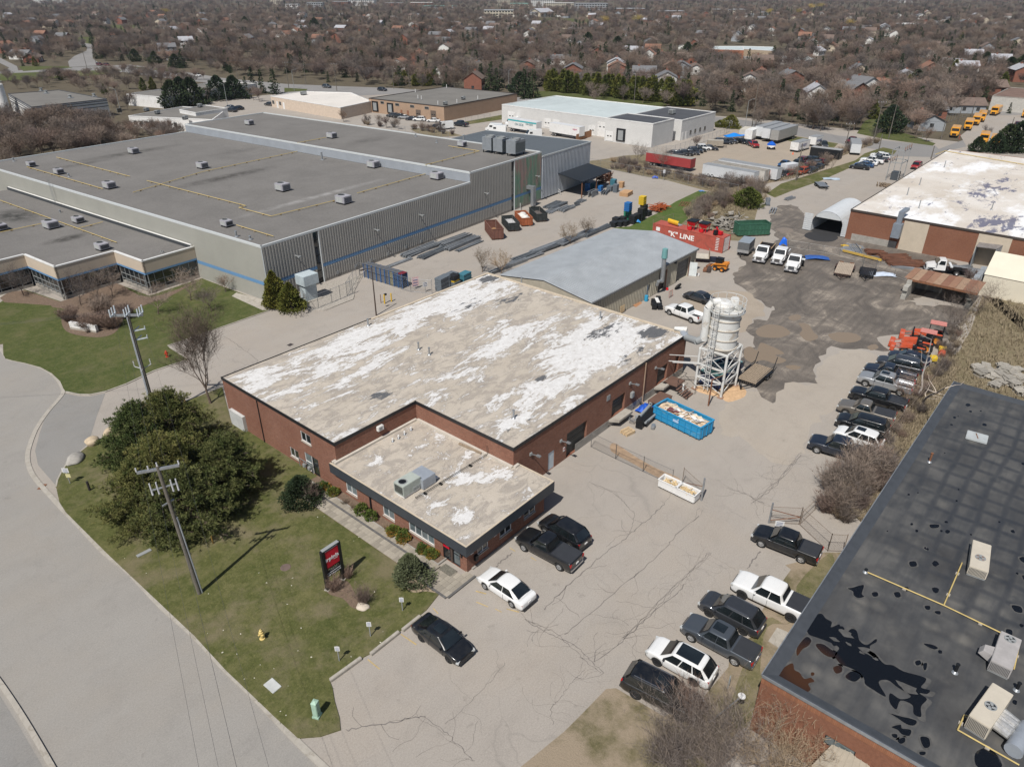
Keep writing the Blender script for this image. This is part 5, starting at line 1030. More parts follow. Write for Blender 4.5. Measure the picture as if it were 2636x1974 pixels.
for i,(x,y)in en(((268,590),(300,605),(455,635),(610,625))):A0(tu(q(1,x,y,5.9)),.5,1,'roof ventilator on the striped white factory','ventilators on the striped factory',Ag)
for i,(x,y)in en(((8,755),(45,760),(-30,750))):
 t=Ac('storage_silo','white storage silo with railed top at the left picture edge','silo',tu(q(1,x,y)),0,'white silos at the left edge');MB().h((0,0,0),[(1.9,0),(1.9,11),(1.2,11.5),(0,11.7)],20).o('tank',Ab,t,Fw=40);MB().h((0,0,11.3),[(1.85,0),(1.85,.06),(1.8,.06)],16).h((0,0,12),[(1.85,0),(1.85,.06),(1.8,.06)],16).o('railing',Ab,t)
bb,_=Ad('concrete_block_building','pale concrete building with brown roof beside the school buses',[(339.5,5),(375,5),(375,50.5),(339.8,50.5)],5.2,P('pale_render',(.45,.43,.39),.85),P('brown_roof',(.17,.11,.085),.9,Fy=.2,sc=.2),.2,AC)
sc_,_=Ad('brick_school','low orange brick school with curved pale roof far right of centre',[q(3,180,318,6),q(3,200,300,6),q(3,390,300,6),q(3,400,325,6)],6,P('orange_brick_far',(.34,.13,.07),.9),AJ,.2,Ab)
Ad('school_wing','long low wing of the brick school with flat grey roof',[q(3,400,318,4.5),q(3,600,330,4.5),q(3,590,305,4.5),q(3,390,300,4.5)],4.5,P('buff_far',(.36,.28,.2),.9),AJ,.2,Ab)
ps,_=Ad('portable_classrooms','row of white portable classrooms behind bare trees near the school',[q(3,597,372,3.6),q(3,780,395,3.6),q(3,800,378,3.6),q(3,640,362,3.6)],3.6,Ab,AJ,.15,Ab)
AH(ps,q(3,597,372,3.6),q(3,780,395,3.6),[(3+4*i,1.6,1.2,2.4,'w')for i in rg(6)])
Ad('portable_classroom','white portable classroom right of the classroom row',[q(3,700,378,3.7),q(3,800,395,3.7),q(3,880,375,3.7),q(3,790,362,3.7)],3.7,Ab,AJ,.15,Ab)
# vehicles
def AO(F3,c,Gh=0,rough=.28):
 if F3 in Ev:return Ev[F3]
 g=G(F3,rough,Gh,.5);g.b.inputs['Coat Weight'].default_value=.7;g.b.inputs['Coat Roughness'].default_value=.06
 dust=g.r(g.z(2.2,6,.7),[(.4,0),(.9,.1)]);g.col(g.mix(dust,c,(.24,.22,.19)));Ev[F3]=g.m;return g.m
PB=AO('black_car_paint',(.006,.007,.009));PW=AO('white_car_paint',(.72,.72,.71));PN=AO('navy_car_paint',(.014,.02,.034),.2);PG=AO('grey_car_paint',(.05,.054,.062),.4)
PS=AO('silver_car_paint',(.36,.37,.38),.4);PT=AO('pewter_car_paint',(.2,.18,.155),.4);PR=AO('red_car_paint',(.3,.012,.012));PBL=AO('blue_car_paint',(.012,.06,.16));PGL=AO('slate_car_paint',(.085,.098,.115),.4)
PY=AO('bus_yellow',(.72,.33,.02),0,.4);Fl=AO('maroon_car_paint',(.11,.012,.016));PTAN=AO('tan_car_paint',(.36,.31,.24))
BR=AS('car_glass',(.012,.016,.018),.04);CO=P('alloy_rim',(.45,.45,.45),.3,.7);AU=P('dark_rim',(.04,.04,.042),.35,.4);M_well=P('wheel_well',(.008,.008,.008),.9)
M_tl=P('tail_lamp',(.35,.01,.01),.25);DD=P('head_lamp',(.55,.56,.55),.12,.2);D5=P('bed_cover',(.035,.037,.042),.5,Fy=.1);DM=P('bed_liner',(.045,.045,.045),.8);Cb=P('chrome',(.55,.55,.56),.15,.9);AZ=P('dark_plastic',(.03,.03,.032),.6)
T={'sedan':dict(L=4.82,W=1.84,H=1.47,wb=2.8,fo=.95,r=.33,zb=.22,belt=.93,hood=.84,nose=.66,cab=(1.12,2,3.35,4.42),trunk=1,tail=.95),'suv':dict(L=4.68,W=1.87,H=1.7,wb=2.7,fo=.93,r=.36,zb=.26,belt=1.03,hood=1,nose=.84,cab=(1.02,1.85,3.95,4.62),trunk=1.1,tail=1.02),'bigsuv':dict(L=5.18,W=2,H=1.8,wb=3.05,fo=.98,r=.39,zb=.27,belt=1.15,hood=1.12,nose=.95,cab=(1.2,2,4.6,5.14),trunk=1.16,tail=1.08),'hatch':dict(L=4.25,W=1.78,H=1.5,wb=2.6,fo=.88,r=.31,zb=.22,belt=.93,hood=.86,nose=.68,cab=(1.02,1.8,3.5,4.15),trunk=.98,tail=.9),'pickup':dict(L=5.85,W=2.04,H=1.92,wb=3.74,fo=.98,r=.41,zb=.36,belt=1.2,hood=1.2,nose=1.05,cab=(1.48,2.15,3.72,4),trunk=1.3,tail=1.28,bed=4.12),'smpick':dict(L=5.4,W=1.9,H=1.8,wb=3.26,fo=.93,r=.39,zb=.33,belt=1.15,hood=1.08,nose=.93,cab=(1.38,2.02,3.45,3.74),trunk=1.18,tail=1.16,bed=3.85),'extcab':dict(L=5.7,W=2,H=1.86,wb=3.62,fo=.98,r=.39,zb=.34,belt=1.2,hood=1.12,nose=.98,cab=(1.48,2.12,3.18,3.52),trunk=1.24,tail=1.22,bed=3.66),}
_cm={}
def B9(ty,Gg=False):
 key=(ty,Gg)
 if key in _cm:return _cm[key]
 p=T[ty];L,Wd,Hh,r=p['L'],p['W'],p['H'],p['r'];Er={}
 xf=p['fo'];xr=xf+p['wb'];A=r+.055
 xs={0,.03,.1,.2,.35,.5,.7,L-.3,p['cab'][0],p['cab'][3],L-.45,L-.15,L-.05,L,(xf+xr)/2}
 for c in(xf,xr):xs|={c-A-.02,c-A,c-A*.85,c-A*.5,c,c+A*.5,c+A*.85,c+A,c+A+.02}
 if'bed'in p:xs|={p['bed']-.02,p['bed'],L-.1}
 xs=sorted(x for x in xs if 0<=x<=L);zb,belt=p['zb'],p['belt'];CH=[]
 def lerp(a,b,t):t=max(0,min(1,t));return a+(b-a)*t
 for x in xs:
  w_=Wd/2*(1-.17*max(0,1-x/.6)**2-(.1 if'bed'not in p else.03)*max(0,1-(L-x)/.5)**2)
  if x<p['cab'][0]:top=lerp(p['nose'],p['hood'],(x/(p['cab'][0]*.55)));top=lerp(top,belt+0,(x-p['cab'][0]*.55)/(p['cab'][0]*.45))if x>p['cab'][0]*.55 else top
  elif x>p['cab'][3]:top=lerp(p['trunk'],p['tail'],(x-p['cab'][3])/max(.01,L-p['cab'][3]))
  else:top=lerp(belt,p['trunk'],(x-p['cab'][0])/(p['cab'][3]-p['cab'][0]))-(.06 if p['cab'][0]<x<p['cab'][3]else.02)
  if x<.2:top-=.22*(1-x/.2)**2
  if x>L-.15:top-=.1*(1-(L-x)/.15)
  az=zb+(.12 if x<.1 or x>L-.1 else 0)
  for c in(xf,xr):
   if abs(x-c)<A:az=max(az,r*1+math.sqrt(A*A-(x-c)**2)-.02)
  az=min(az,top-.16);zf=top-.09;flo=top-.012
  Dt='bed'in p and p['bed']<=x<=L-.1 and Gg
  FW=.035 if x<p['cab'][0]else.01
  Ee=[(0,zb+.02),(w_*.7,zb+.02),(w_*.74,az),(w_*.985,az),(w_,(az+zf)/2),(w_*.985,zf),(w_*.945,top),(w_*.86,top-.5 if Dt else top+FW*.5),(0,top-.5 if Dt else top+FW)]
  CH.append([(L/2-x,y,z)for y,z in Ee]+[(L/2-x,-y,z)for y,z in Ee[-2:0:-1]])
 n=len(CH[0]);mb=MB();mb.v=[v for s in CH for v in s]
 for i in rg(len(CH)-1):
  for j in rg(n):k=(j+1)%n;mb.f.append((i*n+j,(i+1)*n+j,(i+1)*n+k,i*n+k))
 mb.f.append(tu(rg(n)));mb.f.append(tu(rg((len(CH)-1)*n,len(CH)*n))[::-1])
 Er['body']=BJ(mb.mesh('body',PB))
 c0,c1,c2,c3=[L/2-c for c in p['cab']];E1,wt=Wd/2*.955,Wd/2*(.745 if ty=='sedan'else.8);E7,zt=belt-.03,Hh
 zr=p['trunk']-.02;m=MB()
 D6=[[(c0,E1*.93,E7),(c1,wt*.93,zt-.03)],[(c0-.35,E1,E7),(c1-.22,wt,zt-.005)],[((c1+c2)/2,E1,E7),((c1+c2)/2,wt,zt)],[(c2+.12,E1,zr),(c2+.12,wt*.98,zt-.02)],[(c3,E1*.92,zr),(c2-.02,wt*.92,zt-.07)]]
 vs=[]
 for a,b in D6:vs+=[a,(b[0],b[1]+.06*(a[1]-b[1])+.005,b[2]-.07),b,(b[0],b[1]*.5,b[2]+.025),(b[0],-b[1]*.5,b[2]+.025),(b[0],-b[1],b[2]),(b[0],-(b[1]+.06*(a[1]-b[1])+.005),b[2]-.07),(a[0],-a[1],a[2])]
 fs=[]
 for i in rg(4):
  for j in rg(7):fs.append((i*8+j,i*8+j+1,(i+1)*8+j+1,(i+1)*8+j))
 fs+=[tu(rg(8))[::-1],tu(rg(32,40))]
 m.add(vs,fs);Er['cabin']=BJ(m.mesh('roof',PB),2)
 def FB(Fh,off):
  a,b,c,d=[Ve(q_)for q_ in Fh];n_=(b-a).cross(d-a).normalized()*off;return MB().q(*[tu(v+n_)for v in(a,b,c,d)])
 L3=lambda A_,B_,t:tu(Ve(A_).lerp(Ve(B_),t))
 fb,ft=(c0,E1*.93,E7),(c1,wt*.93,zt-.03)
 Er['windscreen']=FB([L3((fb[0],-fb[1]*.94,fb[2]),(ft[0],-ft[1]*.94,ft[2]),.08),L3((fb[0],fb[1]*.94,fb[2]),(ft[0],ft[1]*.94,ft[2]),.08),L3((fb[0],fb[1]*.94,fb[2]),(ft[0],ft[1]*.94,ft[2]),.93),L3((fb[0],-fb[1]*.94,fb[2]),(ft[0],-ft[1]*.94,ft[2]),.93)],.035).mesh('windscreen',BR)
 Eu,rt=(c3,E1*.92,zr),(c2-.02,wt*.92,zt-.07)
 Er['rear_window']=FB([L3((Eu[0],Eu[1]*.9,Eu[2]),(rt[0],rt[1]*.9,rt[2]),.14),L3((Eu[0],-Eu[1]*.9,Eu[2]),(rt[0],-rt[1]*.9,rt[2]),.14),L3((Eu[0],-Eu[1]*.9,Eu[2]),(rt[0],-rt[1]*.9,rt[2]),.95),L3((Eu[0],Eu[1]*.9,Eu[2]),(rt[0],rt[1]*.9,rt[2]),.95)],.03).mesh('rear_window',BR)
 def Ba(x,t,s):
  Bk=c0+(c3-c0)*0;y=s*((E1+(wt-E1)*t)*1+.016+.012*sin(pi*t));return(x,y,(E7+.07)+(zt-.08-E7-.07)*t)
 C5=2 if'bed'in p or ty=='sedan'else 3
 xa0,xa1=c0-.3,c1-.06;xb0,xb1=(c3+.14,c2+.08)if'bed'in p else(c3+.22,c2+0)if ty!='sedan'else(c3+.45,c2+0)
 Ed=[0,.52,1]if C5==2 else[0,.36,.7,1]
 for s in(1,-1):
  for i in rg(C5):
   t0,t1=Ed[i]+(.015 if i else 0),Ed[i+1]-(.015 if i<C5-1 else 0)
   EA,EF=xa0+(xb0-xa0)*t0,xa0+(xb0-xa0)*t1;Ez,Fa=xa1+(xb1-xa1)*t0,xa1+(xb1-xa1)*t1
   Fh=[Ba(EA,0,s),Ba(EF,0,s),Ba(EF+(Fa-EF)*.5,.5,s),Ba(Fa,1,s),Ba(Ez,1,s),Ba(EA+(Ez-EA)*.5,.5,s)]
   mm=MB();c_=Ve((0,0,0))
   for q_ in Fh:c_+=Ve(q_)/6
   mm.add(Fh,[(0,1,2,5)if s<0 else(5,2,1,0),(5,2,3,4)if s<0 else(4,3,2,5)]);Er['side%d%d'%(s,i)]=mm.mesh('side_window',BR)
 m=MB().h((0,0,0),[(r*.62,-.11),(r*.93,-.11),(r,-.08),(r,.08),(r*.93,.11),(r*.62,.11)],20,'Y');Er['tyre']=m.mesh('wheel',B7,35)
 m=MB().h((0,0,0),[(0,.06),(r*.2,.075),(r*.22,.05),(r*.6,.045),(r*.66,.105)],20,'Y')
 for i in rg(5):a=i*2*pi/5;m.e((cos(a)*r*.1,.08,sin(a)*r*.1),(cos(a)*r*.62,.085,sin(a)*r*.62),.075,.03)
 m2=MB().add(m.v,m.f);m2 .xf(Matrix.Scale(-1,4,(0,1,0)));m.add(m2 .v,[f[::-1]for f in m2 .f]);Er['rim']=m.mesh('rim',CO)
 hz=p['nose']-.16;Er['head']=MB().x((0,0,0),(.22,.36,.13)).mesh('headlight',DD);Er['tail']=MB().x((0,0,0),(.12,.2,.26 if ty!='sedan'else.15)).mesh('tail_light',M_tl)
 Er['grille']=MB().b(L/2-.05,-Wd*.24,p['nose']-.42,L/2+.015,Wd*.24,p['nose']-.16).mesh('grille',AZ)
 Er['bump']=MB().b(L/2-.25,-Wd*.4,p['zb']+.02,L/2+.03,Wd*.4,p['zb']+.18).mesh('bumper',AZ,0,.02)
 Er['rbump']=MB().b(-L/2-.05,-Wd*.42,p['zb']+.05,-L/2+.25,Wd*.42,p['zb']+.24).mesh('bumper',AZ,0,.02)
 Er['plate']=MB().b(-L/2-.03,-.16,p['zb']+.42,-L/2+.06,.16,p['zb']+.56).mesh('licence_plate',Ab)
 Er['mir']=MB().x((0,0,0),(.14,.22,.15)).mesh('mirror',PB,0,.03)
 if'bed'in p:Er['cover']=MB().b(-L/2+.08,-Wd/2*.885,p['trunk']-.03,L/2-p['bed']-.04,Wd/2*.885,p['trunk']+.035).mesh('bed_cover',D5,0,.015);Er['liner']=MB().b(-L/2+.12,-Wd/2*.84,p['trunk']-.5,L/2-p['bed']-.06,Wd/2*.84,p['trunk']-.47).mesh('bed_floor',DM)
 Er['rail']=MB().e((c1-.25,0,0),(c2+.25,0,0),.04,.05).mesh('roof_rail',Cb)
 Er['sun']=MB().b(-.42,-.38,0,.42,.38,.012).mesh('sunroof',BR)
 Er['seam']=MB().b(-.012,-.004,p['zb']+.1,.012,.004,p['belt']-.12).mesh('door_seam',AZ)
 _cm[key]=Er;return Er
def car(ty,EZ,F4,loc,rz,Gc=None,F6=True,F8=False,sun=None,Gf='parked vehicles',F7=2,cat=None,Gb=False,Ga=None):
 p=T[ty];L,Wd,r=p['L'],p['W'],p['r'];m=B9(ty,'bed'in p and not F6)
 t=Ac('parked_car'if'bed'not in p else'pickup_truck',F4,cat or('pickup truck'if'bed'in p else'car'),loc,rz,Gf)
 link('body',m['body'],t,mat=EZ);link('roof',m['cabin'],t,mat=EZ)
 for k in('windscreen','rear_window'):link(k,m[k],t)
 for k in m:
  if k.startswith('side'):link('side_window',m[k],t)
 for x in(L/2-p['fo'],L/2-p['fo']-p['wb']):
  for s in(1,-1):w_=link('wheel',m['tyre'],t,(x,s*(Wd/2-.125),r));link('rim',m['rim'],w_,mat=Gc)
 if F7<1:return t
 for s in(1,-1):
  o=link('headlight',m['head'],t,(L/2-.13,s*Wd*.375,p['nose']-.19));o.rotation_euler=(0,0,-s*.35)
  link('tail_light',m['tail'],t,(-L/2+.045 if'bed'in p else-L/2+.1,s*Wd*(.43 if'bed'in p else.4),p['tail']-.34 if'bed'in p else p['tail']-.26))
 link('grille',m['grille'],t);link('bumper',m['bump'],t);link('bumper',m['rbump'],t,mat=Cb if'bed'in p else None)
 if'bed'in p:link('bed_cover'if F6 else'bed_floor',m['cover'if F6 else'liner'],t)
 if F7<2:return t
 for s in(1,-1):
  link('mirror',m['mir'],t,(L/2-p['cab'][0]-.42,s*(Wd/2+.06),p['belt']-.02),mat=EZ if not Ga else Ga)
  for xx in(p['cab'][0]+.35,(p['cab'][0]+p['cab'][3])/2+.12):link('door_seam',m['seam'],t,(L/2-xx,s*(Wd/2+0),0))
  if F8:link('roof_rail',m['rail'],t,(0,s*Wd*.34,p['H']+.02))
 link('licence_plate',m['plate'],t)
 if sun:o=link('sunroof',m['sun'],t,(L/2-p['cab'][1]-.55,0,p['H']+.035),mat=None);o.scale=(1.9 if Gb else 1,1.5 if Gb else 1,1);
 if Gb:o.location.x-=.45
 return t
def Ap(ty,EZ,F4,k,F,Rr,side=1,**kw):
 """placed from where the near front and near rear tyres touch the ground"""
 p=T[ty];a,b=q(k,*F),q(k,*Rr);d=(a-b);Fs=atan2(d.y,d.x);d.normalize();EI=Ve((-d.y,d.x,0))*side
 mid=(a+b)/2-EI*(p['W']/2-.06);off=(p['L']/2-p['fo']-p['wb']/2);c=mid-d*off*-1 if False else mid-d*off
 return car(ty,EZ,F4,(c.x,c.y,kw.pop('z',.008)),Fs,**kw)
Ap('sedan',PW,'white sedan parked alone facing the office entrance corner',9,(1497,1252),(1710,1397))
Ap('sedan',PB,'glossy black sedan parked beside the concrete stops, nose away from the lawn',13,(1812,846),(1612,690),-1,Gc=AU,sun=True)
Ap('extcab',PB,'black pickup with dull grey bed cover parked nose-in at the office wall',16,(1112,756),(1480,957))
Ap('suv',PB,'black crossover parked nose-in between the black pickup and the building corner',16,(1340,556),(1612,722))
Ap('smpick',PB,'black pickup standing alone by the open chain-link gate at right',10,(1540,853),(1822,966))
Ap('pickup',PW,'large white pickup with black folding bed cover against the black-roofed building',10,(1405,1221),(1745,1383),Gc=AU,sun=False)
Ap('suv',PG,'dark grey wagon with silver roof rails between the white and slate pickups',10,(1167,1346),(1410,1476),F8=True,Gc=AU)
Ap('smpick',PGL,'slate grey pickup with sunroof and black bed cover in the right-hand row',14,(1313,416),(1630,590),sun=True)
Ap('suv',PW,'white crossover with long black glass roof near the bottom of the right-hand row',14,(1075,589),(1335,733),Gc=AU,sun=True,Gb=True,Ga=AZ)
Ap('bigsuv',PB,'black three-row wagon, nearest of the right-hand row, its nose under the bare tree',14,(1230,985),(925,827),-1,F8=True,sun=True,Gc=AU)
Ap('pickup',PN,'dark navy pickup with chrome wheels, nearest in the yard row',11,(605,1104),(905,1194))
Ap('suv',PW,'white crossover with small sunroof tucked behind the navy pickup',11,(792,1012),(1000,1085),sun=True)
Ap('bigsuv',PB,'black large wagon with chrome window line, third in the yard row',11,(803,919),(1062,992))
Ap('extcab',PT,'pewter pickup with grey bed cover, fourth in the yard row',11,(812,806),(1110,892))
Ap('pickup',PB,'tall glossy black pickup with bed cap, fifth in the yard row',11,(915,709),(1182,788),Gc=AU)
Ap('pickup',PS,'silver pickup with open bed and sunroof, sixth in the yard row',11,(985,588),(1235,655),F6=False,sun=True)
Ap('extcab',PN,'dark blue pickup, seventh in the yard row, just behind the silver one',11,(1035,520),(1255,578),F6=False)
Ap('bigsuv',PG,'long grey wagon with silver window frames, eighth in the yard row',11,(1115,455),(1335,505),F8=True,Ga=Cb)
Ap('sedan',PN,'dark blue car at the far end of the yard row beside the orange tractors',11,(1205,395),(1400,440))
Ap('pickup',PW,'white crew-cab pickup with open bed parked left of the silo tower',7,(365,186),(580,266),F6=False)
Ap('sedan',PG,'dark grey sedan parked behind the white work pickup near the shed',7,(528,66),(668,111),Gc=AU)
def Aq(t,x,y,r,wdt=.25,dual=False,m=None):
 w_=MB().h((0,0,0),[(r*.55,-wdt/2),(r*.93,-wdt/2),(r,-wdt/2+.03),(r,wdt/2-.03),(r*.93,wdt/2),(r*.55,wdt/2)],18,'Y').o('wheel',B7,t,loc=(x,y,r),Fw=35)
 MB().h((0,0,0),[(0,wdt*.25),(r*.3,wdt*.3),(r*.56,wdt*.45)],14,'Y').h((0,0,0),[(r*.56,-wdt*.45),(r*.3,-wdt*.3),(0,-wdt*.25)],14,'Y').o('rim',m or CO,w_)
def B8(F4,fp,rp,kind,s=1):
 """medium truck: bonnet, cab and a body behind; fp front and rp rear centre on the ground"""
 d=(rp-fp);Fs=atan2(-d.y,-d.x);t=Ac('work_truck',F4,'truck',(fp.x,fp.y,.01),Fs,'white work trucks facing the yard')
 wd=2.3*s
 mb=MB();P5=[(0,.62),(0,1.35),(-.15,1.5),(-1.45,1.75),(-1.5,.62)]
 vs=[(x*s,y*wd/2*(.86 if i<3 else 1)*.86,z*s)for y in(1,-1)for i,(x,z)in en(P5)]
 mb.add(vs,[(0,1,2,3,4),(9,8,7,6,5),(0,5,6,1),(1,6,7,2),(2,7,8,3),(3,8,9,4),(4,9,5,0)]);mb.o('bonnet',PW,t,Fx=.07)
 mb=MB();cbl=1.55 if kind!='crew'else 2.6
 P6=[(-1.4,.65),(-1.4,1.75),(-1.95,2.55),(-1.4-cbl,2.58),(-1.5-cbl,.65)]
 vs=[(x*s,y*wd/2*(.82 if i in(2,3)else.93),z*s)for y in(1,-1)for i,(x,z)in en(P6)]
 mb.add(vs,[(0,1,2,3,4),(9,8,7,6,5),(0,5,6,1),(1,6,7,2),(2,7,8,3),(3,8,9,4),(4,9,5,0)]);mb.o('cab',PW,t,Fx=.06)
 MB().q((-1.42*s,-wd*.4,1.8*s),(-1.42*s,wd*.4,1.8*s),(-1.9*s,wd*.36,2.48*s),(-1.9*s,-wd*.36,2.48*s)).xf(Matrix.Translation((.035,0,.03))).o('windscreen',BR,t)
 for sg in(1,-1):
  for i in rg(2 if kind=='crew'else 1):
   x0=-1.72*s-i*1.25*s;y_=sg*(wd/2*.93-0);mb=MB().add([(x0,y_*.985+sg*.02,1.72*s),(x0-1.05*s,y_*.985+sg*.02,1.72*s),(x0-1.05*s,y_*.915+sg*.02,2.38*s),(x0-.28*s,y_*.915+sg*.02,2.38*s)],[(0,1,2,3)if sg<0 else(3,2,1,0)]);mb.o('side_window',BR,t)
  Aq(t,-.85*s,sg*(wd/2-.16),.46*s);Aq(t,(-4.9 if kind!='crew'else-4.6)*s,sg*(wd/2-.2),.46*s,.45)
  MB().x((-.02*s,sg*wd*.34,1*s),(.12,.3,.22)).o('headlight',DD,t);MB().x((-1.5*s,sg*(wd/2+.16),1.6*s),(.1,.22,.42)).o('mirror',AZ,t);MB().e((-.2*s,sg*wd*.46,1.12*s),(-1.35*s,sg*wd*.47,1.18*s),.1,.1).o('fender',PW,t)
 g_=MB().b(-.03,-wd*.22,.72*s,.04,wd*.22,1.28*s).o('grille',Cb if kind!='flat'else P('grey_grille',(.2,.21,.22),.4,.3),t)
 gs=MB()
 for i in rg(5):gs.b(.041,-wd*.2,.78*s+i*.1*s,.05,wd*.2,.82*s+i*.1*s)
 gs.o('grille_slots',Aa,g_)
 MB().b(-.25,-wd*.48,.42*s,.14,wd*.48,.68*s).o('bumper',P('grey_bumper',(.3,.3,.31),.4,.3),t,Fx=.04);MB().b(.145,-.2,.46*s,.16,.2,.6*s).o('licence_plate',Ab,t)
 MB().b(-6.4*s,-.45,.55*s,-1*s,.45,.8*s).o('chassis',Aa,t)
 if kind=='dump':
  mb=MB();x0,x1,h0,h1=-3.3*s,-6.6*s,.95*s,1.95*s;w2=wd/2+.02
  mb.b(x1,-w2,h0,x0,w2,h0+.1);mb.b(x1,-w2,h0+.101,x0,-w2+.08,h1);mb.b(x1,w2-.08,h0+.101,x0,w2,h1);mb.b(x0-.08,-w2+.081,h0+.101,x0,w2-.081,h1+.25);mb.b(x1,-w2+.081,h0+.101,x1+.08,w2-.081,h1);mb.o('dump_body',P('black_dump_body',(.022,.022,.024),.6),t)
  MB().b(x1+.1,-w2+.1,h0+.12,x0-.1,w2-.1,h0+.35).o('load',Ao,t)
  for sg in(1,-1):MB().b(x1,sg*w2-.06,h1+.001,x0,sg*w2+.06,h1+.12).o('side_board',P('timber_board',(.36,.26,.16),.85,Fy=.2),t)
 elif kind=='crew':MB().b(-6.4*s,-wd*.46,1*s,-4.15*s,wd*.46,1.12*s).b(-6.4*s,-wd*.46,1.121*s,-4.15*s,-wd*.4,1.6*s).b(-6.4*s,wd*.4,1.121*s,-4.15*s,wd*.46,1.6*s).o('box_body',PW,t)
 else:
  MB().b(-4*s,-wd*.55,1.5*s,-3.6*s,wd*.62,1.68*s).o('light_bar',P('pale_plastic',(.6,.62,.62),.5),t);MB().b(-6.8*s,-wd*.42,.85*s,-3.3*s,wd*.42,.95*s).o('deck',Aa,t);MB().b(-5.6*s,.5,.96*s,-4.2*s,1.1,1.5*s).o('tank',Aa,t,Fx=.08)
 return t
def trk(F4,k,c,kind,s,az,L=6.6):
 f=q(k,*c);d=Ve((cos(R(az)),sin(R(az)),0));B8(F4,f,f-d*L,kind,s)
trk('white truck with black dump body and chrome grille, left of the three facing the yard',28,(462,518),'dump',.98,190)
trk('white crew-cab truck with oval badge grille, middle of the three facing the yard',28,(765,548),'crew',.92,190)
trk('white round-fendered truck with light bar behind the cab, right of the three',28,(1000,680),'flat',.98,190)
trk('old white truck cab stored behind the concrete bunker beside the rusty steel',29,(640,262),'flat',.92,110,6)
def Af(F4,c,az,L,Wd,Hh,C0,DN,z0=.55,FD=2,fr=None,F9=None,cat='trailer',Gf='stored trailers',Gd=0,FE=True,FF=None,F3='cargo_trailer'):
 t=Ac(F3,F4,cat,(c.x,c.y,.01),az,Gf);MB().b(-L/2,-Wd/2,z0,L/2,Wd/2,Hh).o('box',C0,t,Fx=.03 if L<8 else 0)
 MB().b(-L/2-.01,-Wd/2-.01,Hh+.001,L/2+.01,Wd/2+.01,Hh+.05).o('roof',DN,t)
 if FF:MB().b(-L/2-.015,-Wd/2-.015,z0,L/2+.015,Wd/2+.015,z0+(Hh-z0)*.27).o('lower_panel',FF,t)
 MB().b(-L/2,-Wd/2+.1,z0-.18,L/2,Wd/2-.1,z0-.002).o('frame',Aa,t)
 if Gd:
  rm=MB().b(-.03,-.012,z0+.05,.03,.012,Hh-.08).mesh('rib',C0)
  n_=int(L/Gd)
  for i in rg(n_):
   for s in(1,-1):link('rib',rm,t,(-L/2+(i+.5)*L/n_,s*(Wd/2+.012),0))
 for i in rg(FD):
  for s in(1,-1):Aq(t,(-L*.12 if L<8 else-L*.33)-i*1.05+.5,s*(Wd/2-.12 if L>8 else Wd/2+.02),.36 if L<8 else.48)
 if FE and L<9:MB().e((L/2,-.5,z0-.1),(L/2+1.2,0,z0-.1),.09).e((L/2,.5,z0-.1),(L/2+1.2,0,z0-.1),.09).u((L/2+1,0,0),(L/2+1,0,z0+.2),.04).o('tongue',Aa,t)
 elif L>9:
  for s in(1,-1):MB().b(L/2-2.6,s*.7-.06,0,L/2-2.45,s*.7+.06,z0-.18).o('landing_leg',Aa,t)
 for i in(-1,1):MB().b(-L/2-.03,i*.02 if i>0 else-Wd/2+.1,z0+.1,-L/2-.004,Wd/2-.1 if i>0 else-.02,Hh-.1).o('rear_door',C0,t)
 if F9:
  for(s_,size,x,z,side,mm)in F9:CC(t,'lettering',s_,size,Bc((x,side*(Wd/2+.02+(.02 if Gd else 0)),z),(-side,0,0)),mm,.008,.012)
 return t
BI=P('cream_trailer_skin',(.52,.48,.4),.6,Fy=.06);AQ=P('container_red',(.38,.085,.06),.6,Fy=.12,sc=1.2,F0=(.26,.075,.055));CL=P('faded_red_skin',(.32,.045,.045),.6,Fy=.1,sc=.8)
tp=q(28,250,385);Af('small grey enclosed trailer parked left of the three white trucks',Ve((tp.x+1.6,tp.y+.8,0)),R(190),3.9,2,2.35,P('graphite_skin',(.13,.135,.14),.5,.2),P('silver_roof',(.33,.37,.41),.4,.3),FF=P('tread_plate',(.4,.4,.4),.4,.4),FD=1)
# silo tower
tw=Ac('dust_silo','tall white dust-collector silo on a braced steel tower beside the brick factory','silo',(0,0,0))
Ez,Fa,Es,ES=69.3,73,27.95,31.25;EH=5.3;E_,Fe=(Ez+Fa)/2,(Es+ES)/2
for i,(x,y)in en(((Ez,Es),(Fa,Es),(Fa,ES),(Ez,ES))):
 MB().u((x,y,.1),(x,y,EH),.15,.15,10).o('leg',A4,tw,Fw=40);MB().b(x-.32,y-.32,0,x+.32,y+.32,.1).o('base_plate',P('rusty_plate',(.3,.18,.12),.8),tw)
cs=[(Ez,Es),(Fa,Es),(Fa,ES),(Ez,ES)]
for i in rg(4):
 a,b=cs[i],cs[(i+1)%4]
 for z in(1.7,3.3,EH):MB().e((*a,z),(*b,z),.14,.22).o('cross_beam',A4,tw)
 for z0_,z1_ in((.4,1.7),(1.7,3.3),(3.3,EH)):
  m_=MB().e((*a,z0_),(*b,z1_),.07);m_.e((*b,z0_),(*a,z1_),.07);m_.o('brace',A4,tw)
rt=1.62
MB().h((E_,Fe,0),[(.5,EH-1),(rt,EH+.15),(rt,EH+4.6),(0,EH+4.6)],36).o('tank',A4,tw,Fw=40)
for z in(.2,1.3,2.5,3.6,4.5):MB().h((E_,Fe,EH+z),[(rt,0),(rt+.09,0),(rt+.09,.1),(rt,.1)],36).o('hoop',P('rust_streaked_hoop',(.5,.45,.38),.7,Fy=.15,sc=2),tw)
mb=MB()
for z in(5.1,5.8):mb.h((E_,Fe,EH+z),[(rt+.3,0),(rt+.34,0),(rt+.34,.05),(rt+.3,.05),(rt+.3,0)],32)
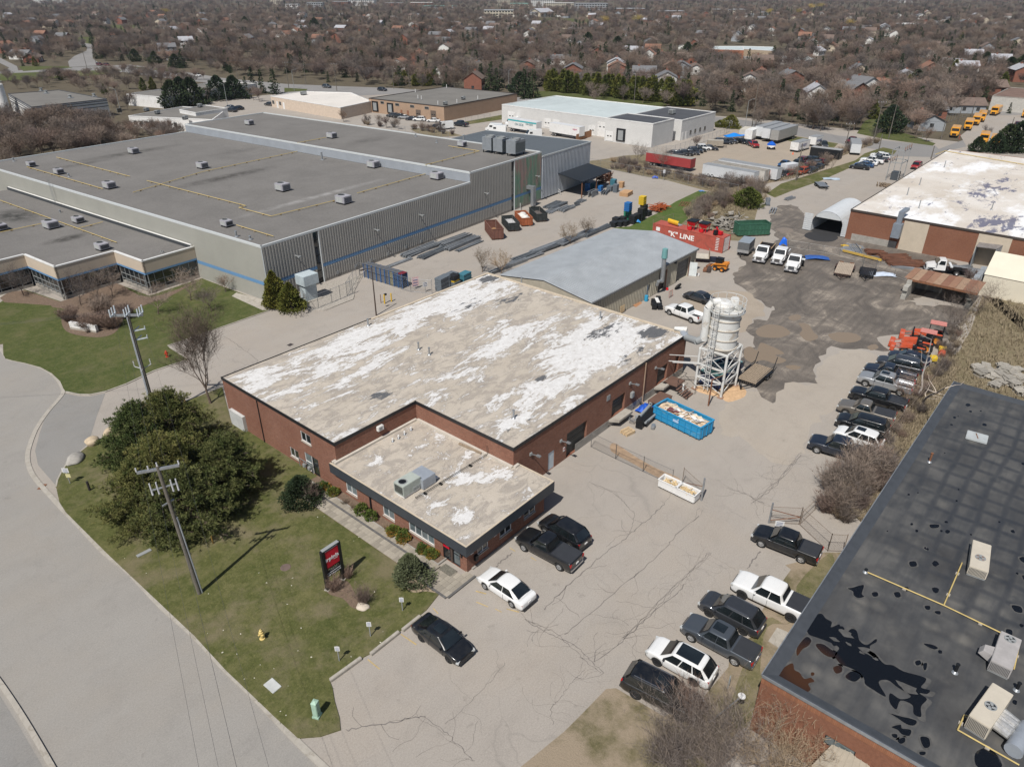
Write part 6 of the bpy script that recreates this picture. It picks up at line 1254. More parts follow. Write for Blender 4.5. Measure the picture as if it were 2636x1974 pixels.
for i in rg(12):a=i*pi/6;mb.e((E_+cos(a)*(rt+.32),Fe+sin(a)*(rt+.32),EH+4.6),(E_+cos(a)*(rt+.32),Fe+sin(a)*(rt+.32),EH+5.85),.05)
mb.o('railing',A4,tw);MB().h((E_,Fe,EH+4.5),[(rt,0),(rt+.4,0),(rt+.4,.06),(rt,.06)],32).o('walkway',Ag,tw)
MB().h((E_-.2,Fe+.3,EH+4.65),[(1.1,0),(1.1,.5),(.6,.95),(0,1)],20).o('dome',A4,tw,Fw=30);MB().x((E_+.8,Fe-.4,EH+4.65),(1.2,.9,1.1),.4).o('fan_housing',A4,tw,Fx=.12);MB().x((E_+.7,Fe-1.1,EH+4.65),(.9,.6,.3),.2).o('motor',P('grey_motor',(.35,.35,.33),.6),tw,Fx=.05)
dd=[(E_-.5,Fe+.7,EH+5.5),(E_-1,Fe+1.3,EH+5.35),(E_-1.3,Fe+1.65,EH+4.7),(E_-1.3,Fe+1.65,EH+.8)]
MB().path(dd,.45,14).o('duct',A4,tw,Fw=50)
MB().path([(E_-1.3,Fe+1.65,EH+1),(E_-1.5,Fe+2.3,EH+.5),(70.8,YF-.4,ZU-.1)],.42,14).o('grey_elbow',Ag,tw,Fw=50);MB().path([(70.8,YF-.4,ZU-.1),(71.6,YF+.6,ZU-0)],.4,14).o('duct_joint',P('duct_grey'),tw,Fw=50)
rd=Ac('roof_duct','white tapered duct leaving the factory roof edge towards the silo','duct',(0,0,0));p_a,p_b=q(7,430,300,ZU+.35),q(7,530,315,ZU+.3);MB().u(tu(p_a),tu(p_b),.2,.42,14).u(tu(p_b),(71.7,YF+.7,ZU-0),.42,.42,14).o('duct',A4,rd,Fw=50)
lx,ly=Ez-.35,29.75
mb=MB()
for s in(-.25,.25):mb.e((lx,ly+s,.5),(lx,ly+s,EH+5.6),.06)
mb.o('ladder_rails',A4,tw);mb=MB()
for i in rg(33):mb.e((lx,ly-.25,.7+i*.31),(lx,ly+.25,.7+i*.31),.035)
mb.o('ladder_rungs',A4,tw);mb=MB()
for i in rg(10):
 z=3+i*.8;Fh=[(lx-.1-.42*sin(a),ly+.38*cos(a),z)for a in[pi*k/6 for k in rg(7)]];mb.path(Fh,.02,4)
for k in rg(1,6):a=pi*k/6;mb.e((lx-.1-.42*sin(a),ly+.38*cos(a),3),(lx-.1-.42*sin(a),ly+.38*cos(a),10.4),.025)
mb.o('safety_cage',A4,tw)
mb=MB();mb.e((Ez,ES,3.4),(67.5,YF-.1,3.4),.08).e((Ez,ES-.5,3.4),(67.5,YF-.6,3.4),.08).e((Ez,ES,4.2),(67.5,YF-.1,4.2),.06);mb.o('gantry',A4,tw)
Ff=Ac('steel_stanchion','brown steel post standing between the blue bin and the silo tower','post',tu(q(19,430,1575)));MB().u((0,0,0),(0,0,3.4),.09,.09,8).e((0,0,3.3),(1.8,-.4,3.3),.08).o('post',Ao,Ff)
Ff=Ac('bollard','short cream bollard by the factory loading steps','bollard',tu(q(19,85,1425)));MB().u((0,0,0),(0,0,1.3),.11,.11,10).h((0,0,1.3),[(.11,0),(.07,.06),(0,.08)],10).o('post',A4,Ff)
def AG(F4,a,b,wd,h,m,im,Ge=None,fm=None,Gc=None,Gd=8,Gf='open-top roll-off bins',z0=.18,F3='roll_off_bin'):
 """long open bin with its near long edge running a->b"""
 a,b=Ve(a[:2]),Ve(b[:2]);d=b-a;L=d.length;d.normalize();n=Ve((-d.y,d.x));c=(a+b)/2+n*wd/2
 t=Ac(F3,F4,'bin',(c.x,c.y,.01),atan2(d.y,d.x),Gf);hl,hw=L/2,wd/2;th=.07
 MB().b(-hl,-hw,z0,hl,hw,z0+.08).o('floor',im,t)
 for s in(1,-1):
  MB().b(-hl,s*hw-th/2,z0+.081,hl,s*hw+th/2,h).o('side_wall',m,t)
  MB().b(s*hl-th/2,-hw+th,z0+.081,s*hl+th/2,hw-th,h).o('end_wall',m,t)
  MB().b(-hl-.05,s*hw-.09,h+.001,hl+.05,s*hw+.09,h+.1).o('top_rail',Gc or m,t);MB().b(s*hl-.09,-hw+.1,h+.001,s*hl+.09,hw-.1,h+.1).o('top_rail',Gc or m,t)
  MB().b(-hl,s*hw*.55-.08,0,hl,s*hw*.55+.08,z0-.001).o('skid',Gc or m,t)
  MB().b(-hl,s*(hw+.05)-.04,h*.55,hl,s*(hw+.05)+.04,h*.55+.07).o('side_rail',m,t)
 rm=MB().b(-.045,-.05,z0+.05,.045,.05,h-.02).mesh('rib',m)
 for i in rg(Gd):
  for s in(1,-1):link('rib',rm,t,(-hl+(i+.5)*L/Gd,s*(hw+.07),0))
 for s in(1,-1):
  for i in rg(3):link('rib',rm,t,(s*(hl+.07),-hw+(i+.5)*wd/3,0))
 if Ge is not None:
  mb=MB();nx,ny=14,6;vs=[]
  for i in rg(nx+1):
   for j in rg(ny+1):vs.append((-hl+.1+(L-.2)*i/nx,-hw+.1+(wd-.2)*j/ny,Ge+Un(-.12,.14)*(1 if 0<j<ny else.3)))
  mb.add(vs,[(i*(ny+1)+j,(i+1)*(ny+1)+j,(i+1)*(ny+1)+j+1,i*(ny+1)+j+1)for i in rg(nx)for j in rg(ny)]);mb.o('load',fm,t)
 return t,L,wd
Cm=P('bright_blue_bin',(.02,.24,.46),.5,Fy=.07,sc=.8,F0=(.12,.31,.46));C1=P('scrap_wood',(.5,.38,.26),.9,Fy=.35,sc=3)
b0,b1=q(31,1070,725),q(31,1800,1070)
t,L,wd=AG('bright blue open bin full of scrap boards beside the silo tower',b1,b0,2.35,1.55,Cm,Cm,1.28,C1,Gd=8)
Gl=[P('board_cream',(.62,.52,.38),.8),P('board_white',(.7,.68,.65),.7),P('board_tan',(.45,.31,.19),.85),P('board_maroon',(.16,.06,.06),.7),P('board_grey',(.35,.33,.31),.8)]
for i in rg(46):
 lw=Fn.choice(((1.2,.08),(.9,.5),(1.6,.07),(.7,.4),(1.1,.12),(.5,.5)))
 MB().x((Un(-L/2+.8,L/2-.8),Un(-wd/2+.5,wd/2-.5),1.3+Un(0,.22)),(lw[0],lw[1],.04),Un(-.6,.6)+(0 if Fn.random()<.6 else 1.2),Un(-.15,.15),Un(-.12,.12)).o('scrap_board',Fn.choice(Gl[:3]+Gl[:2]+Gl[4:]),t)
MB().x((L/2-1.9,.2,1.5),(1.3,.9,.05),.2,.08).o('scrap_board',Gl[3],t)
MB().b(-.35,-wd/2-.13,.95,.35,-wd/2-.125,1.25).o('label_plate',P('label_blue',(.35,.5,.7),.5),t);MB().b(-.35,wd/2+.125,.95,.35,wd/2+.13,1.25).o('label_plate',P('label_blue'),t)
Cj=P('navy_bin',(.016,.03,.085),.6,Fy=.15);CS=P('green_bin',(.035,.11,.07),.6,Fy=.2);Dq=P('rusty_brown_bin',(.15,.068,.05),.8,Fy=.2,sc=2);Cp=P('black_bin',(.03,.035,.035),.7,Fy=.3);Da=P('orange_rust_bin',(.3,.09,.035),.8,Fy=.25,sc=2);BX=P('grey_rubble',(.36,.36,.36),.9,Fy=.35,sc=4)
AG('navy open bin standing under and behind the silo tower',(70.2,28.9),(75.6,28.6),2.3,1.9,Cj,Cj,1.4,P('green_tarp',(.06,.16,.15),.7),P('teal_rim',(.16,.3,.3),.6),7)
def bin_at(F4,k,D4,Cd,back,h,m,im,**kw):
 a,b,c=q(k,*D4),q(k,*Cd),q(k,*back);wd=2.3;d=(c-a);AG(F4,a,a+d,wd,h,m,im,**kw)
for i,(fr,Ek,m,im,f,fm)in en((((240,690),'brown rusty roll-off bin, nearest of the four along the warehouse wall',Dq,Ao,.5,P('orange_scrap',(.28,.16,.08),.9,Fy=.3)),((372,622),'black roll-off bin with pale rubble, second of the four',Cp,Ao,1,BX),((480,580),'orange roll-off bin heaped with white bags, third of the four',Da,Ao,1.25,P('white_bags',(.62,.6,.56),.8,Fy=.2,sc=4)),((600,545),'black roll-off bin with dark scrap, farthest of the four',Cp,Ao,.8,P('dark_scrap',(.1,.085,.08),.9,Fy=.5,sc=4)))):
 a=q(6,*fr);u_=Ve((cos(R(55)),sin(R(55)),0));Lb=5.4 if i else 6;v_=Ve((sin(R(55)),-cos(R(55)),0));s_=a+v_*1.5
 AG(Ek,s_,s_+u_*Lb,2.2,1.6 if i else 2,m,im,Ge=f,fm=fm,Gd=9)
 if i==2:
  tb_=[o for o in El.objects if o.get('label')==Ek][0]
  for k in rg(3):MB().h((-1.4+k*1.1,Un(-.3,.3),1.25),[(.75,0),(.7,.35),(.4,.6),(0,.65)],12).o('bag',P('white_bags'),tb_,Fw=60)
a=q(5,360,655);AG('dark green open bin with rusty inside near the junk bank',a,a+Ve((cos(R(-42)),sin(R(-42)),0))*6.2,2.4,2.3,CS,Ao,Ge=1.1,fm=P('leafy_rubbish',(.2,.15,.08),.9,Fy=.4,sc=4),Gd=9)
for i,(x,y)in en(((895,440),(1018,500))):
 c=q(10,x,y);t=Ac('plastic_cart',['white cart of pale wood offcuts, left of the pair by the chain-link gate','white cart of pale wood offcuts, right of the pair by the chain-link gate'][i],'cart',(c.x,c.y,.01),R(-92),'white carts of offcuts')
 for s in(1,-1):MB().b(-.95,s*.52-.04,.2,.95,s*.52+.04,.95).o('side_wall',Ab,t);MB().b(s*.95-.04,-.48,.2,s*.95+.04,.48,.95).o('end_wall',Ab,t)
 MB().b(-.9,-.48,.2,.9,.48,.28).o('floor',Ab,t);mb=MB()
 for s in(1,-1):mb.b(-1.02,s*.56-.05,.951,1.02,s*.56+.05,1);mb.b(s*.98-.05,-.5,.951,s*.98+.05,.5,1)
 mb.o('rim',Ab,t)
 for sx in(1,-1):
  for sy in(1,-1):MB().u((sx*.75,sy*.4-.03,.09),(sx*.75,sy*.4+.03,.09),.09,.09,10).o('castor',B7,t)
 for j in rg(34):MB().x((Un(-.65,.65),Un(-.34,.34),.68+Un(0,.2)),(Un(.3,.7),.06,.04),Un(0,3),Un(-.3,.3),Un(-.3,.3)).o('offcut',P('fresh_wood',(.66,.5,.28),.85,Fy=.15),t)
def Dv(t,z,m=None,loc=(0,0),rz=0,tag_=''):
 m=m or BM
 for i in rg(7):MB().x((loc[0]-.54+i*.18,loc[1],z+.1),(.1,1,.02),rz).o('slat',m,t)
 for j in(-.45,0,.45):MB().x((loc[0],loc[1]+j,z),(1.2,.09,.1),rz).o('bearer',m,t)
c=q(31,460,1075);t=Ac('pallet_stack','small stack of pale wooden pallets beside the dock wall','pallet',(c.x,c.y,.01),R(-12));
for i in rg(3):Dv(t,i*.135,loc=(i*.02,-i*.01))
mc=Ac('discarded_machine','grey and black discarded panel machine lying beside the dock platform','machine',tu(q(31,820,900)),R(8));Dw=P('machine_grey',(.26,.275,.28),.5)
MB().x((.2,.3,.2),(3,.9,.55)).o('bed',Aa,mc);MB().x((.3,.85,.75),(3.4,.3,.35)).o('beam',Dw,mc,Fx=.05);MB().x((-.1,-.15,.55),(2.9,.22,.25),-.1).o('lower_beam',Dw,mc,Fx=.05);MB().x((-1.6,.5,0),(.7,.75,1.15)).o('black_cabinet',Aa,mc,Fx=.03);MB().x((-1.2,1,.5),(.35,.5,.6)).o('head',Dw,mc);MB().x((1.9,.85,.2),(.3,.35,.9)).o('end_post',Dw,mc);MB().x((-1,-.75,.05),(.7,.4,.4),.2).o('motor',Aj,mc,Fx=.06)
mb=MB();
for i in rg(5):mb.x((-1.4,1.3+i*.14,.5),(.7,.06,.06),.2)
mb.o('guide_rails',Aj,mc)
bt=Ac('blue_tarpaulin','crumpled bright blue tarpaulin against the factory foundation','tarpaulin',(0,0,0));c=q(31,770,730);mb=MB();vs=[]
for i in rg(7):
 for j in rg(5):vs.append((c.x-1+i*.36+Un(-.08,.08),c.y-.2+j*.3+Un(-.08,.08),.05+.75*max(0,1-abs(i-3)/3.6)*max(.1,1-abs(j-2)/2.5)+Un(0,.15)))
mb.add(vs,[(i*5+j,(i+1)*5+j,(i+1)*5+j+1,i*5+j+1)for i in rg(6)for j in rg(4)]);mb.o('sheet',P('tarp_blue',(.02,.1,.5),.5),bt)
pf=Ac('dock_platform','rust-brown steel dock platform and steps between dock door and blue bin','platform',(0,0,0));a=q(31,890,590,.9)
MB().b(61.9,31.6,.85,64.6,33.2,.95).o('deck',P('brown_deck',(.13,.075,.055),.8),pf)
for x in(62,64.5):
 for y in(31.7,33.1):MB().e((x,y,0),(x,y,.85),.09).o('leg',Ao,pf)
stp=Ac('steel_steps','dark steel landing and stairs with handrail beside the silo','stairs',(0,0,0));MB().b(66.6,32.2,.95,68.6,34,1.03).o('landing',P('brown_deck'),stp)
for i in rg(5):MB().b(66.3+i*0,31.9-i*.3,.78-i*.17,68,32.15-i*.3,.82-i*.17).o('step',P('brown_deck'),stp)
mb=MB();mb.path([(66.6,32.1,1),(66.6,32.1,2),(68.6,32.1,2),(68.6,34,2)],.025).path([(66.3,30.6,0),(66.3,30.6,1.1),(66.3,32.1,2)],.025).path([(68.1,30.6,0),(68.1,30.6,1.1),(68.1,32.1,2)],.025);mb.o('handrail',Aa,stp)
def A5(F4,c,az,L,Wd,D0,E3,z=.6,FM=False,FN=False,cat='trailer'):
 t=Ac('flat_trailer',F4,cat,(c.x,c.y,.01),R(az));n=int(Wd/.24)
 for i in rg(n):MB().b(-L/2,-Wd/2+.02+i*Wd/n,z,L/2,-Wd/2+(i+1)*Wd/n-.01,z+.05).o('plank',D0,t)
 for s in(1,-1):MB().b(-L/2,s*Wd/2-.05,z-.16,L/2,s*Wd/2+.05,z+.09 if FM else z-.002).o('side_rail',E3,t)
 MB().b(-L/2,-Wd/2+.06,z-.15,-L/2+.1,Wd/2-.06,z-.002).b(L/2-.1,-Wd/2+.06,z-.15,L/2,Wd/2-.06,z-.002).o('end_rail',E3,t)
 MB().e((L/2,-Wd*.35,z-.1),(L/2+1.5,0,z-.15),.12).e((L/2,Wd*.35,z-.1),(L/2+1.5,0,z-.15),.12).u((L/2+1.3,0,0),(L/2+1.3,0,z+.3),.05).o('tongue',E3,t)
 for i in(0,1):
  for s in(1,-1):Aq(t,-L*.08-i*.85,s*(Wd/2+.14),.33);
 for s in(1,-1):MB().b(-L*.08-1.3,s*(Wd/2+.14)-.13,.68,-L*.08+.45,s*(Wd/2+.14)+.13,.71).o('mudguard',E3,t)
 if FN:
  for s in(1,-1):MB().x((-L/2-.3,s*Wd*.32,z-.1),(.9,.6,.1),0,0,-.5).o('ramp',Ao,t)
 if FM:
  for s in(1,-1):MB().e((-L/2,s*Wd/2,z+.4),(L/2,s*Wd/2,z+.4),.05).e((-L/2+.1,s*Wd/2,z),(-L/2-.6,s*Wd/2,z+1.4),.08).o('rail',E3,t)
 return t
A5('flatbed trailer with grey timber deck beside the navy bin',Ve((76.3,27,0)),180,5,2.4,Bi,Aa,FM=True)
c=(q(28,1770,640)+q(28,2010,690))/2;A5('brown flatbed trailer with bleached plank deck and rusty ramps',q(28,1900,650),192,6,2.5,P('bleached_plank',(.38,.31,.24),.9,Fy=.15),P('dark_brown_frame',(.06,.035,.028),.7),FN=True)
A5('small black utility trailer with mesh sides near the blue and white litter',q(5,1195,900),192,3.9,2,Aa,Aa,FM=True)
A5('silver flat car trailer standing on the wide driveway',q(5,900,330),215,4.6,2.1,Aj,Aa)
a=q(20,1640,1030);L_=14;kc=Ve((117.8,a.y+L_/2,0));kt=Ac('shipping_container','long brick-red shipping container lettered "K" LINE behind the shed','container',(kc.x,kc.y,.01),R(90));hl,hw,hh=L_/2,1.3,2.75
for s in(1,-1):
 mb=MB();Ai(mb,(-hl,s*hw)if s<0 else(hl,s*hw),(hl,s*hw)if s<0 else(-hl,s*hw),.2,hh-.1,.34,.04);mb.o('side_wall',AQ,kt)
 MB().b(-hl,s*hw-.06,0,hl,s*hw+.06,.2).o('bottom_rail',AQ,kt);MB().b(-hl,s*hw-.06,hh-.1,hl,s*hw+.06,hh).o('top_rail',AQ,kt)
 for e in(1,-1):MB().b(e*hl-.1,s*hw-.09,0,e*hl+.1,s*hw+.09,hh+.01).o('corner_post',AQ,kt)
MB().b(-hl,-hw+.06,hh-.05,hl,hw-.06,hh-.01).o('roof',AQ,kt);MB().b(hl-.03,-hw+.1,.1,hl,hw-.1,hh-.1).o('end_wall',AQ,kt);MB().b(-hl,-hw+.1,.1,-hl+.03,hw-.1,hh-.1).o('door',AQ,kt)
for i in rg(8):MB().b(-hl-.07,-hw+.25+i*.3,.15,-hl-.03,-hw+.33+i*.3,hh-.15).o('lock_rod',Ab,kt)
mwl=P('bright_lettering',(.78,.77,.74),.6,Fy=.03);
CC(kt,'lettering','"K" LINE',1.25,Bc((1.2,hw+.065,1.45),(-1,0,0)),mwl,.01,.03,sx=1.15)
CC(kt,'lettering','"K" LINE',1.25,Bc((1.2,-hw-.065,1.45),(1,0,0)),mwl,.01,.03,sx=1.15)
MB().b(5.6,hw+.05,1.5,6.4,hw+.07,2.2).o('placard',Ab,kt)
mb=MB()
for i in rg(8):mb.b(-hl+.75,hw+.05,.4+i*.29,-hl+1.35,hw+.1,.48+i*.29)
mb.o('ladder_marks',mwl,kt)
def B2(F4,x,y,m):
 t=Ac('salt_spreader',F4,'spreader',(kc.x-x,kc.y+y,hh),R(180),'red salt spreaders on the container')
 MB().add([(-.5,-.45,.7),(.5,-.45,.7),(.5,.45,.7),(-.5,.45,.7),(-.9,-.8,1.5),(.9,-.8,1.5),(.9,.8,1.5),(-.9,.8,1.5)],[(0,3,2,1),(4,5,6,7),(0,1,5,4),(1,2,6,5),(2,3,7,6),(3,0,4,7)]).o('hopper',m,t);MB().x((0,0,1.52),(1.95,1.75,.16)).o('cover',Aa,t,Fx=.05)
 for sx in(-1,1):
  for sy in(-1,1):MB().e((sx*.65,sy*.6,0),(sx*.75,sy*.7,1.4),.1).o('leg',m,t)
 MB().x((.9,0,.1),(.5,.6,.5)).o('chute',m,t)
Dp=P('bright_red',(.55,.012,.02),.4);B2('red salt spreader with black cover, left of the pair on the container',0,-.2,Dp);B2('red salt spreader with black cover, right of the pair on the container',0,-2.5,Dp)
t=Ac('snow_blower','red snow blower with black fittings on the right end of the container','machine',(kc.x,kc.y-5.2,hh),R(80));MB().x((0,0,.1),(1.8,.7,.6)).o('auger_housing',Dp,t,Fx=.06);MB().x((0,.7,.1),(.6,.7,.8)).o('engine',Aa,t,Fx=.05);MB().u((0,.1,.7),(.2,.3,1.3),.16,.2,10).o('chute',Dp,t)
t=Ac('snow_plough','yellow snow plough blade on a grey frame on the left end of the container','plough',(kc.x-.2,kc.y+3.6,hh),R(75));mb=MB();vs=[]
for i in rg(6):a_=-.9+i*.36;vs+=[(-1.3,.5*cos(a_)-.3,.6+.55*sin(a_)),(1.3,.5*cos(a_)-.3,.6+.55*sin(a_))]
mb.add(vs,[(2*i,2*i+1,2*i+3,2*i+2)for i in rg(5)]);mb.o('blade',P('plough_yellow',(.7,.42,.03),.5),t);MB().x((0,-.9,0),(2.2,.9,.12)).o('frame',Ag,t)
fb=Ve((107.6,52.2,0));t=Ac('flatbed_body','empty flatbed truck body with pale deck beside the shed corner','truck body',(109.2,54,0),R(-62));
MB().b(-3.6,-1.2,.85,3.6,1.2,1).o('deck',P('pale_deck',(.48,.44,.37),.8,Fy=.15),t);MB().b(-3.6,-.5,.5,5,.5,.84).o('chassis',P('navy_chassis',(.015,.02,.035),.6),t);MB().b(3.62,-1.2,.85,3.7,1.2,2).o('stake_board',Bi,t)
for x_ in(-2.2,-1.1):
 for s in(1,-1):Aq(t,x_,s*.95,.46)
c=q(20,1640,1490);sk=Ac('skid_steer','orange skid-steer loader with dark cab between the shed and the yard','loader',(c.x+.8,c.y+.8,.01),R(75));DE=P('loader_orange',(.6,.22,.03),.45,Fy=.06)
sk.rotation_euler=(0,0,R(92))
MB().x((-.1,0,.45),(2.3,1.1,.6)).o('body',DE,sk,Fx=.08);MB().x((-.9,0,1),(.9,1.3,.55)).o('engine_cover',DE,sk,Fx=.14);MB().x((.15,0,1.02),(1.1,.95,1)).o('cab',Aa,sk,Fx=.06);MB().x((.15,0,2.03),(1.2,1.05,.08)).o('cab_roof',Aa,sk,Fx=.03)
for s in(1,-1):
 MB().e((-1.2,s*.72,1.45),(.9,s*.72,1.1),.14,.2).e((.9,s*.72,1.1),(1.5,s*.72,.4),.14,.18).o('lift_arm',DE,sk)
 for x_ in(-.65,.55):Aq(sk,x_,s*.72,.4,.3,m=P('loader_orange'))
MB().x((1.9,0,.08),(.5,1.7,.5)).o('bucket',Ao,sk)
c=q(20,1330,1460);t=Ac('sweeper_attachment','rusty brush attachment lying in front of the orange loader','attachment',(c.x,c.y,.01),R(20));MB().u((-.8,0,.35),(.8,0,.35),.35,.35,12).o('brush',P('dark_bristle',(.06,.045,.04),.95),t);MB().x((0,.5,.1),(1.5,.8,.3)).o('frame',Ao,t)
t=Ac('pail','small white pail by the open shed door leaf','pail',tu(q(20,1085,1570)));MB().h((0,0,0),[(0,.02),(.15,.02),(.18,.42),(.17,.42),(.14,.05)],12).o('pail',Ab,t,Fw=40)
t=Ac('tyre_stack','two big worn tyres leaning together by the shed bay','tyre',tu(q(6,1715,1090)),0);
for i in rg(2):MB().h((0,0,0),[(.28,-.12),(.5,-.12),(.52,0),(.5,.12),(.28,.12)],18,'Y').xf(Matrix.Translation((i*.45,0,.42))@Matrix.Rotation(.5,4,'X')).o('tyre',B7,t,Fw=40)
t=Ac('plastic_bin','row of black plastic totes and machine parts beside the shed wall','scrap',tu(q(6,1545,1215)),R(35))
for i in rg(7):MB().x((-1.5+(i%4)*.95+Un(-.1,.1),-.4+(i//4)*.8,0),(.85,.7,.5+Un(0,.25)),Un(-.2,.2)).o('tote',Aa,t,Fx=.04)
MB().x((0,-.1,.72),(1.9,.5,.06),.1).o('white_panel',Ab,t)
t=Ac('hand_cart','rusty red hand trolleys standing near the shed wall','trolley',tu(q(6,1650,1165)));mb=MB()
for i in rg(3):mb.path([(i*.35,0,.1),(i*.35,.1,1.1),(i*.35+.35,.1,1.1),(i*.35+.35,0,.1)],.03)
mb.o('frame',P('rust_red',(.3,.06,.04),.8),t)
t=Ac('blue_drum','sky-blue plastic drum by the shed side door','drum',tu(q(6,1463,1185)));MB().h((0,0,0),[(0,.01),(.28,.02),(.3,.4),(.28,.88),(0,.9)],16).o('drum',P('drum_blue',(.04,.3,.5),.5),t,Fw=40)
t=Ac('leaning_plywood','brown plywood offcut sloping against the shed wall','board',tu(q(6,1400,1215)),R(5));MB().x((0,0,.02),(2,1.2,.04),0,.35).o('board',P('orange_board',(.36,.18,.09),.85),t)
t=Ac('yellow_pallet','pale pallet leaning on the shed wall behind the factory roof edge','pallet',tu(q(6,1270,1285)),R(0));
for i in rg(6):MB().x((-.5+i*.2,0,.15),(.1,.03,1.1)).o('slat',BM,t)
for z_ in(.2,.65,1.1):MB().x((0,.05,z_),(1.2,.06,.09)).o('bearer',BM,t)
t=Ac('red_gas_can','small red can beside the open shed bay','can',tu(q(6,1635,1095)));MB().h((0,0,0),[(0,.01),(.2,.02),(.2,.3),(.06,.38),(0,.38)],10).o('can',Dp,t)
qh=Ac('quonset_hut','white ribbed arched steel hut with open doors beside the brick warehouse','hut',(0,0,0));EC,Ej,Eq,Fc=141.2-1,153,38.4,44.2;qc=(Eq+Fc)/2;qr=(Fc-Eq)/2;ET=P('white_arch_steel',(.62,.64,.65),.35,.25,Fy=.05)
EC=139.9
mb=MB();N=34;vs=[];M_=14
for i in rg(N*2+1):
 x=EC+(Ej-EC)*i/(2*N);rr=qr+(.05 if i%2 else 0)
 for j in rg(M_+1):a_=pi*j/M_;vs.append((x,qc-cos(a_)*rr,1.5+sin(a_)*rr*.95))
mb.add(vs,[(i*(M_+1)+j,i*(M_+1)+j+1,(i+1)*(M_+1)+j+1,(i+1)*(M_+1)+j)for i in rg(2*N)for j in rg(M_)]);mb.o('arched_shell',ET,qh)
mb=MB();Ai(mb,(EC,Eq),(Ej,Eq),0,1.5,.35,.04);Ai(mb,(Ej,Fc),(EC,Fc),0,1.5,.35,.04);mb.o('side_wall',ET,qh)
end=MB();Fh=[(EC+.05,qc-cos(pi*j/M_)*qr,1.5+sin(pi*j/M_)*qr*.95)for j in rg(M_+1)];Fh=[p for p in Fh if p[2]>2.9];end.add([(EC+.05,Eq+.6,2.9)]+Fh+[(EC+.05,Fc-.6,2.9)],[tu(rg(len(Fh)+2))]);end.o('gable_panel',ET,qh)
MB().q((Ej,Eq,0),(Ej,Fc,0),(Ej,Fc,1.5),(Ej,qc,4.2),(Ej,Eq,1.5)).o('back_wall',ET,qh);MB().b(EC,Eq+.05,0,Ej-.1,Fc-.05,.02).o('dark_floor',P('black_earth',(.03,.03,.032),.95),qh)
for k,(y,s)in en(((Eq-0,-1),(Fc+0,1))):
 for z_ in rg(9):MB().b(EC-.06,min(y-.1*s,y+1.5*s),.15+z_*.36,EC+0,max(y-.1*s,y+1.5*s),.46+z_*.36).o('door_slat',ET,qh)
A3('coal_heap_base',Ax([(139.8,39),(139.8,43.6),(136,43.8),(134.4,41.2),(136,38.6)],4,True),.018,P('black_earth'))
bk=Ac('block_bunker','open concrete-block bunker with rusty sheet roof at the edge of the muddy yard','bunker',(0,0,0));Ef=P('concrete_block',(.36,.345,.31),.95,Fy=.15,sc=1.5,Fz=.25);EA,EF,by1,Ey=114.4,120.9,21,12.2
cb=MB().b(0,0,0,1.38,.68,.66).mesh('concrete_block',Ef);cbs=MB().b(0,0,0,.68,1.38,.66).mesh('concrete_block',Ef)
for lv in rg(4):
 off=.35 if lv%2 else 0
 for i in rg(5):
  if EA+off+i*1.4+1.38<EF+.4:link('concrete_block',cb,bk,(EA+off+i*1.4+(0 if lv<3 else 1.2)*(1 if i==0 and lv==3 else 0),by1-.68,lv*.68));link('concrete_block',cb,bk,(EA+2.2+off+i*1.4 if i<3 else EA+2.2+off,Ey,lv*.68))
 for i in rg(6):link('concrete_block',cbs,bk,(EF,Ey+.2+i*1.4+off*.5,lv*.68))
for i in rg(10):
 MB().b(EA+1.7,Ey-.5+i*.98,2.78+.03*(i%2),EF+.9,Ey+.46+i*.98,2.82+.03*(i%2)).o('roof_sheet',P('rusty_sheet_%d'%(i%3),((.27,.15,.095),(.22,.11,.07),(.32,.21,.14))[i%3],.85,Fy=.15),bk)
MB().b(EA+1.6,Ey-.5,2.5,EA+1.75,by1+.1,2.77).o('lintel',Ao,bk)
te=Ac('fabric_shelter','cream fabric-covered storage shelter at the right picture edge','shelter',(0,0,0));CQ=P('cream_fabric',(.66,.6,.48),.8,Fy=.04,sc=.4)
te_a=(123.6,11.6);te_w=6.5
MB().q((124,12.4,0),(124,-2,0),(124,-2,3.3),(124,12.4,3.3)).q((124,12.4,0),(124,12.4,3.3),(130.5,12.6,5.2),(137,12.8,3.3),(137,12.8,0)).o('wall',CQ,te);MB().q((123.9,12.5,3.3),(123.9,-2,3.3),(130.5,-2,5.2),(130.5,12.7,5.2)).q((130.5,12.7,5.2),(130.5,-2,5.2),(137,-2,3.3),(137,12.8,3.3)).o('roof',CQ,te)
for i in rg(4):
 t=Ac('concrete_bay_panel','pale steel panel leaning on the end of the cream shelter','panel',(124.5+i*2.4,13.4,0),R(4),'steel panels beside the cream shelter');MB().x((0,0,0),(2,.8,1.9),0,-.1).o('panel',P('pale_steel',(.4,.43,.46),.4,.3),t)
def AL(F4,c,az,n,L,m,wd=.18,FG=1.4,h=3,jit=.06,cat='steel',F3='steel_bundle',Gf=None):
 t=Ac(F3,F4,cat,(c.x,c.y,.01),R(az),None if Gf is None else Gf);Eo=max(1,n//h);Fo=MB().b(-L/2,-wd*.42,0,L/2,wd*.42,wd*.6).mesh('bar',m)
 for i in rg(n):o=link('bar',Fo,t,(Un(-.3,.3),-FG/2+(i%Eo)*FG/Eo,(i//Eo)*wd*.62));o.rotation_euler=(0,0,Un(-jit,jit))
 return t
DF=P('dull_galvanised',(.29,.31,.33),.55,.3,Fy=.25,sc=2,Fz=.35);Dg=P('dark_galvanised',(.19,.21,.23),.6,.2,Fy=.3,sc=2,Fz=.4);Cr=P('pale_galvanised',(.34,.36,.38),.5,.3,Fy=.2,sc=2,Fz=.3)
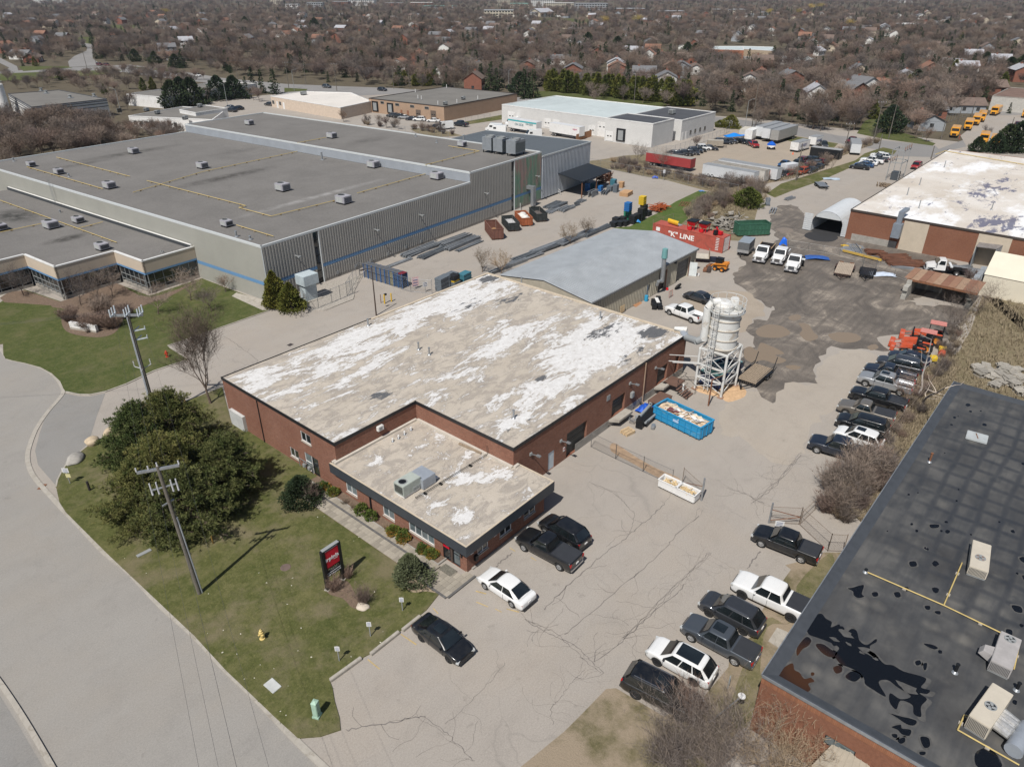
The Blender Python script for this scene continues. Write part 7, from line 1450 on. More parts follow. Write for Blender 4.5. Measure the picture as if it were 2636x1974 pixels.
for i,(k_,x,y,az,n,L,sp,h)in en(((25,1000,250,LA,22,9,2.2,4),(25,1180,290,LA+2,18,7,1.6,3),(25,1480,120,LA,24,8,1.8,6),(25,1600,160,LA-1,20,9,1.6,5),(25,1700,190,LA,8,7,.8,2),(25,700,430,LA,8,6,.9,2),(6,330,910,0,14,9,1.2,4),(6,560,800,0,18,12,1.6,4),(6,700,740,0,20,12,1.8,4),(6,900,670,2,20,12,1.8,4),(6,1060,620,2,14,9,1.3,4),(6,640,760,0,10,9,.9,3),(6,470,850,0,12,9,1.2,3),(6,720,410,8,26,6,3,3),(6,800,440,5,18,4.5,2.2,4),(6,700,450,8,14,5,1.8,2),(6,880,410,0,8,2,1.2,5),(6,1020,330,8,22,3.2,1.5,8),(6,930,375,4,12,2.2,1.6,3),(6,1120,310,20,16,3.2,1.6,5),(6,1180,245,10,14,3,1.4,6),(5,1110,735,30,16,4.5,1.6,3),(29,1050,240,-40,14,5,2.4,2),(29,1190,290,-85,24,6,2.4,5),(29,430,235,-72,10,4.5,.8,2),(5,550,430,20,12,6,1,3),(5,690,410,-10,12,3,1.2,4),(5,580,490,15,12,3.6,1.4,4))):
 AL(['stacked galvanised steel racking lying along the warehouse yard','dark galvanised uprights stacked on the yard paving'][i%2],q(k_,x,y),az,n,L,[DF,Dg,Cr][i%3],.2,sp,h,Gf='piles of steel racking in the yards')
AL('long rust-brown steel beams heaped beside the old white truck cab',q(29,330,150),-55,60,4.6,P('rust_steel',(.17,.075,.045),.85,Fy=.3,Fz=.4),.24,6,3,.25)
AL('rusty beams in a loose heap left of the old truck cab',q(29,480,180),-60,26,4.2,P('rust_steel'),.22,2.8,3,.3)
AL('rusty scrap piled at the left end of the long yellow beam',q(5,1250,760),-60,26,3,P('rust_steel'),.22,2.5,3,.5)
AL('yellow and silver racking beams on the yellow trestle by the brick warehouse',q(28,2050,260),-88,26,2.8,Cr,.2,4,2,.05);AL('bright yellow racking beams among the silver ones',q(28,2020,235),-75,6,3,BQ,.2,.9,2,.08)
t=Ac('yellow_beam','long yellow steel beam lying along the fence by the brick warehouse','beam',(0,0,0));MB().e(tu(q(5,1040,740,.4)),tu(q(5,1290,805,.4)),.25,.35).o('beam',P('dull_yellow',(.48,.31,.05),.7),t)
def Bj():
 t=Ac('orange_pallet_rack','pile of orange steel racks on the edge of the green strip','rack',tu(q(6,1560,450)),R(5));m=P('rack_orange',(.42,.1,.03),.7,Fy=.2,Fz=.3)
 br=MB().b(-1.1,-.06,0,1.1,.06,.1).mesh('bar',m)
 for i in rg(90):o=link('bar',br,t,(Un(-1.6,2.6),Un(-.9,1.4),Un(0,1)));o.rotation_euler=(0,Un(-.05,.05),Fn.choice((0,0,1.57))+Un(-.08,.08))
Bj();AL('brown steel frames lying on the green strip',q(6,1770,400),20,16,3.6,Ao,.12,2.4,3,.12)
M_ct={'b':P('crate_blue',(.02,.13,.36),.5),'y':P('crate_yellow',(.62,.42,.03),.5),'k':P('crate_black',(.016,.018,.02),.6),'g':P('crate_green',(.03,.2,.12),.5),'n':P('crate_grey',(.12,.14,.16),.6),'t':P('crate_teal',(.05,.17,.22),.6),'c':P('cardboard',(.45,.27,.14),.85,Fy=.1)}
_cr={}
def Bl(F4,c,n,col,s=(1.1,.9,.42),rz=0,Gf='stacked plastic crates',Gd=True):
 t=Ac('crate_stack',F4,'crates',(c.x,c.y,.01),rz,Gf)
 for i in rg(n):
  k_=(s,col)
  if k_ not in _cr:
   mb=MB().b(-s[0]/2,-s[1]/2,.02,s[0]/2,s[1]/2,s[2]*.55);mb.b(-s[0]/2-.03,-s[1]/2-.03,s[2]*.55+.001,s[0]/2+.03,s[1]/2+.03,s[2]-.02)
   _cr[k_]=mb.mesh('crate',M_ct[col])
  link('crate',_cr[k_],t,(Un(-.02,.02),Un(-.02,.02),i*s[2]))
 return t
for(x,y,n,col,Ek)in((1310,520,5,'g','green crates under the bright blue tower in the crate row'),(1305,515,0,'b',''),(1420,530,6,'k','black crate tower under the yellow crates'),(1390,540,4,'k','grey-black crate tower left of the yellow crates'),(1355,555,4,'k','black crates in the middle of the dark crate row'),(1440,500,6,'k','dark crate tower behind the yellow crates'),(1290,570,2,'k','low black tubs in the dark crate row'),(1250,575,2,'k','low black tubs second from the near end'),(1200,580,2,'k','low black tub at the near end of the dark crate row'),(1220,545,2,'k','black tubs behind the near end of the crate row'),(1270,540,2,'k','black tubs in front of the green crates'),(1475,490,2,'k','dark tub between yellow crates and orange racks')):
 if n:Bl(Ek,q(6,x,y),n,col,(1.3,1.1,.42)if n>2 else(1.4,1.2,.5),R(5))
for(x,y,z0_,n,col,Ek)in((1308,535,2.1,4,'b','bright blue crate tower on the green crates'),(1423,500,2.55,4,'y','bright yellow crates on top of the dark tower')):
 c=q(6,x,y);t=Bl(Ek,c,n,col,(1.3,1.1,.42),R(5));t.location=(c.x,c.y,z0_)
for(x,y,n,col,Ek,s)in((1300,325,2,'c','long brown cardboard cartons on the yard paving',(3,2,.45)),(1262,262,3,'c','brown cardboard boxes stacked behind the long cartons',(1.2,1,.45)),(1195,265,4,'t','teal crates beside the canopy racks',(1.3,1.1,.5)),(1170,290,3,'n','grey crates in front of the teal crates',(1.4,1.2,.4)),(1090,290,3,'b','blue frames beside the canopy',(1.2,.9,.4)),(985,290,3,'b','blue drums under the canopy edge',(.9,.9,.6)),(1215,300,4,'n','grey crates beside the cardboard cartons',(1.2,1,.45)),(1040,265,3,'t','teal crates under the canopy',(1.6,1,.4))):Bl(Ek,q(6,x,y),n,col,s,R(10))
for(x,y,n,Ek)in((1110,215,7,'rusty cage racks stacked behind the canopy'),(1150,205,6,'rusty cage racks at the right of the canopy'),(1080,230,5,'rusty cage racks nearest the canopy')):
 AL(Ek,q(6,x,y),10,40,1.8,P('rust_steel'),.16,1.4,14,.5,Gf='rusty racks by the canopy')
t=Ac('white_gate_frame','small white railing by the steps at the warehouse canopy','railing',tu(q(6,765,325)),R(60));mb=MB().path([(0,0,0),(0,0,1.1),(1.6,0,1.1),(1.6,0,0)],.04).path([(0,0,.55),(1.6,0,.55)],.04).path([(.8,0,0),(.8,0,1.1)],.03);mb.o('rail',Ab,t)
t=Ac('white_gate_frame','small white railing beside the four roll-off bins','railing',tu(q(6,440,450)),R(40));mb=MB().path([(0,0,0),(0,0,1.1),(1.8,0,1.1),(1.8,0,0)],.04).path([(0,0,.55),(1.8,0,.55)],.04);mb.o('rail',Ab,t)
c0_,c1_=q(25,275,630),q(25,830,790);dv=(c1_-c0_);nL=9
for i in rg(nL):
 p_=c0_.lerp(c1_,(i+.5)/nL);t=Ac('rack_locker','steel stillage with blue posts in the row behind the chain-link fence'if i not in(6,7,8)else['olive stillage in the row behind the chain-link fence','dark blue stillage second from the gate in the row','stillage with a red top at the gate end of the row'][i-6],'rack',(p_.x,p_.y+.5,.01),atan2(dv.y,dv.x),'stillages behind the chain-link fence')
 wv=dv.length/nL*.94;cm=[P('stillage_grey',(.12,.125,.135),.6,Fy=.2),P('stillage_olive',(.19,.18,.12),.7),P('stillage_blue',(.03,.06,.12),.6)][0 if i<6 else 1 if i==6 else 2]
 for lv in rg(2):MB().x((0,0,.1+lv*1.15),(wv*.9,1.1,1)).o('load',cm,t)
 for sx in(-1,1):
  for sy in(-1,1):MB().e((sx*wv*.47,sy*.6,0),(sx*wv*.47,sy*.6,2.4),.08).o('post',P('post_blue',(.03,.1,.26),.5),t)
 MB().x((0,0,2.3),(wv,1.25,.08)).o('top',P('slate_top',(.1,.105,.115),.7)if i<8 else P('red_top',(.16,.02,.03),.6),t)
for(x,y,Ek,col,n,s)in((1330,800,'navy stillage with pallet boards seen over the flaking roof edge','n',3,(2.4,1.2,.7)),(1440,745,'grey stillage behind the flaking roof edge','n',3,(2.4,1.4,.65)),(1640,690,'teal crates seen over the top of the flaking roof','t',3,(2,1.2,.5))):Bl(Ek,q(25,x,y),n,col,s,R(8))
c=q(25,1490,760);t=Bl('black tub on a yellow pallet seen over the flaking roof edge',c,1,'k',(1.4,1.2,.8),R(8));t.location.z=1.2;t2=Bl('yellow pallet base under the black tub',c,1,'y',(1.3,1.1,.3),R(8));t2 .location.z=.9
for i in rg(3):
 t=Bl('grey frames stacked under the yellow pallet behind the flaking roof',c,2,'n',(1.5,1.3,.44),R(8));
 if i:bpy.data.objects.remove(t.children[0]);bpy.data.objects.remove(t.children[0]);bpy.data.objects.remove(t)
for i,(x,y,n)in en(((1880,500,5),(1960,520,4),(2040,480,6),(2080,560,5),(2150,600,6),(2000,590,4),(1930,470,3),(2180,540,4),(2110,480,4),(2200,650,4))):
 t=Ac('weathered_pallet_pile','grey weathered pallets heaped on the dry grass behind the black roof','pallets',tu(q(11,x,y)),Un(-.4,.8),'weathered pallets on the dry field')
 EZ=MB();
 for j in rg(7):EZ.b(-.6+j*.18,-.5,.1,-.6+j*.18+.12,.5,.125)
 for j in(-.45,0,.45):EZ.b(-.6,j-.05,0,.6,j+.05,.099)
 me_=EZ.mesh('pallet',P('silvered_wood',(.4,.37,.32),.95,Fy=.25,sc=4,Fz=.3))
 for j in rg(n*2):o=link('pallet',me_,t,(Un(-.35,.35)+(j%2)*1.1,Un(-.3,.3),(j//2)*.14));o.rotation_euler=(Un(-.06,.06),Un(-.06,.06),Un(-.3,.3))
t=Ac('junk_heap','heap of grey timber, pipes and rubble on the bank behind the red container','junk',tu(q(5,290,580)),0);Cl=P('junk_grey',(.3,.275,.235),.9,Fy=.35,sc=3,Fz=.5);jb=[MB().b(-.9,-.06,0,.9,.06,.08).mesh('board',Cl),MB().b(-.5,-.35,0,.5,.35,.1).mesh('board',Cl)]
for i in rg(150):o=link('board',Fn.choice(jb),t,(Fn.gauss(0,3.2),Fn.gauss(0,2.4),Un(0,.7)));o.rotation_euler=(Un(-.3,.3),Un(-.3,.3),Un(0,3.1))
for(k_,x,y,Ek,c_,h_)in((28,1450,430,'blue tarpaulins with a white roll beside the three white trucks',(.03,.09,.3),.6),(28,875,250,'bright blue tarpaulin bundle behind the middle white truck',(.01,.12,.6),2),(29,140,310,'white and blue plastic sheeting heap on the muddy yard',(.5,.56,.66),.3),(5,965,280,'pale blue plastic sheeting beside the silver trailer',(.38,.45,.52),.25),(27,1030,885,'small blue bin by the fence at the end of the paved yard',(.05,.1,.4),.7),(6,1915,295,'blue plastic scrap on the green strip near the paving corner',(.06,.2,.5),.2),(6,1390,550,'light blue barrow beside the dark crates',(.05,.28,.6),.6),(6,1140,40,'x',(0,0,0),0)):
 if h_==0:continue
 c=q(k_,x,y);t=Ac('plastic_sheet',Ek,'tarpaulin',(c.x,c.y,.02),R(-60));vs=[];sz=1.3 if h_<1.9 and k_!=6 and k_!=27 else.45
 for i in rg(6):
  for j in rg(5):vs.append(((i-2.5)*sz*.6+Un(-.1,.1),(j-2)*sz*.4+Un(-.1,.1),max(0,h_*(1-((i-2.5)/3.2)**2)*(1-((j-2)/2.6)**2)+Un(-.1,.1))))
 MB().add(vs,[(i*5+j,(i+1)*5+j,(i+1)*5+j+1,i*5+j+1)for i in rg(5)for j in rg(4)]).o('sheet',P(Ek[:20].replace(' ','_'),c_,.5,Fy=.15),t)
CR=P('tractor_orange',(.5,.085,.035),.5,Fy=.15,F0=(.4,.22,.18));D9=P('faded_pink_orange',(.5,.2,.17),.7,Fy=.25,sc=6)
def Bq(F4,c,az,s=1,roof=True):
 t=Ac('compact_tractor',F4,'tractor',(c.x,c.y,.01),R(az),'orange tractors in the yard');t.scale=(s,s,s)
 MB().add([(.3,-.35,.7),(1.7,-.3,.7),(1.7,.3,.7),(.3,.35,.7),(.3,-.35,1.35),(1.6,-.25,1.15),(1.6,.25,1.15),(.3,.35,1.35)],[(0,3,2,1),(4,5,6,7),(0,1,5,4),(1,2,6,5),(2,3,7,6),(3,0,4,7)]).o('bonnet',CR,t,Fx=.05)
 MB().x((-.5,0,.6),(1.5,.5,.4)).o('chassis',Aa,t);MB().x((-.5,0,1),(.5,.5,.5)).o('seat',Aa,t,Fx=.05)
 for s_ in(1,-1):Aq(t,-.7,s_*.62,.62,.32,m=P('loader_orange'));Aq(t,1.2,s_*.55,.38,.22,m=P('loader_orange'));MB().x((-.7,s_*.62,1.22),(.9,.36,.06)).o('mudguard',CR,t,Fx=.02);MB().e((.5,s_*.5,1),(2.3,s_*.45,.5),.1).o('loader_arm',CR,t)
 MB().x((2.5,0,.15),(.45,1.5,.5)).o('bucket',CR,t)
 if roof:
  MB().x((-.5,0,2.25),(1.5,1.15,.1)).o('roof',D9,t,Fx=.04)
  for x_ in(.15,-1.15):
   for s_ in(1,-1):MB().e((x_,s_*.45,.9),(x_,s_*.45,2.25),.05).o('roof_post',Aa,t)
Bq('orange tractor with faded roof and black plough, farthest of the tractors',q(32,1180,560),100,1.25);Bq('orange tractor with faded roof in the middle of the tractor group',q(32,900,800),98,1.25);Bq('roofless orange tractor nearest the grey wagon',q(32,780,900),95,1,False)
t=Ac('black_plough','black upright snow plough in front of the far orange tractor','plough',tu(q(32,780,520)),R(100));MB().x((0,0,.1),(.15,2.2,1.5),0,0,.2).o('blade',Aa,t)
t=Ac('yellow_cutter','yellow mower attachment behind the orange tractors','attachment',tu(q(32,1600,840)),.3);MB().x((0,0,.1),(1.1,.9,.6)).o('housing',BQ,t,Fx=.08)
t=Ac('yellow_drum','yellow and black mixer drum near the long grey wagon','mixer',tu(q(32,1310,1180)),.3);MB().x((0,0,.5),(.9,.8,.6)).o('housing',P('drum_yellow',(.62,.42,.02),.5),t,Fx=.1);MB().x((0,0,0),(.9,.8,.48)).o('base',Aa,t)
t=Ac('orange_drum','orange round-topped feeder by the birch trunk','feeder',tu(q(32,1560,1000)),.3);MB().h((0,0,0),[(0,.02),(.4,.1),(.45,.7),(.3,1),(0,1.05)],14).o('body',CR,t,Fw=40)
a,b=q(27,1500,800),q(27,910,690);m_=(a+b)/2;Af('long faded red semi-trailer behind the weeds of the fence strip',Ve((m_.x+1.3,m_.y,0)),R(-91),13.2,2.5,3.2,CL,P('trailer_roof',(.3,.28,.25),.8),z0=1,Gd=0,F9=(('WIDE LOADS',.9,0,2.2,1,P('faded_white',(.45,.25,.23),.7)),),F3='semi_trailer')
a,b=q(21,800,1106),q(21,-300,905);m_=(a+b)/2;BY=P('dull_white_skin',(.56,.57,.58),.6,Fy=.06,sc=.5,F0=(.45,.46,.46))
Af('long dull-white trailer nearest the weedy fence',Ve((168.6,m_.y,0)),R(-94),13.8,2.5,3,BY,P('roof_skin',(.24,.25,.26),.7),z0=.5,F3='semi_trailer')
Af('stripped white trailer box with roof ribs showing, behind the nearest one',Ve((172.4,m_.y-.6,0)),R(-94),14.5,2.5,2.9,P('peeling_white_skin',(.5,.47,.43),.8,Fy=.2,sc=1,F0=(.3,.22,.16)),P('ribbed_roof',(.24,.22,.19),.8,Fy=.4,sc=1.2),z0=.4,Gd=.6,F3='semi_trailer')
Af('grey-roofed white trailer, third of the parallel boxes',Ve((176,m_.y-1.5,0)),R(-94),16,2.5,3,BY,P('roof_skin'),z0=.5,F3='semi_trailer')
c=q(21,1180,900);Af('rust-orange container end beside the white trailer boxes',Ve((175.2,68.6,0)),R(-94),3,2.5,2.6,P('rust_orange_skin',(.4,.11,.04),.8,Fy=.2),P('roof_skin'),z0=.2,FD=0,FE=False,F3='container')
for i,(fx,fy,wm,Ek)in en(((1110,300,P('side_skin',(.33,.32,.3),.6,.2),'grey ribbed semi-trailer, nearest of the three parked side by side'),(950,265,BY,'white semi-trailer in the middle of the three parked side by side'),(810,225,BY,'white-fronted semi-trailer, farthest of the three'))):
 c=q(21,fx,fy);d=Ve((1,-.02+0,0));Af(Ek,Ve((c.x+6.8,c.y-.2,0)),R(178),13.6,2.5,3.9,wm,P('roof_skin'),z0=1.1,Gd=.62 if i==0 else 0,F3='semi_trailer',Gf='three semi-trailers side by side',F9=None)
for k_,(x0,y0,x1,y1,L_,Ek,fs)in en(((1410,445,1790,405,6.9,'white enclosed trailer lettered ONEST with a spare wheel, in the storage yard',.95),(1800,350,1990,310,4.6,'smaller white enclosed trailer lettered HONEST behind the first',.7))):
 c=(q(21,x0,y0)+q(21,x1,y1))/2;mnv=P('navy_lettering',(.03,.04,.16),.5);Af(Ek,c,R(-6),L_,2.4,2.7,Ab,P('roof_skin'),z0=.5,FD=3 if k_==0 else 2,F9=((('IONEST'if k_==0 else'HONEST'),1.15*fs,-.2,1.6,1,mnv),(('IONEST'if k_==0 else'HONEST'),1.15*fs,-.2,1.6,-1,mnv)))
c=q(3,925,1020);Af('open black metal-sided container in the storage yard',Ve((c.x,c.y,0)),R(-88),8,2.5,2.5,Aa,P('pale_lip',(.3,.3,.3),.7),z0=.1,FD=0,FE=False,F3='container')
c=q(3,1110,985);Af('grey-roofed white storage trailer at the corner by the weedy hedge',Ve((c.x,c.y,0)),R(20),9.5,2.6,3,BY,P('roof_skin'),z0=.6,F3='semi_trailer')
def DY(F4,c,az,L,col,trailer=True):
 t=Ac('covered_boat',F4,'boat',(c.x,c.y,0),R(az));mb=MB();vs=[];n=9
 for i in rg(n):
  u=i/(n-1);x=-L/2+L*u;w_=1.15*(1-(max(0,u-.45)/.55)**2.2)*.98+.02
  vs+=[(x,0,.55+.25*u*u),(x,-w_,1.25+.15*u),(x,w_,1.25+.15*u)]
 mb.add(vs,[(3*i+a_,3*i+b_,3*i+3+b_,3*i+3+a_)for i in rg(n-1)for a_,b_ in((0,2),(1,0))]+[(0,1,2)]);mb.o('hull',Ab,t)
 mb=MB();vs=[]
 for i in rg(n):
  u=i/(n-1);x=-L/2+L*u;w_=1.18*(1-(max(0,u-.45)/.55)**2.2)*.98+.03;h_=1.3+.9*math.exp(-((u-.4)/.28)**2)
  vs+=[(x,-w_,1.27+.15*u),(x,-w_*.5,(h_+1.35)/2+.2),(x,0,h_+.1),(x,w_*.5,(h_+1.35)/2+.2),(x,w_,1.27+.15*u)]
 mb.add(vs,[(5*i+a_,5*i+5+a_,5*i+6+a_,5*i+1+a_)for i in rg(n-1)for a_ in rg(4)]+[(0,1,2,3,4)]);mb.o('cover',col,t,Fw=30)
 MB().e((-L/2,-.7,.5),(L/2+1,0,.5),.1).e((-L/2,.7,.5),(L/2+1,0,.5),.1).o('trailer_frame',Aa,t)
 for s in(1,-1):Aq(t,-L*.15,s*1,.33)
bc=P('boat_cover_blue',(.01,.2,.62),.45,Fy=.1);DY('large boat under a bright blue cover at the fence of the storage yard',q(21,380,235),-35,7,bc);DY('small boat under a blue cover in front of the semi-trailers',q(21,1060,395),25,4,P('boat_cover_deep_blue',(.01,.1,.48),.5))
c=q(21,570,190);Af('cream caravan beside the blue-covered boat',c,R(10),6.5,2.4,2.9,BI,BI,z0=.5,Gf='caravans in the storage yard',F3='caravan');c=q(21,690,215);Af('white motorhome between the cream caravan and the semi-trailers',c,R(5),6.5,2.3,3.1,Ab,Ab,z0=.5,Gf='caravans in the storage yard',F3='caravan')
c=q(21,1400,850);Af('small grey-white caravan among the dark parked cars',c,R(-20),4.2,2.1,2.3,BY,BY,z0=.45,FD=1,Gf='caravans in the storage yard',F3='caravan');c=q(27,1880,440);Af('dull tan camper trailer beside the white off-roader',c,R(-60),4.4,2.1,2,P('tan_camper',(.3,.26,.21),.7),P('tan_camper_roof',(.36,.33,.28),.7),z0=.5,FD=1,Gf='caravans in the storage yard',F3='caravan')
def Ak(k,x,y,az,ty,EZ,F4,Gf='cars in the storage yard',d=1,**kw):c=q(k,x,y);return car(ty,EZ,F4,(c.x,c.y,.012),R(az),Gf=Gf,F7=d,**kw)
yc='dark car in the row along the chain-link fence of the storage yard'
for(x,y,ty,pp)in((1370,565,'hatch',PG),(1450,560,'suv',PB),(1540,545,'sedan',PG),(1590,520,'suv',PN),(1640,500,'sedan',PB),(1810,480,'sedan',PN),(1970,390,'suv',PN),(2030,395,'hatch',PN),(2090,385,'suv',PG),(1310,555,'sedan',PG)):Ak(27,x,y,-62,ty,pp,yc)
Ak(27,1715,480,-58,'suv',PW,'white off-roader in the dark row at the storage yard fence');Ak(21,730,355,-135,'smpick',PR,'red pickup in front of the white semi-trailers',F6=False);Ak(21,640,320,-130,'hatch',PG,'dark car left of the red pickup in the storage yard');Ak(21,2060,360,-150,'suv',PG,'dark grey car beside the road end of the storage yard');Ak(21,500,290,-110,'hatch',PB,'black off-roader behind the blue-covered boat')
yc2='dark car in the double row behind the weedy fence of the storage yard'
for(x,y,ty,pp)in((1780,640,'sedan',PG),(1640,665,'suv',Fl),(1560,700,'sedan',PG),(2010,690,'sedan',Fl),(1900,740,'suv',PG),(1730,790,'suv',Fl),(1950,780,'sedan',PB),(1860,650,'hatch',PB),(1820,840,'sedan',PG)):Ak(21,x,y,175,ty,pp,yc2)
Ak(21,1310,720,178,'sedan',PBL,'bright blue convertible at the left end of the double row');Ak(21,1650,870,172,'suv',P('orange_car',(.3,.05,.02),.5),'burnt-orange car in the double row behind the fence');Ak(21,1310,920,170,'hatch',PN,'navy car beside the rust-orange container end');Ak(21,1400,900,172,'sedan',PR,'red car behind the small caravan')
for i,(x,y,ty,pp,Ek)in en(((1145,215,'sedan',PB,'black sedan, nearest in the row on the wide driveway'),(1175,200,'sedan',PBL,'blue sedan behind the nearest black one on the wide driveway'),(1200,188,'sedan',PW,'white sedan in the middle of the driveway row'),(1225,178,'pickup',PW,'white pickup in the driveway row'),(1262,165,'smpick',PG,'dark pickup beyond the white one in the driveway row'),(1285,150,'suv',PW,'white crossover near the far end of the driveway row'),(1275,138,'sedan',PW,'farthest white car in the driveway row'))):Ak(5,x,y,97,ty,pp,Ek,'cars on the wide driveway')
Ak(3,1098,925,170,'smpick',Fl,'maroon pickup driving on the far road','vehicles on the road',F6=False);Ak(5,1512,210,180,'suv',PR,'red car half hidden behind the dirty-white roof','vehicles on the road')
for(x,y,ty,pp)in((330,760,'suv',PG),(365,765,'suv',PB),(405,770,'sedan',PS),(450,780,'hatch',PN),(503,785,'suv',PW),(593,792,'sedan',PW)):Ak(2,x,y,120,ty,pp,'car in the line in front of the tan brick building'if pp!=PW else'white car at the right end of the line before the tan brick building','cars by the tan brick building')
Ak(2,610,838,175,'suv',PB,'black car beside the white van on the middle lot');Ak(2,770,818,95,'pickup',PN,'dark blue pickup right of the white van on the middle lot')
def EY(F4,c,az,L=5.6,hh_=2.5,Gf='white vans on the middle lots',m=None):
 t=Ac('delivery_van',F4,'van',(c.x,c.y,.012),R(az),Gf);m=m or PW
 pf_=[(-L/2,.4),(-L/2,hh_),(L/2-1.5,hh_),(L/2-.75,1.25),(L/2,1),(L/2,.4)];vs=[(x,y*(.9 if z>1.3 else 1),z)for y in(-.98,.98)for x,z in pf_];n=6
 MB().add(vs,[tu(rg(n)),tu(rg(n,2*n))[::-1]]+[(i,n+i,n+(i+1)%n,(i+1)%n)for i in rg(n)]).o('body',m,t,Fx=.07)
 MB().q((L/2-.8,-.8,1.35),(L/2-.8,.8,1.35),(L/2-1.42,.78,hh_-.15),(L/2-1.42,-.78,hh_-.15)).xf(Matrix.Translation((.05,0,.04))).o('windscreen',BR,t)
 for s in(1,-1):
  MB().b(L/2-2.4,s*.965-.012 if s<0 else s*.945,1.35,L/2-1.45,s*.945 if s<0 else s*.975,1.95).o('side_window',BR,t)
  for x_ in(L/2-.95,-L/2+1.1):Aq(t,x_,s*.87,.34)
  MB().x((L/2-.05,s*.75,.8),(.14,.28,.2)).o('headlight',DD,t)
 return t
EY('white van with blue stripe beside the black car on the middle lot',q(2,668,838),160);EY('white van at the left of the lettered trailer',q(2,985,850),120);EY('second white van in front of the lettered trailer',q(2,1010,862),120);EY('white van nose-on in front of the plain white trailer',q(2,1235,893),150);EY('white van hidden behind the lettered trailer',q(2,1105,812),175)
c=(q(2,1065,872)+q(2,1270,852))/2;Af('white semi-trailer with teal stripe lettered ON SIDE',Ve((c.x+1,c.y,0)),R(-18-90+15),12.5,2.5,3.9,Ab,BY,z0=1.1,F3='semi_trailer',Gf='semi-trailers by the white block building',F9=(('ON SIDE',1,-1.2,2.4,-1,P('dark_teal',(.02,.12,.14),.5)),('ON SIDE',.8,3.2,2.9,-1,P('dark_teal')),))
ot=[o for o in El.objects if o.get('label','').startswith('white semi-trailer with teal')][0];MB().b(-6.2,-1.27,3.3,6.2,-1.255,3.75).o('stripe',P('teal_stripe',(.05,.35,.38),.5),ot)
c=(q(2,1360,905)+q(2,1520,880))/2;Af('plain white semi-trailer with small red emblem at the white block building',Ve((c.x+1,c.y,0)),R(-95),12.5,2.5,3.8,Ab,BY,z0=1.1,F3='semi_trailer',Gf='semi-trailers by the white block building',F9=(('emgtrd',.6,4.4,3,-1,P('magenta_ink',(.45,.02,.12),.5)),))
for(x,y,az)in((1745,685,100),(1790,690,100),(1845,695,100)):Ak(1,x,y,az,'sedan',PG,'dark car beside the cream building','cars by the cream building')
for(x,y,pp)in((1490,705,PS),(1510,715,PN),(1545,710,PB),(1500,725,PG)):Ak(1,x,y,100,'sedan',pp,'car parked behind the raised white block','cars behind the raised white block')
for(k_,x,y,pp,Ek)in((1,645,425,Fl,'dark red car on the far junction'),(1,693,428,Fl,'second dark red car on the far junction'),(1,970,460,PS,'silver car on the far curved road'),(1,1278,497,PW,'white car on the far road behind the thicket'),(1,2115,570,PGL,'grey-blue car on the far road by the spruces'),(2,262,590,PN,'dark blue car on the far road behind the cream building'),(2,1092,577,PB,'dark vehicle on the far road behind the tan building')):Ak(k_,x,y,-80,'suv',pp,Ek,'vehicles on the road')
Ak(3,2115,832,190,'sedan',PS,'silver car on the school-bus lot');Ak(3,2165,822,190,'suv',Fl,'maroon car next to the silver one on the school-bus lot')
t=Ac('wooden_fence','orange-brown board fence at the white block building','fence',(0,0,0));a,b=q(2,1515,915),q(2,1615,885)
for i in rg(16):p_=a.lerp(b,(i+.5)/16);MB().x((p_.x,p_.y,0),((b-a).length/16*.9,.06,2),atan2(b.y-a.y,b.x-a.x)).o('board',P('orange_board'),t)
def bus(F4,c,az,L=10.5):
 t=Ac('school_bus',F4,'bus',(c.x,c.y,.012),R(az),'yellow school buses');MB().b(-L/2,-1.2,.6,L/2-1.3,1.2,2.95).o('body',PY,t,Fx=.12);MB().add([(L/2-1.3,-1.05,.6),(L/2,-.95,.6),(L/2,.95,.6),(L/2-1.3,1.05,.6),(L/2-1.3,-1,1.75),(L/2,-.85,1.45),(L/2,.85,1.45),(L/2-1.3,1,1.75)],[(0,3,2,1),(4,5,6,7),(0,1,5,4),(1,2,6,5),(2,3,7,6),(3,0,4,7)]).o('bonnet',PY,t,Fx=.05)
 MB().b(L/2-1.31,-1,1.8,L/2-1.27,1,2.6).o('windscreen',BR,t);MB().b(L/2-.02,-.6,.75,L/2+.03,.6,1.3).o('grille',Aa,t);MB().b(L/2-.1,-1.1,.45,L/2+.15,1.1,.68).o('bumper',Aa,t)
 nw=int((L-2)/.75);wm_=MB().b(-.3,-.012,1.75,.3,.012,2.3).mesh('side_window',BR)
 for i in rg(nw):
  for s in(1,-1):link('side_window',wm_,t,(-L/2+.6+i*.75,s*1.21,0))
 for s in(1,-1):MB().b(-L/2,s*1.215-.01,1.35,L/2-1.4,s*1.215+.01,1.42).o('black_stripe',Aa,t);Aq(t,L/2-1,s*1,.48);Aq(t,-L/2+2.4,s*1,.48)
for i,(x,y,L_,Ek)in en(((1745,890,7,'short yellow school bus, nearest at the lot entrance'),(1830,845,9,'yellow school bus second from the lot entrance'),(1880,812,10,'yellow school bus third in the row'),(1915,790,10,'yellow school bus farthest in the row by the fence'),(2010,750,9,'yellow school bus alone in front of the concrete building'),(1930,935,8,'yellow school bus behind the dark shrubs, left one'),(2000,955,8,'yellow school bus behind the dark shrubs, right one'),(2215,765,9,'yellow school bus cut by the right picture edge'))):
 bus(Ek,q(3,x,y)+Ve((L_/2-.6,0,0)),180+(8 if i not in(4,7)else 0),L_)
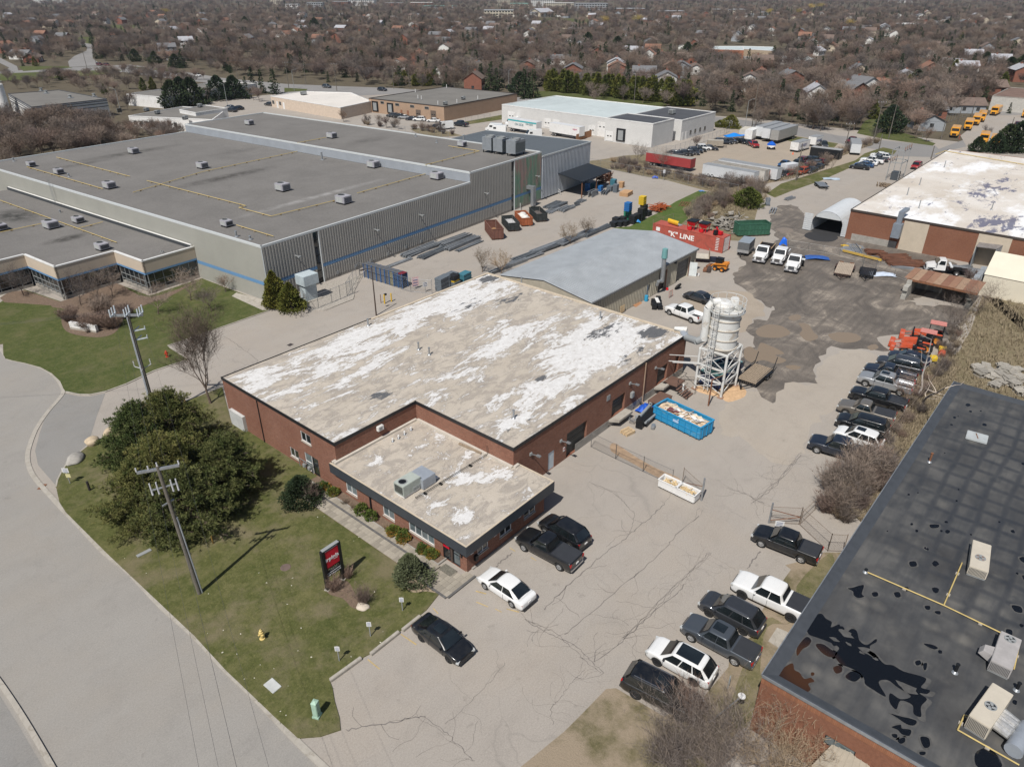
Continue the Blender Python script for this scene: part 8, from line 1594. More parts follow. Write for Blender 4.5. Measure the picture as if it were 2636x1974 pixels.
 # poles, wires, signs
def AE(mb,p,h=.35,r=.06):
 for i in rg(4):mb.h((p[0],p[1],p[2]+i*h/4),[(r*.5,0),(r,h*.06),(r*.5,h*.16)],8)
def B4(F4,Bk,h,r=.17):
 t=Ac('utility_pole',F4,'utility pole',(Bk.x,Bk.y,0));MB().u((0,0,0),(0,0,h),r,r*.68,14).o('pole',BL,t,Fw=50);return t
pb=q(22,690,1515);EN=12.2;up=B4('weathered utility pole with one grey crossarm standing on the front lawn',pb,EN)
up.rotation_euler=(R(-.5),R(-1.5),0)
EW=Ve((.62,-.78,0)).normalized()
aL,aR=q(22,45,160,EN-.2),q(22,540,80,EN-.2);EW=(aR-aL);EW.z=0;al_=min(4.2,EW.length);EW.normalize()
MB().e(tu(-EW*al_/2+Ve((0,0,EN-.25))),tu(EW*al_/2+Ve((0,0,EN-.25))),.15,.18).o('crossarm',Aj,up)
mb=MB()
for s in(-.5,-.22,.5):pp=EW*al_*s;AE(mb,(pp.x,pp.y,EN-.15))
AE(mb,(0,0,EN));mb.o('insulators',P('insulator_grey',(.5,.5,.52),.4),up)
MB().e(tu(-EW*.9+Ve((0,0,EN-1.9))),tu(EW*.9+Ve((0,0,EN-1.7))),.09).o('lower_arm',Aj,up)
mb=MB()
for s in(-1,-.5,.6,1):pp=EW*.85*s;mb.u((pp.x,pp.y,EN-2.3),(pp.x,pp.y,EN-1.3),.07,.05,8)
mb.o('cutouts',P('insulator_grey'),up);MB().u((.17,-.08,0),(.14,-.06,7.6),.07,.07,10).o('cable_riser',P('conduit',(.5,.53,.57),.4,.3),up,Fw=50);MB().e((-.5,0,EN-3.2),(.4,.1,EN-3.2),.1).o('bracket',Aj,up)
p2=q(23,640,1590);h2=12.3;E2=B4('tall dark utility pole with switchgear at the top, behind the big pines',p2,h2,.2);a2=(q(23,470,190,h2)-q(23,60,200,h2));a2 .z=0;a2 .normalize();b2=Ve((-a2 .y,a2 .x,0))
MB().e(tu(-a2*1.5+Ve((0,0,h2-.1))),tu(a2*1.5+Ve((0,0,h2-.1))),.2,.22).o('crossarm',Aj,E2);mb=MB()
for s in(-1.4,-0,1.3):
 pp=a2*s;mb.e(tu(pp-b2*.6+Ve((0,0,h2))),tu(pp+b2*.6+Ve((0,0,h2))),.12)
 for e in(-.55,0,.55):qq=pp+b2*e;mb.u((qq.x,qq.y,h2),(qq.x,qq.y,h2+.75),.09,.07,8)
mb.o('switchgear',P('switch_grey',(.48,.52,.55),.5),E2);mb=MB()
for z in(h2-1.9,h2-2.9):mb.e((.15,0,z),(1.1,-.5,z+.1),.1).e((.15,0,z),(.9,.3,z+.2),.08).u((1.1,-.5,z),(1.1,-.5,z+.4),.06,.05,8)
mb.o('side_brackets',P('switch_grey'),E2);mb=MB()
for k in rg(3):pp=Ve((.9*cos(k*2.1),.9*sin(k*2.1),0));mb.e((0,0,h2-6.2),(pp.x,pp.y,h2-6),.06);AE(mb,(pp.x,pp.y,h2-6),.7,.07)
mb.o('insulators',P('insulator_grey'),E2);MB().u((-.2,-.12,0),(-.17,-.1,h2-.3),.06,.05,8).u((-.26,.02,0),(-.22,.02,h2-2),.04,.04,8).o('cable_riser',P('conduit'),E2)
Du=P('cable',(.05,.05,.055),.6)
def CG(F4,a,b,sag=.8,r=.006,Gf='overhead wires'):
 a,b=Ve(a),Ve(b);Fh=[];n=14
 for i in rg(n+1):t_=i/n;p_=a.lerp(b,t_);p_.z-=sag*4*t_*(1-t_);Fh.append(tu(p_))
 t=MB().path(Fh,r,4).o('overhead_wire',Du);tag(t,F4,'wire',Gf)
E8=Ve((pb.x,pb.y,EN));Fm=Ve((p2 .x,p2 .y,h2));nxt=E8+(E8-Fm).normalized()*38;nxt.z=EN
for s in(-.5,-.22,.5):o=EW*al_*s;CG('thin overhead wire between the two poles on the left',E8+o+Ve((0,0,.2)),Fm+a2*2.6*s+Ve((0,0,.3)),.7);CG('thin overhead wire dropping from the lawn pole out of the picture',E8+o+Ve((0,0,.2)),nxt+o,1,Gf='overhead wires leaving the lawn pole')
CG('thin overhead wire between the two poles on the left',E8-Ve((0,0,3.3)),Fm-Ve((0,0,4)),.5);CG('thin overhead wire dropping from the lawn pole out of the picture',E8-Ve((0,0,3.3)),nxt-Ve((0,0,3.3)),.7,.009,'overhead wires leaving the lawn pole')
far2=Fm+Ve((-28,26,0));
for s in(-1.2,0,1.2):CG('thin overhead wire leading left from the tall switchgear pole',Fm+a2*s+Ve((0,0,.6)),far2+a2*s,1,Gf='overhead wires to the left')
lp=Ac('lamp_post','slim dark lamp post in the driveway behind the flaking roof','lamp post',tu(q(25,380,1175)));MB().u((0,0,0),(0,0,7.2),.11,.07,10).o('pole',P('bronze_post'),lp,Fw=50);MB().e((0,0,7.1),(-1.2,.3,7.2),.06).o('arm',P('bronze_post'),lp);MB().x((-1.4,.35,7.1),(.6,.3,.12)).o('lamp_head',P('bronze_post'),lp)
def Ce(k,x,y,h,F4,arm=False,Gf='utility poles along the far road',m=None,r=.16):
 b_=q(k,x,y);t=Ac('utility_pole',F4,'utility pole',(b_.x,b_.y,0),0,Gf);MB().u((0,0,0),(0,0,h),r,r*.6,8).o('pole',m or BL,t)
 if arm:
  MB().e((-.8,.9,h-.9),(.8,-.9,h-.9),.15,.15).e((-.6,.7,h-1.9),(.6,-.7,h-1.9),.12).o('crossarm',BL,t);mb=MB()
  for s in(-1,-.3,.3,1):AE(mb,(.75*s,-.85*s,h-.8),.3,.09)
  mb.o('insulators',P('insulator_grey'),t)
 return b_
fp_=[]
for(k_,x,y,ty_,ar)in((3,1055,960,785,1),(3,1232,938,645,1),(3,1335,900,675,0),(3,1672,905,740,0),(3,1775,820,690,0),(3,1870,755,655,0),(3,878,810,640,0),(3,450,830,560,0),(3,735,1170,930,0),(3,1270,980,870,0),(3,2118,860,760,0),(1,1870,580,395,1),(1,1980,540,390,0),(1,2180,590,405,1),(1,795,470,335,0),(1,565,450,255,0),(1,970,470,360,0),(1,845,410,270,0),(2,335,575,430,0),(2,437,570,420,0),(2,728,570,415,0),(2,818,580,425,0),(2,1380,590,440,0),(2,1890,670,465,0),(2,2180,680,500,0),(3,682,605,520,0),(1,690,395,265,0),(1,622,415,300,0),(1,1540,520,430,0),(3,1610,1030,945,0)):
 b_=q(k_,x,y);py=NP(k_,x,ty_)[1];EU,ED=0,30
 for _ in rg(30):
  mm=(EU+ED)/2
  if Ds(b_.x,b_.y,mm)[1]>py:EU=mm
  else:ED=mm
 Ce(k_,x,y,EU,'bare wooden utility pole standing among the far trees and roads',bool(ar));fp_.append((b_,EU))
for(k_,x,y,ty_,dx)in((1,785,740,590,-1),(1,1475,700,520,-1),(1,1905,590,445,1),(2,1080,590,435,1),(1,530,265,165,-1),(3,405,830,765,1)):
 b_=q(k_,x,y);t=Ac('street_light','grey street light with curved arm beside a far road','street light',(b_.x,b_.y,0),0,'far street lights');MB().u((0,0,0),(0,0,8.5),.11,.07,8).u((0,0,8.5),(dx*1.2*.7,-dx*1.2*.7,9.1),.05,.05,6).o('pole',Ag,t);MB().x((dx*1.2,-dx*1.2,9),(.7,.3,.12)).o('lamp_head',Ag,t)
idx=[(0,1),(1,2),(2,3),(0,6),(6,7),(3,4),(4,5),(11,13),(11,12),(18,19),(19,20),(20,21),(21,22),(22,23),(23,24),(24,7),(13,18),(14,11),(15,14)]
for a,b in idx:
 (pa,ha),(pb_,hb)=fp_[a],fp_[b]
 for dz,o in((.2,.7),(.2,-.7),(2,0)):CG('thin overhead wire strung between far utility poles',(pa.x+o*.6,pa.y-o*.6,ha-dz),(pb_.x+o*.6,pb_.y-o*.6,hb-dz),1.2,.02,'overhead wires over the far roads')
sf=Ac('lattice_frame','grey lattice steel transformer frame at the corner of the dirty-white roof','frame',tu(q(5,1390,300)),R(0));mb=MB()
for x_ in(0,5.2):
 for y_ in(0,2.6):
  for e in(-.25,.25):mb.e((x_+e,y_,0),(x_+e,y_,7.4),.07)
  for z in rg(10):mb.e((x_-.25,y_,z*.74),(x_+.25,y_,z*.74+.74),.04)
for z in(4.4,7.3):
 mb.e((0,0,z),(5.2,0,z),.16).e((0,2.6,z),(5.2,2.6,z),.16).e((0,0,z),(0,2.6,z),.16).e((5.2,0,z),(5.2,2.6,z),.16)
mb.o('lattice',Ag,sf)
for x_ in(0,1.7,3.4,5.2):
 for y_,z in((0,7.4),(2.6,4.4)):mb=MB();AE(mb,(x_,y_,z),.9,.14);mb.o('insulator',Ao,sf)
MB().x((2.6,1.3,0),(2.2,1.6,1.9)).o('transformer',P('dark_transformer',(.06,.07,.08),.6),sf)
for i in rg(4):AL('pallet stacks by the lattice frame',q(5,1260+i*22,325+i*3),20+i*15,14,1.2,Bi,.2,1.1,5,.1,'pallets','pallet_stack','pallets by the lattice frame')
s0=q(18,325,1530);s1=q(18,765,1220);sd=(s1-s0);sL=sd.length;sd.normalize();sgn=Ac('company_sign','tall black roadside sign with red irpinia panel on the front lawn','sign',(s0 .x,s0 .y,.07));sn=Ve((-sd.y,sd.x,0));
if sn.dot(Ve((-1,-1,0)))<0:sn=-sn
hS=3.85
for p_ in(Ve((0,0,0)),sd*sL):MB().x((p_.x,p_.y,0),(.26,.26,hS),atan2(sd.y,sd.x)).o('post',Aa,sgn);MB().x((p_.x,p_.y,-.02),(.42,.42,.08),.3).o('footing',Aw,sgn)
def BB(F3,u0,u1,z0,z1,m,th=.12,off=0):
 c_=sd*((u0+u1)/2)+sn*off;return MB().x((c_.x,c_.y,z0),(u1-u0,th,z1-z0),atan2(sd.y,sd.x)).o(F3,m,sgn)
BB('back_board',.13,sL-.13,1.15,hS-.08,Aa);BB('cap',0,sL,hS+.001,hS+.06,Ag,.3);rp_=BB('red_panel',.2,sL-.14,2.05,3.62,P('sign_red'),.05,.07);BB('white_line',.2,sL-.14,3.66,3.69,CD,.03,.07)
tdir=sd if sd.cross(Ve((0,0,1))).dot(sn)>0 else-sd
def Cc(s_,sz,z,du=0,m=CD,b_=0,sx=1):o_=sd*(sL/2+du)+sn*.105;CC(sgn,'lettering',s_,sz,Bc((o_.x,o_.y,z),tdir),m,.006,b_,sx=sx)
Cc('irpinia',.5,2.85,0,CD,.01);Cc('KITCHENS',.08,2.58,.3);Cc('M A R B E L',.2,1.87,0,P('olive_gold',(.3,.27,.16),.5));BB('rule',.45,sL-.4,1.7,1.73,Ag,.03,.06);BB('rule',.13,sL-.13,1.5,1.53,CD,.03,.06);Cc('255 Industrial Pl',.19,1.33)
def At(k,Bk,h,F4,wd=.35,hh_=.45,col=None,rz=R(-50),Gf=None,lines=3,k2=None):
 c=q(k,*Bk,.07 if k in(8,13,9)else 0);t=Ac('small_sign',F4,'sign',tu(c),rz,Gf);MB().e((0,0,0),(0,0,h),.06).o('post',Ag,t);b_=MB().x((0,-.04,h-hh_),(wd,.03,hh_)).o('plate',col or Ab,t)
 for i in rg(lines):MB().x((0,-.062,h-hh_+.08+i*hh_/lines*.85),(wd*.7,.006,hh_*.09)).o('printed_line',P('print_blue',(.08,.12,.25),.6),b_)
 return t
for(b_,h_,Ek)in(((1483,472),1.35,'small white-topped visitor parking sign nearest the office, on the lawn edge'),((1255,655),1.45,'small parking sign in the middle of the three along the lawn edge'),((1033,830),1.45,'thin parking sign nearest the street of the three along the lawn edge')):At(13,b_,h_,Ek,.34,.42,Gf='parking signs on the lawn')
t=At(8,(500,950),1.75,'pale blue and yellow notice on a thin post at the driveway corner',.6,.5);MB().x((.1,-.05,.72),(.45,.03,.38)).o('yellow_plate',P('pale_yellow',(.6,.55,.3),.6),t)
t=Ac('marker_post','dark upright marker post on the lawn beside the driveway corner','post',tu(q(8,640,1000,.07)));MB().u((0,0,0),(0,0,1),.11,.11,10).o('post',P('dark_post',(.03,.025,.025),.7),t)
At(25,(940,790),1.9,'red and white notice on the chain-link gate behind the factory',1.1,1.5,P('notice_pink',(.62,.42,.42),.6),R(-18));At(25,(1080,840),1.7,'white notice on the chain-link gate behind the factory',.8,.8,None,R(-18));At(27,(1148,915),2.6,'tall thin sign with white plate at the fence of the far paved yard',.5,.8,None,R(-50));At(10,(1665,740),1.15,'white private-property notice hanging on the open gate',.75,.55,None,R(-60));At(30,(1055,300),1.2,'small blank grey sign on the grass beside the black-roofed building',.3,.6,Ag,R(20),lines=0)
c=q(30,860,660);t=Ac('sign_on_pipe','round white sign plate on a leaning steel pipe beside the bare tree at the bottom','sign',(c.x,c.y,0));MB().u((0,0,0),(1,-1.3,2.6),.05,.05,8).o('pipe',Aj,t);MB().h((1,-1.3,2.62),[(0,0),(.24,0),(.24,.03),(0,.03)],16).o('plate',Ab,t)
def BF(F4,c,m,m2):
 t=Ac('fire_hydrant',F4,'fire hydrant',tu(c));MB().h((0,0,0),[(.2,0),(.2,.06),(.13,.08),(.13,.58),(.17,.6),(.17,.66),(.13,.68),(.11,.82),(.04,.88),(.04,.94),(0,.94)],14).o('body',m,t,Fw=40)
 for s in(1,-1):MB().u((s*.1,0,.5),(s*.24,0,.5),.07,.07,10).o('side_outlet',m2,t)
 MB().u((0,-.1,.45),(0,-.26,.45),.09,.09,10).o('front_outlet',m2,t)
BF('pale yellow fire hydrant on the front lawn near the street',q(13,485,672,.07),P('hydrant_yellow',(.62,.47,.18),.5),P('hydrant_yellow'));BF('red fire hydrant at the driveway edge of the warehouse lawn',q(8,1190,52,.07),P('hydrant_red',(.42,.05,.02),.5),P('hydrant_red'))
t=Ac('utility_pedestal','pale green telecom pedestal near the tip of the front lawn','pedestal',tu(q(13,876,1222,.07)),R(25));MB().x((0,0,0),(.42,.38,1.35)).o('housing',P('pedestal_green',(.34,.48,.38),.6),t,Fx=.03);MB().x((0,0,0),(.5,.46,.14)).o('base',P('pedestal_green'),t);MB().add([(-.21,-.19,1.36),(.21,-.19,1.36),(.21,.19,1.36),(-.21,.19,1.36),(0,0,1.46)],[(0,1,4),(1,2,4),(2,3,4),(3,0,4)]).o('cap',P('pedestal_green'),t)
a=[q(13,*p,.12)for p in((555,948),(622,1010),(560,1062),(490,1000))];t=Ac('vault_lid','pale grey square vault lid set in the lawn near the kerb','lid',(0,0,0));MB().k([tu(p[:2])for p in a],.06,.13).o('lid',P('lid_grey',(.46,.47,.45),.7),t,Fx=.02)
t=Ac('manhole_cover','brown oval manhole cover in the front lawn','manhole',tu(q(13,650,165,.072)));MB().h((0,0,0),[(0,.012),(.4,.012),(.42,0)],18).o('cover',P('cover_brown',(.14,.1,.085),.8),t)
t=Ac('storm_drain','rusty storm drain grate in the kerb gutter','drain',tu(q(8,300,975,.02)),R(40));
for i in rg(7):MB().x((-.36+i*.12,0,0),(.08,.5,.03)).o('bar',Ao,t)
t=Ac('storm_drain','dark square drain grate in the driveway behind the factory','drain',tu(q(4,1878,1100,.01)),R(10));
for i in rg(6):MB().x((-.3+i*.12,0,0),(.08,.6,.03)).o('bar',P('dark_grate',(.06,.05,.05),.8),t)
t=Ac('grey_slab','grey metal plate lying on the lawn beside the kerb','plate',tu(q(8,1025,1447,.075)),R(-2));MB().x((0,0,0),(1.15,.35,.06)).o('plate',Ag,t)
for i,(x0,y0,x1,y1)in en(((968,978,1190,818),(1256,792,1458,632),(1482,622,1610,520))):
 a_,b_=q(13,x0,y0),q(13,x1,y1);t=Ac('concrete_wheel_stop',['long concrete stop at the lawn edge, nearest the street','long concrete stop at the lawn edge, middle one','long concrete stop at the lawn edge beside the black sedan'][i],'wheel stop',(0,0,0),0,'concrete stops along the lawn');MB().e((a_.x,a_.y,.12),(b_.x,b_.y,.12),.26,.24).o('stop',Aw,t,Fx=.03)
def Dl(F4,c,s,m,AX):
 rr=random.Random(AX);bm=bmesh.new();bmesh.ops.create_icosphere(bm,subdivisions=3,radius=1)
 for v in bm.verts:n_=.12*sin(v.co.x*3.1+AX)+.1*sin(v.co.y*4.3+AX*2)+.08*sin(v.co.z*5+AX*3);v.co=Ve((v.co.x*s[0],v.co.y*s[1],v.co.z*s[2]))*(1+n_)
 me=bpy.data.meshes.new('boulder');bm.to_mesh(me);bm.free();me.shade_smooth();me.materials.append(m);o=link('boulder',me,None,(c.x,c.y,s[2]*.55));o.rotation_euler=(0,0,rr.uniform(0,3));tag(o,F4,'boulder','boulders along the driveway')
DT=P('warm_boulder',(.45,.36,.25),.9,Fy=.15,sc=3);Dr=P('grey_boulder',(.33,.31,.28),.9,Fy=.2,sc=3)
Dl('tan boulder on the driveway edge, third from the street',q(8,780,600),(.85,.55,.4),DT,1);Dl('rounded yellowish boulder on the driveway edge, second from the street',q(8,660,672),(.75,.6,.5),DT,2);Dl('dark-sided boulder nearest the street at the driveway corner',q(8,545,785),(1.1,.65,.45),Dr,3);Dl('long grey boulder touching the pines at the driveway edge',q(8,925,540),(1.1,.5,.4),Dr,4)
Dl('small pale boulder below the twiggy shrub on the lawn',q(9,555,1395),(.45,.4,.22),P('pale_boulder',(.5,.43,.35),.9),5)
for i,(k_,x,y,h_,c_,Ek)in en(((25,500,1005,1.4,'y','yellow bollard with a card reader in the driveway behind the factory'),(25,597,975,1.3,'y','plain yellow bollard right of the card-reader bollard'),(25,447,995,1.35,'g','thin brown marker post left of the yellow bollards'),(8,1230,432,1.1,'o','slim orange-brown stake at the driveway edge, left one'),(8,1328,412,1.1,'o','slim orange-brown stake at the driveway edge, right one'),(22,845,940,.9,'o','short yellow stake below the pines'),(11,1030,1190,.6,'y','short yellow stub behind the navy pickup'),(21,1480,500,.7,'c','orange traffic cone beside the lettered trailer'),(21,1880,395,.6,'c','orange traffic cone beside the smaller lettered trailer'),(3,1790,905,1.6,'r','person-sized red marker by the nearest school bus'))):
 c=q(k_,x,y);t=Ac('bollard'if c_=='y'else'traffic_cone'if c_=='c'else'stake',Ek,'cone'if c_=='c'else'post',(c.x,c.y,.01))
 if c_=='c':MB().h((0,0,0),[(.2,0),(.18,.05),(.03,h_),(0,h_)],12).o('cone',P('cone_orange',(.8,.12,.02),.5),t,Fw=40);MB().x((0,0,0),(.45,.45,.04)).o('base',P('cone_orange'),t)
 else:MB().u((0,0,0),(0,0,h_),.11 if c_=='y'else.05,.11 if c_=='y'else.05,10).o('post',{'y':BQ,'g':Ao,'o':P('stake_orange',(.42,.25,.07),.7),'r':P('marker_red',(.5,.05,.05),.6)}[c_],t)
 if i==0:MB().x((.25,0,1.25),(.4,.25,.25)).o('card_reader',Aa,t)
def Ae(F3,F4,Fh,h=1.8,FZ=.16,FX=3,Gf=None,top=True,m=None,r=.006,closed_gate=False,FY=None):
 m=m or Aj;t=Ac(F3,F4,'fence',(0,0,0),0,Gf);CN=MB()
 for a,b in zip(Fh,Fh[1:]):
  a,b=Ve(a[:2]),Ve(b[:2]);d=b-a;L=d.length;d.normalize();n=max(1,round(L/FX))
  for i in rg(n+1):p_=a+d*L*i/n;MB().u((p_.x,p_.y,0),(p_.x,p_.y,h+.1),.035,.035,8).o('post',m,t)
  for z in((h,.08)if top else(h,)):MB().u((*a,z),(*b,z),.022,.022,6).o('rail',m,t)
  k=int(L/FZ)+int(h/FZ)
  for i in rg(-int(h/FZ),int(L/FZ)):
   u0=i*FZ;z0=.08
   if u0<0:z0+=-u0;u0_=0
   else:u0_=u0
   z1=h;u1=u0_+(z1-z0)
   if u1>L:z1-=(u1-L);u1=L
   if z1<=z0:continue
   for fl_ in(0,1):
    A,B=(u0_,z0),(u1,z1)
    if fl_:A,B=(L-A[0],A[1]),(L-B[0],B[1])
    pA,pB=a+d*A[0],a+d*B[0];n_=Ve((-d.y,d.x))*r;CN.add([(*pA,A[1]-r),(*pA,A[1]+r),(*pB,B[1]+r),(*pB,B[1]-r)],[(0,1,2,3)])
 o=CN.o('wire_mesh',m,t);o['kind']='stuff';return t
CE=P('rusty_wire',(.24,.19,.15),.7,.3,Fy=.3)
Ae('chain_link_fence','chain-link fence from the brick factory out to the white carts',[q(10,335,140),q(10,510,225),q(10,705,315),q(10,910,410)],1.7,.17,m=P('wire_grey',(.22,.21,.2),.6,.4))
gt=Ae('chain_link_gate','open rusty chain-link gate behind the white offcut carts',[q(10,985,395),q(10,1120,520)],1.7,.2,6,m=CE);a,b=q(10,985,395),q(10,1120,520);MB().e((a.x,a.y,.1),(b.x,b.y,1.6),.05).o('brace',Ao,gt);MB().u((b.x,b.y,0),(b.x,b.y,2.5),.09,.09,10).o('gate_post',Aj,gt)
gt=Ae('chain_link_gate','open chain-link gate leaf with a white notice above the lone black pickup',[q(10,1600,680),q(10,1815,690)],1.8,.2,6,m=CE);a,b=q(10,1600,680),q(10,1815,690);MB().u((a.x,a.y,0),(a.x,a.y,2.2),.08,.08,10).o('gate_post',Aj,gt);MB().e((a.x,a.y,.3),(b.x,b.y,.8),.05).e((a.x,a.y,1.5),(b.x,b.y,.8),.05).o('brace',Ao,gt)
Ae('chain_link_fence','chain-link fence between the lone black pickup and the black roof',[q(10,1815,690),q(10,2020,880),q(10,2130,885)],1.8,.2,m=CE)
Ae('chain_link_fence','rusty boundary fence running through the brush beside the black roof',[q(11,480,1650),q(11,900,1240),q(11,1240,900),q(11,1420,690),q(11,1600,420)],1.4,.3,3.2,m=CE)
Ae('chain_link_fence','chain-link fence and gate in front of the blue stillages',[q(26,2050,640),q(25,150,600),q(25,330,655),q(25,530,730),q(25,740,800),q(25,875,840),q(25,1175,865)],2.2,.25,3)
Ae('chain_link_fence','chain-link cage around the pale transformer cabinet',[q(26,1860,1190),q(26,1510,1340),q(26,1270,1440),q(26,890,1590),q(26,600,1690),q(26,380,1330)],2.2,.25,2.6);Ae('chain_link_fence','back side of the transformer cage towards the warehouse',[q(26,1860,1190),q(26,1700,1240),q(26,2050,640)],2.2,.25,2.6)
Ae('chain_link_fence','long chain-link fence along the weedy strip beyond the paved yard',[q(27,50,700),q(27,450,770),q(27,860,850),q(27,1300,920),q(27,1700,1010),q(27,2200,1100)],2,.35,4)
Ae('chain_link_fence','chain-link fence of the storage yard beside the white building',[q(27,920,545),q(27,1310,510),q(27,1720,370),q(27,2010,270),q(27,2080,220)],1.9,.35,3)
Ae('chain_link_fence','chain-link fence between the middle lot and the weed patch',[q(2,320,845),q(2,600,880),q(2,690,890)],1.8,.35,3);Ae('chain_link_fence','chain-link fence right of the tan brick building',[q(2,800,790),q(2,960,770)],1.8,.35,3)
Ae('chain_link_fence','chain-link fence along the grass strip and the parked double row',[q(21,1240,1010),q(21,1560,990),q(21,1900,870),q(21,2212,770),q(5,1020,130),q(5,1230,60)],1.8,.35,3.5,m=CE)
Ae('chain_link_fence','tall chain-link fence beside the row of school buses',[q(3,1550,900),q(3,1640,830),q(3,1780,770),q(3,1870,745)],2.4,.5,4);Ae('chain_link_fence','fence line between the muddy yard and the brick warehouse driveway',[q(28,740,240),q(28,960,230),q(28,1300,290),q(28,1820,380),q(28,2212,480),q(29,280,330),q(29,440,390)],1.3,.3,3,m=P('wire_pale',(.35,.34,.32),.6,.3))
Ae('chain_link_fence','fence in front of the cream fabric shelter',[q(29,1420,480),q(29,1530,520),q(29,1822,600)],1.9,.3,3);Ae('chain_link_fence','fence beside the red container on the green strip',[q(20,0,420),q(20,480,270)],1.5,.3,3,m=CE)
t=Ac('company_stone_sign','low white sign wall in the shrub bed of the warehouse lawn','sign',tu((q(4,465,1000)+q(4,635,1020))/2),0);a_,b_=q(4,465,1000),q(4,635,1025);EV=b_-a_;t.rotation_euler=(0,0,atan2(EV.y,EV.x));MB().x((0,0,0),(EV.length,.5,.35)).o('base',Aw,t);MB().x((0,0,.36),(EV.length,.4,.75)).o('panel',Ab,t)
MB().b(-1.4,-.212,.7,1.4,-.205,.84).o('faded_lettering_band',Ag,t)
# vegetation
def CI(F3,c,Fy=.3):
 g=G(F3,.95,0,.1);oi=g.n('ShaderNodeObjectInfo');k=g.mix(g.r(g.z(2.5,4,.7),[(.3,0),(.7,1)]),ER(c,1-Fy),ER(c,1+Fy));k=g.mix(1,k,g.r(oi.outputs['Random'],[(0,(.62,.63,.68)),(.5,(.95,.93,.9)),(1,(1.35,1.25,1.15))]),'MULTIPLY');g.col(k);return g.m
def AF(F3,a,b,sc=1.2):
 g=G(F3,.85,0,.15);oi=g.n('ShaderNodeObjectInfo');k=g.mix(g.r(g.z(sc,3,.6),[(.35,0),(.65,1)]),a,b);k=g.mix(1,k,g.r(oi.outputs['Random'],[(0,(.7,.78,.8)),(1,(1.2,1.08,.95))]),'MULTIPLY');g.col(k);return g.m
AA=CI('grey_brown_bark',(.155,.12,.098));AB=CI('brown_twigs',(.205,.172,.15));AR=CI('reddish_twigs',(.2,.15,.128));Bp=CI('tan_twigs',(.26,.205,.145));Bo=CI('birch_bark',(.5,.46,.42),.2)
Dm=AF('pine_needles',(.075,.095,.03),(.19,.185,.07));C8=AF('spruce_needles',(.024,.042,.022),(.05,.068,.032));BW=AF('cedar_foliage',(.07,.09,.018),(.15,.15,.038));Dz=AF('bush_leaves',(.055,.085,.018),(.12,.15,.035),6);Cu=AF('golden_leaves',(.22,.13,.03),(.32,.2,.05),6);D1=AF('juniper_leaves',(.1,.11,.055),(.19,.2,.11),4);Dc=CI('willow_gold',(.42,.33,.11),.2)
def Av(AX,h,FG,nl=5,FK=900,tr=.16,trunk_m=None,up=.75,FJ=.022,lean=0,FI=None,FH=.22):
 rr=random.Random(AX);T_,C=MB(),MB();CF=[]
 def rec(p,d,L,r,lv):
  n=3;q_=p
  for i in rg(n):
   d=(d+Ve((rr.gauss(0,.1),rr.gauss(0,.1),rr.gauss(.03,.05)))).normalized();e=q_+d*(L/n);r1=r*(1-.16)
   (T_ if lv==0 else C).u(q_,e,r,r1,7 if lv==0 else 5 if lv<3 else 3,False);q_=e;r=r1
   if lv>=2:CF.append((q_,d,lv))
   if lv and lv<nl-1 and i<2 and rr.random()<.8:
    a_=rr.uniform(0,6.28);sd_=Ve((cos(a_),sin(a_),rr.uniform(0,.5))).normalized();rec(q_,(d*.55+sd_*FG).normalized(),L*rr.uniform(.5,.72),r*.6,lv+1)
  if lv<nl-1:
   k=FI if(lv==0 and FI)else rr.choice((2,3))if lv else 4;a0=rr.uniform(0,6.28)
   for i in rg(k):
    a_=a0+i*6.28/k+rr.uniform(-.3,.3);sd_=Ve((cos(a_),sin(a_),0));rec(q_,(d*up+sd_*FG*rr.uniform(.5,1.1)+Ve((0,0,.15))).normalized(),L*rr.uniform(.62,.85)if lv else h*.3*rr.uniform(.8,1.1),r*.72,lv+1)
 rec(Ve((0,0,-.1)),Ve((lean,0,1)),h*FH,tr,0)
 if CF:
  for _ in rg(FK):
   p,d,lv=rr.choice(CF);v=(d*.7+Ve((rr.gauss(0,.6),rr.gauss(0,.6),rr.gauss(.25,.4)))).normalized();L=rr.uniform(.5,1.3)*h/10;e=p+v*L;sdv=v.cross(Ve((rr.random(),rr.random(),rr.random()))).normalized()*FJ
   C.add([p-sdv,p+sdv,e],[(0,1,2)]);m_=p.lerp(e,.45);v2=(v+Ve((rr.gauss(0,.7),rr.gauss(0,.7),rr.gauss(.1,.4)))).normalized();C.add([m_-sdv*.7,m_+sdv*.7,m_+v2*L*.6],[(0,1,2)])
 return T_,C
def Au(C,p,v,n,L,wd,rr,FG=.7):
 for _ in rg(n):
  d=(v+Ve((rr.gauss(0,FG),rr.gauss(0,FG),rr.gauss(0,FG)))).normalized();s_=d.cross(Ve((rr.gauss(0,1),rr.gauss(0,1),rr.gauss(0,1))))
  if s_.length<.01:continue
  s_=s_.normalized()*wd;e=p+d*L*rr.uniform(.7,1.2);C.add([p-s_*.4,p+s_*.4,e+s_,e-s_],[(0,1,2,3)])
